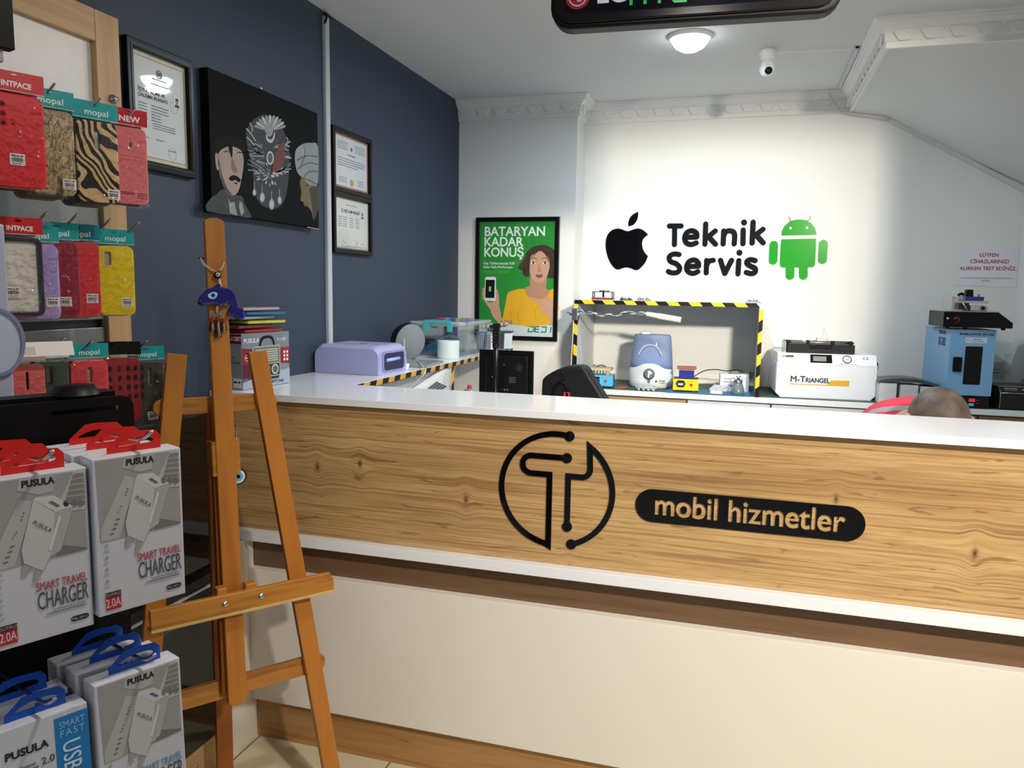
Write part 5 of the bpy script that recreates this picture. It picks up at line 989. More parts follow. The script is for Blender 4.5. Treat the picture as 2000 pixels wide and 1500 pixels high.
# chair
q = at(1122, 780, y=2.95); t = thing('desk_chair', 'black padded chair back with a red buckle and cord behind the counter', 'chair', (q.x, 2.95, 0))
def cz(px, py, y=2.95): v = at(px, py, y=y); return (v.x-q.x, v.z)
out = [cz(*p_) for p_ in ((1067, 800), (1068, 752), (1072, 739), (1092, 727), (1110, 721), (1135, 719), (1145, 724), (1152, 737), (1165, 757), (1180, 781), (1190, 800))]
out = [(out[0][0]-.02, .55)]+smooth(out, 3, False)+[(out[-1][0]+.03, .55)]
cb = C('#1b1d20', .45, var=.1)
b = MB(); b.shape(out, .09, cb, FR(.05), bv=.012); b.build('backrest', t)
b = MB(); pnts = [cz(*p_, y=2.91) for p_ in ((1097, 725), (1101, 740), (1108, 758), (1108, 775), (1109, 800))]; b.tube([(x, -.043, z) for x, z in smooth(pnts, 4, False)], .003, C('#0c0c0d', .4), 6); pnts = [cz(*p_, y=2.91) for p_ in ((1080, 768), (1084, 755), (1096, 746), (1106, 752), (1110, 765))]; b.tube([(x, -.048, z) for x, z in smooth(pnts, 4, False)], .0045, C('#0c0c0d', .3), 6); b.build('cord', t)
x_, z_ = cz(1109, 772, y=2.91); b = MB(); b.shape([rrect(x_-.013, x_+.010, z_-.03, z_+.012, .003), rrect(x_-.007, x_+.004, z_-.012, z_+.0118, .003)], .01, C('#c4333c', .4), FR(-.045), bv=.001); b.build('buckle', t)
b = MB(); b.box(-.24, .26, .0, .46, .44, .53, cb, .02, seg=3); b.build('seat', t)
b = MB(); b.cyl((0, .22, .07), (0, .22, .44), .025, BLACK)
for k in range(5): a = R_(72*k+10); b.tube([(0, .22, .09), (.28*math.cos(a), .22+.28*math.sin(a), .05)], [.02, .012], BLACK); b.ball((.28*math.cos(a), .22+.28*math.sin(a), .026), .026, BLACK, 10)
b.build('base', t)
# ------------------------------------------------------------------ things on the left wing
z1_ = 1.1005
t = thing('uv_nail_lamp', 'lilac plastic UV curing lamp with an open lit chamber on the white counter wing', 'lamp', M=Matrix.Translation((XL+.012, 2.505, z1_)) @ RZ(-3))
lil = C('#a9aede', .3, var=.01); lw, ld, lh = .262, .215, .105
def lsec(y, w, h, r=.03): return [(x, y, z) for x, z in [(0, 0)]+[(r-r*math.cos(R_(90*k/5)) , h-r+r*math.sin(R_(90*k/5))) for k in range(6)]+[(w-r+r*math.sin(R_(90*k/5)), h-r+r*math.cos(R_(90*k/5))) for k in range(6)]+[(w, 0)]]
b = MB(); b.loft([lsec(0, lw, lh-.012), lsec(.018, lw, lh), lsec(ld-.018, lw, lh), lsec(ld, lw, lh-.012)], lil, sm=False)
b.build('housing', t)
b = MB(); E_ = LW(lw)
dark = C('#262b55', .3); b.shape(rrect(.030, ld-.016, .010, lh-.022, .018), .001, lil, E_); b.shape(rrect(.036, ld-.022, .012, lh-.028, .014), .0015, dark, E_)
b.shape([rrect(.030, ld-.016, .010, lh-.022, .018), rrect(.037, ld-.023, .013, lh-.029, .014)], .004, C('#979cd2', .3), E_)
b.build('chamber_opening', t)
b = MB(); b.tube([(lw+.001, .06, .05), (lw+.002, ld-.06, .052)], .006, C('#93a9e0', .2, emit=.4), 8); b.build('tube_lamp', t)
b = MB(); b.shape(ell(.16, .09, .02, .010, 20), .002, C('#8f96a8', .3), TOP(lh)); b.build('top_badge', t)
q = at(800, 705, z=z1_); t = thing('round_speaker', 'grey round fabric disc with a dark rear shell standing on the wing against the wall', 'speaker', M=Matrix.Translation((-1.385, 3.10, z1_)) @ RZ(60))
hz = at(803, 636, y=3.05).z-z1_; r_ = hz/2+.004
b = MB(); b.lathe([(r_*.55, .06), (r_*.9, .045), (r_, .02), (r_, .0), (r_*.98, -.002), (0, -.002)], C('#1e2023', .5), 40, X=T(0, .0, r_) @ RX(-90+6)) ; b.build('rear_shell', t)
b = MB(); b.lathe([(0, -.003), (r_*.96, -.003), (r_*.97, -.001)], C('#8a8f93', .8, var=.1, scale=300), 40, X=T(0, 0, r_) @ RX(-90+6)); b.build('grille', t)
t = thing('grey_tray', 'flat grey tablet lying on the counter wing beside its taped edge', 'tablet', M=Matrix.Translation((-1.30, 2.93, z1_)) @ RZ(6))
b = MB(); b.box(-.115, .095, -.11, .14, 0, .008, C('#8d9496', .3), .003); b.build('slab', t)
q = at(789, 722, z=z1_); t = thing('tweezer_holder', 'small white cup with a silver tool and pin standing beside the lilac lamp', 'holder', (q.x, q.y, z1_))
b = MB(); b.lathe([(0, 0), (.017, 0), (.019, .006), (.021, .022), (.018, .024), (0, .022)], PLAST, 24); b.build('cup', t)
hz = at(788, 660, y=q.y).z-z1_
b = MB(); b.lathe([(.012, .022), (.010, .04), (.007, .055), (.009, .062), (.005, .075), (.0035, hz-.01), (.002, hz), (0, hz)], C('#c8d4dc', .15, .5), 16); b.tube([(.006, -.006, .024), (.008, -.004, .07)], .003, METAL, 6); b.build('tool', t)
b = MB(); pp = [at(803, 706, z=z1_+.004), at(815, 706, z=z1_+.01), at(827, 717, z=z1_+.012), at(829, 730, z=z1_+.002), Vector((strip_x+.008, 2.62, 1.03)), Vector((strip_x+.02, 2.5, .93))]
b.tube(smooth(pp, 6, False), .0018, PLAST, 6); tag(b.build('cable'), 'thin white cable looping over the taped wing edge', 'cable')
q = at(881, 699, z=z1_); hz = at(881, 665, y=q.y).z-z1_
t = thing('paper_roll', 'plain white cylindrical roll standing near the taped wing edge', 'roll', (q.x-.01, q.y-.01, z1_))
b = MB(); b.lathe([(.015, .001), (.049, 0), (.050, .002), (.050, hz-.002), (.049, hz), (.014, hz), (.014, .001)], C('#e3efec', .5, var=.01), 40); b.build('roll', t)
# clear storage box with turquoise handle
q = at(828, 690, z=z1_); t = thing('storage_box', 'clear plastic storage box with a turquoise clip handle on the counter wing', 'storage box', M=Matrix.Translation((-1.285, 3.345, z1_)) @ RZ(0))
clr = film('clear_plastic', (.93, .96, .98, 1), .18, 12, .15, .05); b = MB(); sw_, sd, shh = .235, .40, .139
def rs(x0, x1, y0, y1, z): return [(x, y, z) for x, y in rrect(x0, x1, y0, y1, .02, 4)]
b.loft([rs(-.19, .035, 0, sd, 0), rs(-.20, .045, -.01, sd+.01, shh)], clr, cap=False); b.poly([(-.19, 0, .001), (.035, 0, .001), (.035, sd, .001), (-.19, sd, .001)], [(0, 1, 2, 3)], clr); b.build('container', t)
lid = C('#c2d3dc', .12, alpha=.55, var=.02); b = MB(); b.loft([rs(-.212, .057, -.022, sd+.022, shh), rs(-.212, .057, -.022, sd+.022, shh+.018), rs(-.205, .05, -.015, sd+.015, shh+.022)], lid); b.build('lid', t)
b = MB(); tq = C('#4fc6d2', .3); X = FR(-.024)
b.shape([(-.13, shh-.022), (-.13, shh+.020), (-.12, shh+.028), (-.0, shh+.028), (.01, shh+.020), (.01, shh-.022), (-.012, shh-.022), (-.012, shh+.016), (-.108, shh+.016), (-.108, shh-.022)], .008, tq, X, bv=.001); b.build('clip_handle', t)
inr = thing('blue_tool', 'bright blue moulded tool inside the clear storage box', 'tool', M=Matrix.Translation((-1.40, 3.42, z1_+.003)))
b = MB(); b.box(-.03, .06, -.03, .07, .0, .045, C('#2f8fc4', .35), .008, seg=3); b.lathe([(.0, .06), (.03, .055), (.034, .045), (.03, .04)], C('#2f8fc4', .35), 20, X=T(.015, .02, 0)); b.cyl((.03, -.031, .03), (.03, -.036, .03), .006, METAL); b.build('housing', inr)
b = MB(); b.tube(smooth([(-.04, .1, .05), (.02, .12, .08), (.08, .1, .07), (.1, .02, .05), (.09, -.02, .02)], 6, False), .006, C('#aebfc9', .3), 8); b.build('hose', inr)
tag(MB(X=Matrix.Translation((-1.30, 3.40, z1_+.002))).box(-.02, .02, -.03, .03, 0, .028, BLACK, .002).build('black_case'), 'small black case inside the clear storage box', 'case')
t = thing('bead_case', 'long clear case of coloured beads, pink to yellow, on the storage box lid', 'case', M=Matrix.Translation((-1.36, 3.36, z1_+shh+.0225)) @ RZ(3))
b = MB(); 
for k, c in enumerate(('#e0559c', '#a8b4dc', '#5f86d8', '#c4d860', '#9fb4cf', '#b4a8dc')): b.box(.002+k*.027, .026+k*.027, .002, .028, .001, .017, C(c, .4, var=.2, scale=200), .001)
b.build('beads', t); b = MB(); b.box(0, .166, 0, .03, 0, .019, film('clear_lid', (.95, .96, 1, 1), .15, 5, .05, .05), .001); b.build('case_shell', t)
# pen baskets
for k, (px, py, lab, col, ins) in enumerate(((951, 680, 'grey perforated basket with black pens beside the storage box', '#9aa6b8', '#dfe5ea'), (985, 674, 'dark basket with a white front behind the arm stand', '#3b3f46', '#cfd8df'))):
    q = at(px, py, z=z1_); t = thing('pen_basket', lab, 'basket', M=Matrix.Translation((-1.262+.03*k, 3.79+.13*k, z1_)) @ RZ(28))
    b = MB(); cg = C(col, .4); b.loft([rs(-.05, .05, -.03, .04, 0), rs(-.058, .058, -.036, .046, .095)], cg, cap=False, sm=False); b.poly([(-.05, -.03, .001), (.05, -.03, .001), (.05, .04, .001), (-.05, .04, .001)], [(0, 1, 2, 3)], cg); b.box(-.062, .062, -.040, -.034, .090, .098, cg, .001); b.build('basket_wall', t)
    b = MB()
    for i in range(5):
        for j in range(7): b.shape(rrect(-.044+i*.011, -.038+i*.011, .012+j*.0105, .018+j*.0105, .001, 2), .0006, C('#2b3040', .5), FR(-.0345-.0006*j))
    b.shape([(.012, .004), (.052, .004), (.058, .085), (.014, .085)], .0012, C(ins, .5), FR(-.0375)); b.build('front_panel', t)
    if k == 0:
        for j in range(5):
            p_ = thing('pen', 'black pen leaning in the grey perforated basket', 'pen', M=Matrix.Translation((-1.262+.006*j-.01, 3.80+.008*j, z1_+.006)) @ RZ(28) @ RY(8+2*j), group='pens in the grey basket')
            b = MB(); b.cyl((0, 0, 0), (0, 0, .125), .004, C('#1a1c20', .3), 8); b.build('barrel', p_)
# ------------------------------------------------------------------ radio carton with packs on top
rb = Vector((-1.426, 1.972, 1.1005)); bx_l = .218; M = Matrix.Translation(rb) @ RZ(84)
t = thing('radio_carton', 'grey and red carton with a retro radio picture on the counter end', 'box', M=M); bh, bd = .168, .084
b = MB(); b.box(0, bx_l, 0, bd, 0, bh, C('#8e9198', .45, var=.05), .001); b.build('carton', t)
f_ = FR(-.0002); b = MB(); b.shape([(0.001, .001), (bx_l-.001, .001), (bx_l-.001, bh-.001), (.001, bh-.001)], .0004, C('#7e8796', .4, coat=.3, var=.35, scale=9), f_)
f2 = FR(-.0008); f3 = FR(-.0014); f4 = FR(-.002)
b.shape([(.001, .075), (.04, .075), (.05, .12), (.001, .125)], .0004, C('#8e2530', .4, coat=.3, var=.4, scale=14), f2); b.shape([(.001, .02), (.04, .03), (.05, .075), (.001, .075)], .0004, C('#5a1f2b', .4, coat=.3, var=.4, scale=14), f2)
b.shape([(.165, .07), (.217, .065), (.217, .118), (.165, .12)], .0004, C('#9c2431', .4, coat=.3, var=.3, scale=14), f2); b.shape([(.001, .001), (.217, .001), (.217, .05), (.17, .045), (.001, .032)], .0004, C('#a9b4c8', .4, coat=.3, var=.2, scale=14), f2)
rad = C('#a9ad9e', .4, coat=.3); b.shape(rrect(.045, .172, .030, .128, .006), .0004, rad, f3); b.shape(rrect(.05, .167, .074, .123, .004), .0004, C('#6f7568', .4), f4)
for k in range(6): b.shape(rrect(.056, .160, .079+k*.007, .0825+k*.007, .001), .0004, C('#c3c6b8', .4), FR(-.0026))
b.shape(rrect(.05, .167, .034, .070, .004), .0004, C('#3c4238', .4), f4); b.shape(ell(.145, .052, .016), .0004, C('#c9ccc8', .3), FR(-.0026)); b.shape(ell(.145, .052, .011), .0004, C('#5f6766', .3), FR(-.003)); b.shape(rrect(.06, .12, .045, .062, .002), .0004, C('#a4b24a', .4), FR(-.0026)); b.shape(ell(.07, .053, .008), .0004, C('#8d8f88', .3), FR(-.003))
b.shape([smooth([(.075, .128), (.082, .150), (.1, .158), (.128, .158), (.142, .148), (.147, .128)], 4, False)+smooth([(.140, .128), (.136, .142), (.125, .150), (.103, .150), (.09, .144), (.083, .128)], 4, False)][0], .0006, C('#1d1f22', .3), f3)
b.shape([(.05, .03), (.168, .03), (.16, .022), (.06, .022)], .0004, C('#2c3036', .4), f3)
wt_ = C('#eef0f4', .4)
b.text('PUSULA', .019, f3 @ T(.008, .140), wt_, .0004, 'LEFT', .02); b.text('M-113BT', .014, f3 @ T(.158, .140), wt_, .0004, 'LEFT', 0, sx=.85); b.text('Radyo USB/TF | Şarjlı', .012, f3 @ T(.09, .010), C('#23283a', .4), .0004, 'LEFT', .01, sx=.9)
for k in range(3): b.shape(rrect(.188, .196, .075+k*.012, .083+k*.012, .001), .0004, wt_, f3); b.shape(rrect(.202, .210, .075+k*.012, .083+k*.012, .001), .0004, wt_, f3)
b.shape([ell(.022, .095, .010, .010, 16), ell(.022, .095, .0088, .0088, 16)], .0004, wt_, f3); scribble(b, .014, .030, .094, wt_, f3, h=.003, seed=2)
b.build('front_artwork', t)
X = Matrix.Translation((0, bd, 0)) @ RZ(-90); b = MB(X=X); s1 = FR(-.0002)
b.shape([(.0, .0), (bd, 0), (bd, bh-.001), (0, bh-.001)], .0003, C('#85868a', .5), s1); b.shape([(.0, bh-.030), (bd, bh-.030), (bd, bh-.001), (0, bh-.001)], .0004, C('#6b1820', .45), FR(-.0005)); b.text('M-113BT', .018, FR(-.001) @ T(.03, bh-.021), wt_, .0003, 'LEFT', .01, sx=.8); b.text('ANTENNA', .009, FR(-.0006) @ T(.035, .078), ink, .0003, 'LEFT', 0); scribble(b, .035, .055, .095, ink, FR(-.0006), h=.004, seed=4)
b.shape(rrect(.05, .082, .006, .034, .001), .0004, C('#c8c9c9', .5), FR(-.0006)); scribble(b, .052, .080, .02, ink, FR(-.001), h=.008, seed=7)
b.shape(rrect(.0, .028, .03, .13, .001), .0003, C('#3b3d42', .5), FR(-.0006)); b.build('side_artwork', t)
# ------------------------------------------------------------------ wall-edge helper things end
# ------------------------------------------------------------------ wooden easel
EM = frame((-1.018, 1.747, 0), 53, 4)     # local x across, -y to the front, z up the leaning plane
ew = ramp_mat('orange_beech', [(.25, '#9c5c1c'), (.5, '#bd7726'), (.75, '#a9661f')], 1, (14, 14, 1.6), .38, 6, .1, .25)
ewh = ramp_mat('orange_beech_across', [(.25, '#9a611f'), (.5, '#bb7d2e'), (.62, '#8d561c'), (.75, '#b17429')], 1, (2.2, 14, 26), .38, 6, .1, .25)
ewl = ramp_mat('pale_raw_beech', [(.3, '#c39a55'), (.5, '#d9b873'), (.7, '#c7a15d')], 1, (2, 14, 26), .5)
es = thing('easel', 'orange wooden A-shaped easel standing in front of the counter', 'easel', M=EM)
cxm = -.2395
def plank(name, a, b_, w, y0, y1, m, top=0, bot=0, r=.0015):
    a, b_ = Vector(a), Vector(b_); d = (b_-a).normalized(); n = Vector((-d.y, d.x)); L = (b_-a).length
    M = Matrix(((n.x*-1, 0, d.x, a.x), (0, 1, 0, y0), (n.y*-1, 0, d.y, a.y), (0, 0, 0, 1)))   # local x across, y depth, z along
    def end(k, s):
        if not k: return [(w/2, s), (-w/2, s)] if s > 0 else [(-w/2, 0), (w/2, 0)]
        return [(w/2*math.cos(t), (s if s > 0 else 0)+(k*math.sin(t) if s > 0 else -k*math.sin(t))) for t in ([math.pi*j/10 for j in range(11)] if s > 0 else [math.pi-math.pi*j/10 for j in range(11)])]
    lp = end(bot, 0)+end(top, L)
    o = MB(); o.shape(lp, y1-y0, m, M @ FR(y1-y0), bv=r); return o.build(name, es)
plank('mast', (cxm, .385), (cxm, 1.562), .0425, -.030, -.012, ew, .010, .012)
plank('leg', (-.1435, 1.249), (.0195, .004), .0415, -.011, .010, ew, .012, 0)
plank('leg', (-.3345, 1.249), (-.4975, .004), .0415, -.011, .010, ew, .012, 0)
def xbar(name, z0, z1, x0, x1, y0, y1, m, r=.006):
    o = MB(); o.shape(rrect(x0, x1, z0, z1, r, 5), y1-y0, m, FR(y1), bv=.001); return o.build(name, es)
xbar('crossbar', 1.1035, 1.142, -.388, -.094, .0115, .028, ewh, .018)
xbar('crossbar', .381, .426, -.49, .006, .0115, .028, ewh, .018)
tb = MB(); tb.shape([(-.435, .627), (.003, .627), (.003, .650), (-.006, .668), (-.435, .668)], .016, ewh, FR(-.060), bv=.0025); tray = tb.build('tray_front', es)
tb = MB(); tb.box(-.437, .006, -.074, -.031, .616, .6262, ewl, .0015); tb.build('tray_shelf', es)
for x in (-.272, -.185): tb = MB(X=T(x, -.076, .648)); tb.lathe([(0, .0035), (.005, .003), (.0075, 0)], METAL, 16, X=RX(90)); tb.build('bolt', es)
tb = MB(); tb.box(-.285, -.262, -.062, -.0305, .660, .684, ew, .003); tb.box(-.217, -.19, -.062, -.0305, .660, .682, ew, .003); tb.build('tray_block', es)
tb = MB(); tb.box(-.272, -.262, -.028, .02, .95, 1.035, ewh, .002); tb.box(-.217, -.205, -.028, .02, .95, 1.04, ewh, .002); tb.build('clamp_block', es)
# rear leg, hinged at the top crossbar and swung back to the floor
M_i = EM.inverted(); 
pA = Vector((cxm, .055, 1.12)); fw = at(441, 1555, z=0); pB = M_i @ Vector((fw.x, fw.y, 0.003))
d = (pB-pA).normalized(); Xl = Vector((1, 0, 0)); Yl = d.cross(Xl).normalized(); Xl = Yl.cross(d)
Mr = Matrix(((Xl.x, Yl.x, d.x, pA.x), (Xl.y, Yl.y, d.y, pA.y), (Xl.z, Yl.z, d.z, pA.z), (0, 0, 0, 1)))
tb = MB(X=Mr); tb.box(-.021, .021, -.009, .009, 0, (pB-pA).length, C('#96561c', .4, var=.2, scale=20), .0015); tb.build('rear_leg', es)
# behind the mast: fixed centre rail between the crossbars
plank('centre_rail', (cxm-.016, .40), (cxm-.008, 1.12), .030, -.0115, .0112, C('#8a4c19', .4, var=.2, scale=20))
# ------------------------------------------------------------------ dolphin charm
q_ = lambda px, py, y=-.034: (lambda u: Vector((u[0], y, u[1])))(onp(px, py, EM @ Vector((0, y, 0)), 53, 4))
Z6 = lambda a, c: (300+a/3.488, 420+c/3.488)
dc = thing('dolphin_charm', 'deep blue glass dolphin evil-eye charm with tassels hanging on the easel mast', 'charm', M=EM @ T(cxm, -.03, 1.30)); dM = EM
gb = C('#0f0a78', .06, coat=1, var=.2, scale=15)
def dl(pts, n=4, closed=True): return smooth([(lambda v: (v.x, v.z))(q_(*Z6(*p_))) for p_ in pts], n, closed)
b = MB(X=dM); ol = dl([(312, 590), (325, 560), (350, 535), (385, 515), (408, 505), (432, 488), (440, 508), (470, 510), (510, 530), (540, 570), (556, 615), (558, 640), (590, 660), (596, 695), (570, 700), (545, 680), (508, 672), (520, 645), (535, 625), (520, 600), (490, 585), (470, 600), (440, 608), (420, 598), (380, 595), (345, 600), (318, 602)])
b.shape(ol, .016, gb, FR(-.036), bv=.006); gbd = b.build('glass_body', dc, True)
b = MB(X=dM); e = dl([(355, 548), (385, 528), (415, 532), (418, 550), (400, 572), (370, 572)]); b.shape(e, .001, C('#bfe3f5', .1, coat=1), FR(-.0522)); c = q_(*Z6(389, 550)); b.shape(ell(c.x, c.z, .0058, .0058), .0016, C('#3f97cf', .1, coat=1), FR(-.0524)); b.shape(ell(c.x, c.z, .0032), .0022, C('#0b0b1c', .1, coat=1), FR(-.0526)); b.build('eye', gbd, True)
cord = C('#c9c2ae', .8, var=.5, scale=300); cord2 = C('#2a1a1a', .8, var=.3, scale=300); b = MB(X=dM)
def p6(a, c, y=-.034): v = q_(*Z6(a, c)); return (v.x, y, v.z)
for o in (0, 5, 10):
    b.tube(smooth([p6(318+o*.3, 290+o), p6(335, 325+o, -.036), p6(375, 360+o*.6, -.038), p6(415, 385, -.040)], 4, False), .0015, [cord, cord2, cord][o//5], 6)
    b.tube(smooth([p6(482-o*.3, 315+o), p6(470, 345+o, -.036), p6(445, 378, -.040)], 4, False), .0015, [cord, cord2, cord][o//5], 6)
for o in (0, 8): b.tube([p6(438+o, 435, -.040), p6(442+o, 470, -.042), p6(444+o, 510, -.046)], .0016, cord, 6); b.tube([p6(424+o, 600, -.046), p6(422+o, 640, -.042), p6(422+o, 670, -.040)], .0014, cord, 6)
b.tube(smooth([p6(320, 290), (cxm-.03, -.0, p6(320, 285)[2]), (cxm, .005, p6(400, 285)[2]), (cxm+.03, 0, p6(480, 310)[2]), p6(482, 315)], 4, False), .002, cord2, 6); b.build('cord', dc, True)
b = MB(X=dM); x, y, z = p6(428, 412, -.043); b.ball((x, y, z), (.0095, .008, .0085), C('#17110f', .3), 16); b.ball((x-.001, y-.006, z+.001), (.0055, .004, .0055), C('#d8d5cf', .2, .3), 12); b.ball((x-.001, y-.0095, z+.001), (.002, .0015, .002), C('#3a1c18', .3), 8); b.build('bead', dc, True)
for a, c in ((404, 684), (449, 682)): b = MB(X=dM); x, y, z = p6(a, c, -.042); b.ball((x, y, z), .0042, C('#2f7fd8', .2, coat=.5), 12); b.build('bead', dc, True)
for a, c, l in ((388, 705, 100), (427, 695, 150), (465, 705, 95)):
    x, y, z = p6(a, c, -.042); x2, _, z2 = p6(a, c+l, -.042); b = MB(X=dM); b.cyl((x, y, z), (x, y, z-.012), .0042, C('#8f1a1c', .6), 10)
    for k in range(14): a_ = k*2.4; rr = .0012*math.sqrt(k); b.tube([(x+rr*math.cos(a_), y+rr*math.sin(a_), z-.011), (x+2.0*rr*math.cos(a_), y+1.6*rr*math.sin(a_), z2+random.uniform(0, .008))], .0009, [cord2, cord2, cord, C('#5c1718', .7)][k % 4], 5)
    b.build('tassel', dc, True)
# ------------------------------------------------------------------ evil eye charm on a bead chain
Z7 = lambda a, c: (300+a/3.947, 820+c/3.947); z7 = lambda a, c, y=.0: (lambda u: (u[0], y, u[1]))(onp(*Z7(a, c), EM @ Vector((0, y, 0)), 53, 4))
ev = thing('evil_eye_charm', 'round blue and white evil-eye bead on a silver ball chain beside the mast', 'charm', M=EM @ T(cxm+.03, 0, .93))
ex, ey, ez = z7(648, 435); er = .0235
b = MB(X=EM); XX = T(ex, ey, ez) @ RX(90); b.lathe([(0, .005), (er*.6, .0048), (er*.93, .003), (er, 0), (er*.93, -.003), (0, -.005)], C('#101438', .06, coat=1), 40, X=XX); b.cyl((ex, ey, ez+er), (ex, ey, ez+er+.008), .006, C('#101438', .1), 12); gds = b.build('glass_disc', ev, True)
b = MB(X=EM); b.lathe([(er*.70, .0054), (0, .006)], C('#e9f3f6', .08, coat=1), 32, X=XX); b.lathe([(er*.52, .0062), (0, .0068)], C('#5fb4dd', .08, coat=1), 28, X=XX); b.lathe([(er*.2, .0070), (0, .0075)], C('#0a0a14', .08), 20, X=XX); b.build('eye', gds, True)
b = MB(X=EM); 
for k in range(15):
    x, y, z = z7(641-6*math.sin(k/14*3), 60+17*k, -.003); b.ball((x, y, z), .0021, METAL, 8)
    if k > 2: x, y, z = z7(655-6*math.sin(k/14*2)-2, 64+17*k, .004); b.ball((x, y, z), .0021, METAL, 8)
b.build('ball_chain', ev, True)
b = MB(X=EM); x, y, z = z7(641, 58, 0); b.tube([(x, .012, z+.004), (x, -.006, z+.004)], .0015, METAL, 6); b.build('nail', ev, True)
# ------------------------------------------------------------------ phone cases hanging on the slatwall
BAG = film('case_bag', (.98, .98, .98, 1), .02, 60, .8)
def label_print(b, X, w=.024, h=.020):
    b.shape(rrect(-w/2, w/2, -h/2, h/2, .001, 2), .0004, C('#ece9e2', .5), X); rnd = random.Random(3); x = -w*.38
    scribble(b, -w*.4, w*.4, h*.25, ink, X @ T(0, 0, .0004), h=h*.13, th=.0002, seed=6)
    while x < w*.34: l = rnd.choice((.0006, .001, .0014)); b.shape([(x, -h*.22), (x+l, -h*.22), (x+l, h*.14), (x, h*.14)], .0002, ink, X @ T(0, 0, .0004)); x += l+rnd.choice((.0006, .001))
    scribble(b, -w*.35, w*.35, -h*.40, ink2, X @ T(0, 0, .0004), h=h*.1, th=.0002, seed=8)
def zebra():
    m = bpy.data.materials.new('zebra_stripes'); m.use_nodes = True; nt = m.node_tree; b = nt.nodes['Principled BSDF']; w = nt.nodes.new('ShaderNodeTexWave'); tc = nt.nodes.new('ShaderNodeTexCoord'); mp = nt.nodes.new('ShaderNodeMapping'); mp.inputs['Rotation'].default_value = (0, R_(35), 0)
    r = nt.nodes.new('ShaderNodeValToRGB'); w.inputs['Scale'].default_value = 19; w.inputs['Distortion'].default_value = 14; w.inputs['Detail'].default_value = 1; w.inputs['Detail Scale'].default_value = .9
    r.color_ramp.interpolation = 'CONSTANT'; r.color_ramp.elements[0].color = srgb('#1c1618'); r.color_ramp.elements[1].position = .5; r.color_ramp.elements[1].color = srgb('#e0c08c')
    nt.links.new(tc.outputs['Object'], mp.inputs[0]); nt.links.new(mp.outputs[0], w.inputs['Vector']); nt.links.new(w.outputs[0], r.inputs[0]); nt.links.new(r.outputs[0], b.inputs['Base Color']); b.inputs['Roughness'].default_value = .3; return m
zb_m = zebra(); camo_m = ramp_mat('leaf_camouflage', [(.3, '#2c241d'), (.4, '#8c7452'), (.47, '#c9b48c'), (.52, '#6f5638'), (.57, '#d8c7a0'), (.66, '#a3723f'), (.75, '#40382c')], 30, (1, 1, .55), .3, 4, 1.6)
TEAL = '#1aa3a8'
hs = 0
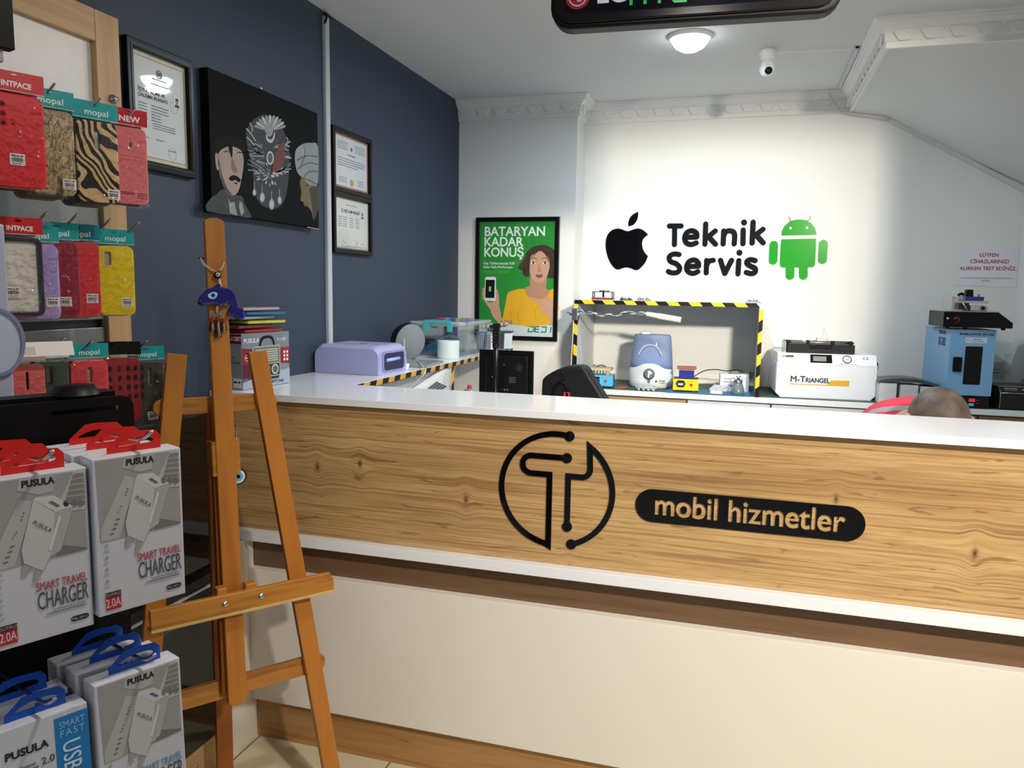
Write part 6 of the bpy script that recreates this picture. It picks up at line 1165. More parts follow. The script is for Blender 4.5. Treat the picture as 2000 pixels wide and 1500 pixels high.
def phone_case(px, py, hpx, xp, rz, body, label, head=TEAL, htxt='mopal', cut='rect', sticker=(.5, .14), hdr=True, n=2, backs=('#222428', '#8d6f7a', '#31504a'), w=.078, group=None, hole_c='#b9b2ae', tip=.025, bagged=True, wave=None, grid=None, hcol2=None):
    """px,py: middle of the case top edge; hpx: case height in pixels; xp: distance plane of the hook tip"""
    q = at(px, py, x=xp); dep = (q-Vector((0, 0, CH))).dot(CFW); H = hpx*dep/CF; w = w*H/.16
    # root at the hang hole
    M = Matrix.Translation((q.x, q.y, q.z)) @ RZ(rz); hz0 = .006; t = thing('phone_case_pack', label, 'phone case', M=M, group=group)
    b = MB(); m = body if not isinstance(body, str) else C(body, .35, coat=.2, var=.03)
    holes = []
    r = .011
    if cut == 'rect': holes = [rrect(-w*.36, -w*.10, -.046*H/.16, -.009*H/.16, .006)]
    elif cut == 'pill': holes = [rrect(-w*.40, -w*.22, -.052, -.010, .006)]
    elif cut == 'tall': holes = [rrect(-w*.09, w*.10, -.056*H/.16, -.012*H/.16, .006)]
    elif cut == 'ring': holes = [ell(-w*.38, -.045*H/.16, .0065, n=16)]
    elif cut == 'dots': holes = [ell(-w*.28, -.018, .006, n=14), ell(-w*.28, -.034, .006, n=14), ell(-w*.28, -.05, .006, n=14), ell(-w*.10, -.050, .0035, n=10)]
    elif cut == 'few': holes = [ell(0, -.013, .003, n=10), ell(0, -.023, .003, n=10), rrect(.008, .012, -.024, -.014, .0015, 3), ell(.001, -.036, .0055, .009, 14)]
    elif cut == 'tallR': holes = [rrect(w*.0, w*.14, -.060*H/.16, -.012*H/.16, .005), ]
    if cut == 'frame': b.shape([rrect(-w/2, w/2, -H, 0, r), rrect(-w/2+.005, w/2-.005, -H+.005, -.005, r-.003)], .009, m, FR(.0045), bv=.002); b.shape(rrect(-w/2+.004, w/2-.004, -H+.004, -.004, r-.003), .0015, C('#ece4d8', .25), FR(.004))
    else:
        b.shape([rrect(-w/2, w/2, -H, 0, r)]+holes, .008, m, FR(.004), bv=.0025)
    b.build('case', t)
    if holes:
        b = MB(); b.shape(rrect(-w*.45, w*.45, -H*.42, -.005, .006), .0008, C(hole_c, .6), FR(.006)); b.build('insert_card', t)
    if cut == 'few': b = MB(); b.shape(stroke([(-w*.36, -.060), (w*.40, -.060)], .0008), .0004, C('#b05a62', .4), FR(-.004)); b.shape(stroke([(-w*.3, -.073), (-w*.3, -.068), (w*.34, -.068), (w*.34, -.073)], .0008), .0004, C('#b05a62', .4), FR(-.004)); b.text('DESIGN', .009, FR(-.004) @ T(-.024, -H+.018), C('#7a1f2b', .4), .0004, 'LEFT', .02); [b.shape(stroke([(.010, -H+.012+k*.005), (.034, -H+.012+k*.005)], .0012, 0), .0004, C('#7a1f2b', .4), FR(-.004)) for k in range(3)]; b.build('print', t)
    if cut == 'carbon': b = MB(); [b.shape(rrect(-w*.3+.02*(k % 3), -w*.3+.006+.02*(k % 3), -.03-.022*(k//3), -.018-.022*(k//3), .001, 2), .001, C('#2a1012', .4), FR(-.004)) for k in range(12)]; b.build('print', t)
    if sticker: b = MB(); label_print(b, FR(-.0046) @ T(-w/2+w*sticker[0], -H+H*sticker[1])); b.build('price_sticker', t)
    bw, bt = w/2+.005, .008
    if hdr:
        hh = .034*H/.16
        b = MB(); hm = C(head, .35, var=.05, scale=20, coat=.2); b.shape([rrect(-bw-.001, bw+.001, bt, bt+hh, .001, 1), ell(0, bt+hh*.78, .006, .0032, 14)], .0012, hm, FR(.0008)); b.shape(stroke([(-bw-.001, bt-.0006), (bw+.001, bt-.0006)], .0012, 0), .0016, C('#dcebe9', .4), FR(.0010)); hco = b.build('header_card', t)
        if htxt: b = MB(); b.text(htxt, hh*.50*(1.0 if len(htxt) < 6 else .8), FR(-.0005) @ T(.002, bt+hh*.20), C('#f2f5f2', .4), .0003, 'CENTER', .01 if htxt == 'mopal' else .03, sx=1.15 if len(htxt) < 6 else .9); b.build('lettering', hco)
    if bagged:
        rnd = random.Random(int(px*7+py)); b = MB(); nx, nz = 6, 10; vts = []; x0, x1, z0, z1 = -bw, bw, -H-.008, bt+.002
        for j in range(nz+1):
            for i in range(nx+1): ed = i in (0, nx) or j in (0, nz); vts.append((x0+(x1-x0)*i/nx, -.0068 if not ed else -.002+rnd.uniform(-.002, .002), z0+(z1-z0)*j/nz))
        b.poly(vts, [(j*(nx+1)+i, j*(nx+1)+i+1, (j+1)*(nx+1)+i+1, (j+1)*(nx+1)+i) for j in range(nz) for i in range(nx)], BAG, sm=True); b.build('clear_bag', t)
    return t, M, H, w
case_n = [0]
def stack_behind(t, M, H, w, n, cols, where, st=.017, dz=-.004, hc=None):
    for k in range(n):
        c = cols[k % len(cols)]
        M2 = M @ T(-.003-.0035*(k+1)+(.004 if k % 2 else 0), st*(k+1), dz*(k+1)*.6) @ RZ(random.uniform(-2, 2))
        mats = {'case': C(c, .35, coat=.2, var=.03)}
        o = copy_tree(t, M2, 'phone case pack of another colour hung %s behind the %s one' % (['directly', 'second', 'third', 'fourth'][k], where), 'packs hung behind the front phone cases', mats)
        for ch in [g for c_ in o.children for g in c_.children]+list(o.children):
            if ch.name.split('.')[0] in ('price_sticker', 'lettering', 'print', 'insert_card'): bpy.data.objects.remove(ch)
def hook(px, py, xp, label, L=None, rz=0):
    q = at(px, py, x=xp); L = q.x-(XL+.02); b = MB(X=Matrix.Translation(q)); b.tube(smooth([(-L, 0, -.012), (-.03, 0, -.010), (-.012, 0, -.006), (.012, .0, .012)], 4, False), .0026, METAL, 8)
    b.box(-L-.002, -L+.004, -.012, .012, -.03, .005, BLACK)
    tag(b.build('hook'), label, 'hook', 'hooks of the slatwall')
A1, A2, A3 = -1.27, -1.37, -1.37
# row one
r = phone_case(30, 187, 172, A1+.03, 66, '#e32531', 'bright red phone case pack at the left edge of the top row', '#d42430', 'INTPACE', 'dots', (.45, .29), w=.083); stack_behind(*r, 2, ['#d4622a', '#1c1d22'], 'red top-row')
r = phone_case(97, 217, 158, A1, 66, camo_m, 'leaf camouflage phone case pack hanging second in the top row', cut='pill', sticker=(.86, .13)); stack_behind(*r, 3, ['#5a5148', '#2b2a2e', '#6d6456'], 'leaf camouflage')
r = phone_case(187, 240, 150, A1, 66, zb_m, 'zebra striped phone case pack in the top row', cut='tall', sticker=(.86, .10)); stack_behind(*r, 3, ['#23201e', '#3b3a3e', '#1c4a4e'], 'zebra striped')
r = phone_case(251, 251, 143, A1-.05, 66, '#ee7f86', 'pink phone case pack with a red NEW card at the right of the top row', '#c81f35', 'NEW', 'few', None, w=.070); stack_behind(*r, 1, ['#26242b'], 'pink top-row')
# row two
r = phone_case(37, 465, 150, A2+.03, 64, '#2b2733', 'clear phone case pack with a dark bumper frame at the left of the middle row', '#c9232c', 'INTPACE', 'frame', (.28, .30)); stack_behind(*r, 1, ['#c92a33'], 'dark bumper')
r = phone_case(71, 479, 142, A2+.02, 64, '#b39ddb', 'lilac phone case pack in the middle row', cut='none', sticker=(.82, .22)); stack_behind(*r, 1, ['#a38ec7'], 'lilac')
r = phone_case(111, 474, 143, A2, 64, '#9c1c3d', 'dark maroon phone case pack in the middle row', cut='ring', sticker=(.62, .20)); stack_behind(*r, 1, ['#7c1f38'], 'maroon')
r = phone_case(153, 475, 141, A2, 64, '#e0313d', 'red phone case pack in the middle row beside the maroon one', head='#147f92', cut='pill', sticker=(.78, .24)); stack_behind(*r, 2, ['#9f7fb0', '#8d2433'], 'middle-row red')
r = phone_case(224, 483, 130, A2, 62, '#f2d40f', 'yellow phone case pack at the right end of the middle row', cut='rect', sticker=(.78, .18)); stack_behind(*r, 1, ['#b49ab8'], 'yellow')
# row three
phone_case(46, 714, 135, A3+.02, 62, '#e86a6c', 'coral pink phone case pack at the left of the bottom row', '#ebe6df', '', 'tallR', None, hole_c='#3a1e22')
phone_case(94, 706, 130, A3+.01, 62, '#3f5247', 'dark green phone case pack in the bottom row', '#ebe6df', '', 'tall', None)
r = phone_case(173, 705, 128, A3, 60, '#ea4a55', 'coral red phone case pack with a teal header in the bottom row', cut='tall', sticker=None); stack_behind(*r, 1, ['#8c3038'], 'coral red')
for k, px in enumerate((222, 237, 250)): phone_case(px, 700, 122, A3-.012*k, 60, '#a4202a', 'dark red carbon pattern phone case pack, %s in the bottom row' % ('left of three', 'middle of three', 'right of three')[k], '#101010', '', 'carbon', None, w=.05)
r = phone_case(286, 708, 121, A3-.01, 62, '#4b4a43', 'smoky grey phone case pack with a teal header at the right of the bottom row', cut='tallR', sticker=(.62, .13))
for k, (px, py, xp, lab) in enumerate(((98, 177, A1+.005, 'metal hook over the leaf camouflage case'), (188, 205, A1+.005, 'metal hook over the zebra striped case'), (255, 225, A1-.045, 'metal hook over the pink case'),
    (83, 426, A2+.03, 'metal hook over the lilac case'), (142, 430, A2+.02, 'metal hook over the maroon case'), (208, 438, A2+.02, 'metal hook over the red middle-row case'), (264, 444, A2+.035, 'metal hook over the yellow case'),
    (118, 670, A3+.02, 'metal hook over the dark green case'), (172, 676, A3+.01, 'metal hook over the coral red case'), (280, 675, A3, 'metal hook over the smoky grey case'))): hook(px, py, xp, lab)
# white label strip in the bottom row
q = at(50, 697, x=A3+.05); tag(MB(X=Matrix.Translation(q) @ RZ(60)).box(-.03, .085, 0, .0012, .0, .030, C('#efe9e0', .5), X=RX(-25)).box(-.01, .018, -.0008, 0, .004, .020, C('#cfcac2', .6), X=RX(-25)).build('white_header_card'), 'plain white header card bent over the packs at the left of the bottom row', 'card')
# ------------------------------------------------------------------ packs lying on the radio carton
M0 = Matrix.Translation(rb) @ RZ(84) @ T(0, 0, bh)
for k, (c, dx, rz_, lab) in enumerate((('#c0202c', .02, 88, 'red phone case pack lying lowest on the radio carton'), ('#7d3a34', -.01, 92, 'brownish red phone case pack second in the pile on the radio carton'), ('#e0d93a', .035, 86, 'yellow phone case pack in the middle of the pile on the radio carton'), ('#9fb3bf', .0, 93, 'pale grey phone case pack near the top of the pile'), ('#2e78b4', .03, 84, 'blue phone case pack near the top of the pile'), ('#c9b7bf', .015, 89, 'pinkish clear phone case pack topmost on the pile'))):
    t = thing('phone_case_pack', lab, 'phone case', M=M0 @ T(dx, bd/2, .0005+.0135*k) @ RZ(rz_-90), group='packs piled on the radio carton')
    b = MB(); b.box(.005, .165, -.037, .037, .001, .010, C(c, .35, coat=.2), .003, seg=3); b.build('case', t)
    b = MB(); b.poly([(-.01, -.043, .011), (.175, -.043, .011), (.225, -.04, .004+.003*(k % 2)), (.225, .04, .006), (.175, .043, .011), (-.01, .043, .011)], [(0, 1, 4, 5), (1, 2, 3, 4)], film('pack_film', (.95, .95, .95, 1), .35, 50, .8)); b.build('clear_bag', t)
# ------------------------------------------------------------------ black display stand with hang-box chargers
P0 = Vector((-.588, .634, 1.156)); BA = 65; BM = Matrix.Translation(P0) @ RZ(BA)
stand = thing('display_rack', 'black metal display rack holding the hanging charger boxes', 'display rack', M=BM)
blk = C('#0b0a0b', .45); yb2 = .125
def ob(px, py, y=yb2): P = BM @ Vector((0, y, 0)); return onp(px, py, P, BA)
tl, tr_, rbm = ob(0, 783), ob(258, 770), ob(264, 893)
b = MB(); s0, s1 = ob(95, 806), ob(232, 796); zt3 = tr_[1]; xr3 = tr_[0]
b.shape([[(-.62, zt3-.125), (xr3, zt3-.125)]+[(xr3-.014+.014*math.cos(R_(a_)), zt3-.014+.014*math.sin(R_(a_))) for a_ in range(0, 91, 15)]+[(-.62, zt3)], rrect(s0[0], s1[0], (s0[1]+s1[1])/2-.0025, (s0[1]+s1[1])/2+.0025, .002, 3)], .003, blk, FR(yb2)); b.build('header_plate', stand)
b = MB(); b.box(-.62, xr3-.012, yb2+.002, yb2+.005, -.45, zt3-.126, blk); b.box(-.62, xr3-.012, yb2+.03, yb2+.06, -P0.z, -.45, blk); b.box(-.62, xr3-.012, -.1, .30, -P0.z, -P0.z+.03, blk); b.build('back_panel', stand)
b = MB(); q = ob(152, 757, yb2+.02); b.lathe([(0, .012), (.02, .010), (.026, 0)], blk, 24, X=T(q[0], yb2+.03, zt3+.002)); b.box(-.3, q[0]+.04, yb2+.02, yb2+.05, zt3-.02, zt3+.003, blk); b.build('top_cap', stand)
bw_, bh_, bt_ = .089, .162, .030
cart = C('#d3d3da', .35, var=.01)
Zb = lambda a, c: ((a), (c))
def bil(a, c):  # zoom px on the right charger box -> u,v on its face (metres from bottom-left)
    v0 = .5
    for _ in range(12):
        xl = 655+(630-655)*v0; xr = 1298+(1268-1298)*v0; u = (a-xl)/(xr-xl); yb_ = 1500+(1368-1500)*u; yt_ = 415+(330-415)*u; v0 = (c-yb_)/(yt_-yb_)
    return (u*bw_-bw_/2, v0*bh_)
def F_(pts, n=0): q = [bil(*p_) for p_ in pts]; return smooth(q, n) if n else q
def charger_box(label, M, tabc, travel, slotc='#6a6a6e', extra=True):
    t = thing('charger_box', label, 'charger box', M=M)
    b = MB(); b.box(-bw_/2, bw_/2, 0, bt_, 0, bh_, cart, .0012); cto = b.build('carton', t)
    b = MB(); f1 = FR(-.0001); f2 = FR(-.0004); f3 = FR(-.0007); f4 = FR(-.001)
    b.shape(F_([(655, 425), (1245, 350), (1262, 862), (1060, 905), (850, 945), (680, 975)]), .0003, C('#a5a1a0', .4, var=.12, scale=25), f1)
    b.shape(F_([(835, 470), (850, 395), (1065, 370), (1050, 480), (960, 500)]), .0003, C('#b9b6b5', .4), f2)
    b.shape(F_([(850, 525), (935, 545), (805, 950), (682, 972), (680, 890)]), .0003, C('#bdbab9', .4), f2)
    b.shape(F_([(1180, 360), (1246, 352), (1258, 600), (1060, 620), (1075, 580)]), .0003, C('#c2bfbd', .4), f2)
    for r_ in range(6):
        y_ = 368+r_*36; x_ = 1180-r_*11; b.shape(F_([(x_, y_+6), (1246+r_*1.2, y_-4), (1247+r_*1.2, y_+22), (x_-8, y_+32)]), .0003, C('#8a8685', .4), f3)
    for c_ in (1130, 1180, 1225): b.shape(F_(ell(c_, 560, 20, 22, 10)), .0003, C('#7b7776', .4), f4)
    b.shape(F_([(1090, 825), (1258, 850), (1258, 862), (1060, 903)]), .0003, C('#7d7978', .4), f2)
    b.shape(F_([(1095, 880), (1262, 866), (1262, 700), (1130, 770)]), .0003, C('#bab7b6', .4), f2) if False else None
    pl_ = C('#cdcbc9', .35); sd = C('#b7b4b2', .4); pr = C('#a9a6a5', .4)
    b.shape(F_([(860, 930), (905, 945), (875, 1018), (848, 1002)]), .0004, pr, f3); b.shape(F_([(930, 985), (972, 985), (938, 1066), (914, 1055)]), .0004, pr, f3)
    b.shape(F_([(945, 515), (1055, 505), (1178, 580), (1088, 862), (1025, 900), (978, 990), (862, 935), (862, 850), (900, 660)]), .0004, sd, f3)
    b.shape(F_([(930, 530), (1060, 610), (1035, 850), (1020, 890), (975, 985), (862, 932), (850, 845)]), .0003, pl_, f4)
    b.shape(F_([(945, 517), (1055, 508), (1176, 580), (1100, 600), (1060, 615), (932, 532)]), .0003, C('#d6d4d2', .35), f4)
    b.shape(F_([(1080, 640), (1098, 640), (1030, 860), (1012, 850)]), .0003, C('#dcdad8', .35), FR(-.0013)); b.shape(F_([(1020, 548), (1042, 540), (1092, 572), (1072, 580)]), .0003, C(slotc, .4), FR(-.0013))
    for k in range(4): b.shape(F_([(745+k*14, 918-k*33), (770+k*14, 912-k*33), (768+k*14, 920-k*33), (742+k*14, 926-k*33)]), .0003, C('#6a6768', .4), f3)
    for k in range(3): b.shape(F_([(795+k*12, 770-k*20), (806+k*12, 768-k*20), (803+k*12, 776-k*20)]), .0003, C('#6a6768', .4), f3); b.shape(F_([(848+k*8, 655-k*22), (862+k*8, 650-k*22), (856+k*8, 662-k*22)]), .0003, C('#6a6768', .4), f3)
    b.build('artwork', cto)
    b = MB(); dkk = C('#23222a', .4)
    def tx(s_, p, q_, size_ref, m, f=f3, bold=.01):
        a = bil(*p); c = bil(*q_); cu = bpy.data.curves.new('t', 'FONT'); cu.body = s_; cu.size = 1; oo = bpy.data.objects.new('t', cu); mm = bpy.data.meshes.new_from_object(oo); wd = max(v.co.x for v in mm.vertices)
        b.text(s_, size_ref/.7, f @ T(a[0], (a[1]+c[1])/2), m, .0003, 'LEFT', bold, sx=(c[0]-a[0])/(wd*size_ref/.7))
    tx('PUSULA', (862, 453), (1060, 428), .0062, dkk, f3, .035)
    X = FR(-.0016) @ T(*bil(915, 680)) @ Matrix.Rotation(R_(-38), 4, 'Z'); b.text('PUSULA', .0055, X, C('#6e6c70', .4), .0002, 'LEFT')
    tx('SMART TRAVEL', (932, 1125), (1258, 1060), .0085, C(travel, .4), f2, 0); tx('CHARGER', (938, 1250), (1264, 1176), .0175, C('#55565e', .4), f2, -.0)
    sc = bil(990, 1275); scribble(b, sc[0], sc[0]+.036, sc[1], C('#7d7d83', .4), f2, h=.0012, seed=3); sc = bil(1035, 1247); scribble(b, sc[0], sc[0]+.030, sc[1], C('#7d7d83', .4), f2, h=.0008, seed=4)
    c0, c1 = bil(1145, 1332), bil(1262, 1286); b.shape(rrect(c0[0], c1[0], (c0[1]+c1[1])/2-.0026, (c0[1]+c1[1])/2+.0026, .0025), .0003, dkk, f2); b.text('PSL-W11', .0038, f3 @ T((c0[0]+c1[0])/2, (c0[1]+c1[1])/2-.0014), C('#b8b8bc', .4), .0002, 'CENTER')
    c0, c1 = bil(705, 1455), bil(808, 1310); b.shape([(c0[0], c0[1]), (c1[0], c0[1]), (c1[0], c1[1]), (c0[0], c1[1])], .0003, C('#c2303c', .4), f2); b.shape([(c0[0], c1[1]-.0055), (c1[0], c1[1]-.0055), (c1[0], c1[1]), (c0[0], c1[1])], .0003, C('#4a3338', .4), f3)
    b.text('OUTPUT', .0042, f4 @ T((c0[0]+c1[0])/2, c1[1]-.0042), C('#b8aeb0', .4), .0002, 'CENTER'); b.text('2.0A', .0125, f3 @ T((c0[0]+c1[0])/2-.0004, c0[1]+.003), C('#e8dadb', .4), .0002, 'CENTER', 0, sx=.6)
    for k in range(4): c = bil(718, 1000+k*82); b.shape([ell(c[0], c[1], .0016, n=10), ell(c[0], c[1], .0012, n=10)], .0003, C('#9a999e', .4), f2); scribble(b, c[0]-.003, c[0]+.003, c[1]-.0048, C('#b0afb4', .4), f2, h=.0008, seed=k)
    b.build('lettering', cto)
    add_tab(t, tabc); return t
def add_tab(t, tabc):
    h = .021; tm = C(tabc, .4, var=.03)
    b = MB(); b.shape([[(-.028, -.001), (.026, -.001), (.026, .014), (.021, .0195), (.0, h), (-.012, h-.001), (-.028, .006)], smooth([(-.020, .007), (-.006, .013), (.010, .0135), (.018, .011), (.017, .0075), (.0, .0065)], 3)], .0012, tm, FR(.016) @ T(.004, bh_, 0)); b.build('hang_tab', t)
def usb_box(label, M, tabc):
    t = thing('charger_box', label, 'charger box', M=M)
    b = MB(); b.box(-bw_/2, bw_/2, 0, bt_, 0, bh_, cart, .0012); cto = b.build('carton', t)
    f1 = FR(-.0001); f2 = FR(-.0004); f3 = FR(-.0008); bl_ = C('#1f7fc4', .35, var=.04); b = MB(); xl = bw_/2-.031
    b.shape([(xl, .0), (bw_/2, .0), (bw_/2, bh_-.006), (xl, bh_-.006)], .0002, bl_, f1)
    b.text('SMART', .0098, f2 @ T(xl+.004, bh_-.018), C('#8fc3e6', .4), .0003, 'LEFT', 0, sx=.78); b.text('FAST', .0098, f2 @ T(xl+.004, bh_-.027), C('#8fc3e6', .4), .0003, 'LEFT', 0, sx=.95, sp=1.2)
    b.text('USB', .0235, f2 @ T(xl+.0062, bh_-.032) @ Matrix.Rotation(R_(-90), 4, 'Z') @ T(0, 0, 0), C('#dcebf5', .4), .0003, 'LEFT', -.0, sx=.78)
    dkk = C('#23222a', .4); b.text('PUSULA', .0105, f2 @ T(-.030, .132), dkk, .0003, 'LEFT', .03); b.text('Qualcomm', .0048, f2 @ T(-.026, .1185), C('#55565e', .4), .0003, 'LEFT'); b.text('Quick Charge', .0042, f2 @ T(-.026, .1145), C('#55565e', .4), .0003, 'LEFT'); b.text('2.0', .010, f2 @ T(.0, .1155), C('#44454c', .4), .0003, 'LEFT')
    b.build('lettering', cto)
    b = MB(); b.shape(smooth([(-.020, .068), (-.008, .092), (-.004, .098), (.030, .096), (.038, .086), (.030, .060), (-.012, .058)], 2), .0003, C('#c9c9cb', .35), f2); b.shape([(-.006, .090), (.034, .088), (.028, .04), (-.016, .04), (-.022, .06)], .0003, C('#b4b4b8', .35), f2)
    b.shape(rrect(-.003, .031, .086, .097, .003), .0003, C('#e2e2e3', .35), f3); b.shape(rrect(.008, .020, .0895, .0925, .0005, 1), .0003, C('#2f66b0', .35), FR(-.0012)); b.shape([(-.020, .068), (-.012, .086), (-.008, .082), (-.015, .064)], .0003, C('#8f8f94', .4), f3)
    for k in range(9): b.shape([(-.012+k*.0045, .052), (-.010+k*.0045, .052), (-.006+k*.0045, .064), (-.008+k*.0045, .064)], .0003, C('#94949a', .4), f3)
    b.build('artwork', cto); add_tab(t, tabc); return t
RED, BLU = '#d8241c', '#1450b8'
nb = ['directly', 'second']
a = charger_box('white charger box with a red tab, right one of the upper pair', BM @ T(.0025, 0, -.079), RED, '#c4484e')
for k in (0, 1): copy_tree(a, BM @ T(-.0045*(k+1), .034*(k+1), -.079+.001*k), 'white charger box with a red tab hung %s behind the right upper one' % nb[k], 'charger boxes behind the front ones')
a2 = copy_tree(a, BM @ T(-.090, .004, -.086) @ RY(0), 'white charger box with a red tab, left one of the upper pair')
for k in (0, 1): copy_tree(a, BM @ T(-.093-.0045*k, .038+.034*k, -.086), 'white charger box with a red tab hung %s behind the left upper one' % nb[k], 'charger boxes behind the front ones')
c = charger_box('white charger box with a blue tab and blue lettering, below the red-tabbed pair', BM @ T(-.003, 0, -.315) @ RX(-3), BLU, '#6f9cc4', '#3c6ea8')
for k in (0, 1): copy_tree(c, BM @ T(-.003-.006*(k+1), .034*(k+1), -.312) @ RX(-3), 'white charger box with a blue tab hung %s behind the lower right one' % nb[k], 'charger boxes behind the front ones')
u = usb_box('white and blue USB charger box with a blue tab at the bottom left', BM @ T(-.099, 0, -.328) @ RX(-3), BLU)
for k in (0,): copy_tree(u, BM @ T(-.105, .034, -.322) @ RX(-3), 'white and blue USB charger box hung directly behind the front USB box', 'charger boxes behind the front ones')
for (x, z, lab) in ((.010, .098, 'metal hook through the red tabs on the right'), (-.082, .091, 'metal hook through the red tabs on the left'), (.004, -.140, 'metal hook through the blue tabs on the right'), (-.092, -.150, 'metal hook through the blue tabs on the left')):
    b = MB(X=BM); b.tube(smooth([(x-.012, yb2-.002, z-.004), (x-.004, .04, z-.004), (x, .008, z-.002), (x+.003, -.010, z+.008)], 4, False), .0022, METAL, 8); tag(b.build('hook'), lab, 'hook', 'hooks of the charger rack')
# blurred lilac product at the left picture edge
q = at(0, 610, x=-.86); BM2 = Matrix.Translation((-.80, .50, 1.30)) @ RZ(62)
t = thing('headphone_box', 'pale lilac product box with a rounded window at the left picture edge', 'box', M=Matrix.Translation(at(-40, 788, x=-.84)) @ RZ(70))
e1 = onp(36, 440, at(-40, 788, x=-.84), 70); e2 = onp(26, 785, at(-40, 788, x=-.84), 70)
b = MB(); b.box(-.10, e2[0]+.002, 0, .02, 0, e1[1], C('#a9adc2', .4, var=.02), .002); b.build('carton', t)
oc = onp(-8, 668, at(-40, 788, x=-.84), 70); b = MB(); b.shape([ell(oc[0], oc[1], .030, .040, 30), ell(oc[0], oc[1], .026, .036, 30)], .004, C('#7f84a0', .35), FR(0)); b.shape(ell(oc[0], oc[1], .026, .036, 30), .002, C('#b9bdd0', .3), FR(0)); b.build('round_window', t)
# ------------------------------------------------------------------ seated person bending forward behind the counter
pm = Matrix.Translation((.528, 2.36, 0)); pn = thing('person', 'person with a shaved head bowed low behind the counter, wearing a grey and red jacket', 'person', M=pm)
skin = C('#b38c78', .55, var=.12, scale=30); 
def skinmesh(chains, roots, sub=2):
    me = bpy.data.meshes.new('s'); vs_, es_, rs_ = [], [], []; idx = {}
    def V(p, r):
        k = tuple(round(c, 4) for c in p)
        if k not in idx: idx[k] = len(vs_); vs_.append(p); rs_.append(r)
        return idx[k]
    for ch in chains:
        pr = None
        for p, r in ch:
            i = V(p, r)
            if pr is not None and i != pr: es_.append((pr, i))
            pr = i
    me.from_pydata(vs_, es_, []); o = bpy.data.objects.new('s', me); COL.objects.link(o); md = o.modifiers.new('k', 'SKIN'); md.use_smooth_shade = True
    for i, r in enumerate(rs_): me.skin_vertices[0].data[i].radius = (r, r) if not isinstance(r, tuple) else r
    me.skin_vertices[0].data[0].use_root = True
    o.modifiers.new('s', 'SUBSURF').levels = sub
    bpy.context.view_layer.update(); em = bpy.data.meshes.new_from_object(o.evaluated_get(bpy.context.evaluated_depsgraph_get())); bpy.data.objects.remove(o)
    t = bmesh.new(); t.from_mesh(em); return t
# local: the person faces -y (to the counter); sits on a stool at y=.55, torso bent towards the counter
hip = (0, .62, .56); sp1 = (0, .52, .72); sp2 = (-.02, .38, .94); chest = (-.012, .24, 1.03); neck = (-.01, .12, 1.045); hd = (0, .03, 1.035)
def arm(s): return [(chest, .10), ((-.0+s*.13, .26, .90), .058), ((s*.20, .12, .80), .045), ((s*.17, -.03, .80), .034), ((s*.11, -.06, .80), .026)]
def leg(s): return [(hip, .12), ((s*.10, .56, .52), .09), ((s*.13, .16, .50), .062), ((s*.13, .14, .10), .042), ((s*.13, .05, .04), .032), ((s*.13, -.04, .03), .026)]
core = [(hip, .12), (sp1, .12), (sp2, .125), (chest, .11), (neck, .06), (hd, .058)]
ch = [core]
for s in (-1, 1):
    ch.append(arm(s)); ch.append(leg(s)); w_ = (s*.11, -.06, .80)
    for k in range(4): ch.append([(w_, .026), ((s*.095-s*.0, -.085-.002*k, .800+.010*(k-1.5)), .013), ((s*(.065-.004*abs(k-1.5)), -.098, .800+.016*(k-1.5)), .0085), ((s*(.035-.006*abs(k-1.5)), -.092, .796+.017*(k-1.5)), .0078)])
    ch.append([(w_, .026), ((s*.10, -.07, .83), .011), ((s*.075, -.075, .848), .009)])
bod = MB(); bod.merge(skinmesh(ch, 0), skin, None, True)
# head: crown toward the viewer, face turned down
tt = bmesh.new(); bmesh.ops.create_uvsphere(tt, u_segments=40, v_segments=28, radius=1)
stub = bpy.data.materials.new('shaved_scalp'); stub.use_nodes = True; nt = stub.node_tree; bs = nt.nodes['Principled BSDF']; bs.inputs['Roughness'].default_value = .6
tc = nt.nodes.new('ShaderNodeTexCoord'); no = nt.nodes.new('ShaderNodeTexNoise'); no.inputs['Scale'].default_value = 420; n2 = nt.nodes.new('ShaderNodeTexNoise'); n2.inputs['Scale'].default_value = 22; r1 = nt.nodes.new('ShaderNodeValToRGB'); mx_ = nt.nodes.new('ShaderNodeMath'); mx_.operation = 'MULTIPLY_ADD'; mx_.inputs[1].default_value = .55
nt.links.new(tc.outputs['Object'], no.inputs['Vector']); nt.links.new(tc.outputs['Object'], n2.inputs['Vector']); nt.links.new(no.outputs[0], mx_.inputs[0]); nt.links.new(n2.outputs[0], mx_.inputs[2]); nt.links.new(mx_.outputs[0], r1.inputs[0])
r1.color_ramp.elements[0].position = .5; r1.color_ramp.elements[0].color = srgb('#2a2521'); r1.color_ramp.elements[1].position = 1.0; r1.color_ramp.elements[1].color = srgb('#66574c'); nt.links.new(r1.outputs[0], bs.inputs['Base Color'])
HC = Vector((.003, .02, 1.062)); 
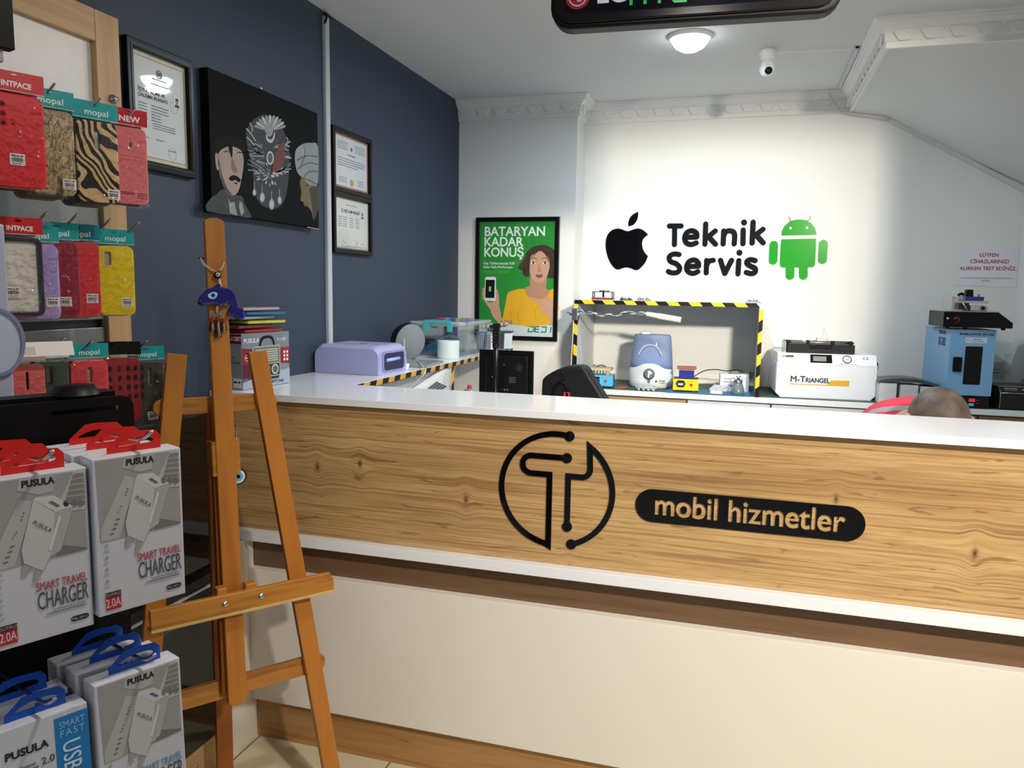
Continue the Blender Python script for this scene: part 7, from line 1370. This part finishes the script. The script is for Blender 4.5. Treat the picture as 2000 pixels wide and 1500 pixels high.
# head local axes: up axis (crown) tilts forward (toward -y) by 62 deg
HM = Matrix.Translation(HC) @ RZ(6) @ RX(58)
for v in tt.verts:
    x, y, z = v.co; z2 = z; wx = .078*(1-.18*max(0, -z)); wy = .100*(1-.10*max(0, -z)); 
    fx_ = Vector((x*wx, y*wy, z*.108))
    if z < -.1 and y < 0: fx_.y *= 1+.05*z
    v.co = fx_
hf = tt.copy(); bod.merge(tt, skin, HM, True)
def hp(x, y, z): return (x, y, z)
bod.loft([[(HM @ Vector(p_)) for p_ in ((-.010, -.100, .01), (.010, -.100, .01), (.012, -.098, .0), (-.012, -.098, .0))], [(HM @ Vector(p_)) for p_ in ((-.013, -.122, -.028), (.013, -.122, -.028), (.017, -.095, -.034), (-.017, -.095, -.034))]], skin)   # nose
for s in (-1, 1): bod.ball((s*.081, .004, .000), (.011, .019, .031), skin, 16, X=HM @ T(0, 0, 0)); bod.ball((s*.033, -.088, -.002), (.014, .010, .010), C('#e6dfd8', .3), 12, X=HM); bod.ball((s*.033, -.096, -.002), (.006, .004, .006), BLACK, 8, X=HM)
bod.ball((0, -.093, -.055), (.024, .010, .007), C('#9c5f56', .5), 12, X=HM)
bod.build('body', pn)
hair = MB(); 
for f in list(hf.faces):
    c = f.calc_center_median()
    if c.z < .0 + max(0, -c.y)*.55 and not (c.y > .02 and c.z > -.05): hf.faces.remove(f) if False else None
dele = [f for f in hf.faces if (lambda c: c.z < (.018 if abs(c.x) < .055 else -.02) if c.y < -.02 else c.z < -.055)(f.calc_center_median())]
bmesh.ops.delete(hf, geom=dele, context='FACES')
for v in hf.verts: v.co *= 1.012
hair.merge(hf, stub, HM, True); hair.build('hair', pn)
jk = bpy.data.materials.new('jacket_cloth'); jk.use_nodes = True; nt = jk.node_tree; bs = nt.nodes['Principled BSDF']; bs.inputs['Roughness'].default_value = .8
tc = nt.nodes.new('ShaderNodeTexCoord'); sp_ = nt.nodes.new('ShaderNodeSeparateXYZ'); w1 = nt.nodes.new('ShaderNodeMath'); w1.operation = 'MULTIPLY_ADD'; w1.inputs[1].default_value = .55; rp = nt.nodes.new('ShaderNodeValToRGB')
nt.links.new(tc.outputs['Object'], sp_.inputs[0]); nt.links.new(sp_.outputs[1], w1.inputs[0]); nt.links.new(sp_.outputs[2], w1.inputs[2]); mr = nt.nodes.new('ShaderNodeMapRange'); mr.inputs[1].default_value = .95; mr.inputs[2].default_value = 1.35; nt.links.new(w1.outputs[0], mr.inputs[0]); nt.links.new(mr.outputs[0], rp.inputs[0])
rp.color_ramp.interpolation = 'CONSTANT'; e = rp.color_ramp.elements; e[0].color = srgb('#3c4048'); e[1].position = .25; e[1].color = srgb('#8d9096')
for p_, c_ in ((.33, '#3b3e46'), (.45, '#c22f45'), (.55, '#8d9096'), (.60, '#c8334a'), (.95, '#8a8d93')): k_ = e.new(p_); k_.color = srgb(c_)
nt.links.new(rp.outputs[0], bs.inputs['Base Color'])
jc = [[((0, .63, .60), .15), (sp1, .15), (sp2, .155), (chest, .140), ((-.01, .15, 1.055), .098)]]
for s in (-1, 1): jc.append([(chest, .130), ((-.0+s*.13, .26, .905), .078), ((s*.205, .12, .80), .060), ((s*.17, -.03, .80), .048)])
jb = MB(); jb.merge(skinmesh(jc, 0), jk, None, True); jb.build('jacket', pn)
tc_ = [[((0, .62, .60), .14), ((0, .61, .52), .14)]]
for s in (-1, 1): tc_.append([((0, .61, .52), .14), ((s*.10, .56, .52), .105), ((s*.13, .16, .50), .078), ((s*.13, .14, .10), .056)])
jb = MB(); jb.merge(skinmesh(tc_, 0), C('#2c3340', .8, var=.1), None, True); jb.build('trousers', pn)
t = thing('stool', 'round stool under the seated person', 'stool', (.528, 2.98, 0)); b = MB(); b.lathe([(0, .33), (.17, .33), (.18, .34), (.18, .36), (.16, .375), (0, .375)], BLACK); b.build('seat', t); b = MB(); b.cyl((0, 0, .02), (0, 0, .33), .025, METAL); b.lathe([(0, .02), (.2, .015), (.2, 0), (0, 0)], METAL); b.build('pedestal', t)
b = MB(); q = at(1988, 826, y=2.5); b.lathe([(0, 0), (.02, 0), (.02, q.z-.669), (.014, q.z-.666), (0, q.z-.666)], METAL, 20, X=Matrix.Translation((max(q.x, .72), 2.5, .667))); tag(b.build('small_can'), 'small metal can top showing above the counter edge at the far right', 'can')
t = thing('side_desk', 'small white stand behind the counter at the right', 'desk', (.76, 2.5, 0)); b = MB(); b.box(.69, .84, 2.40, 2.6, .64, .665, WHITE, .002); b.build('desk_top', t, True)
for x in (.71, .82): b = MB(); b.box(x-.015, x+.015, 2.41, 2.59, 0, .639, WHITE); b.build('leg_panel', t, True)
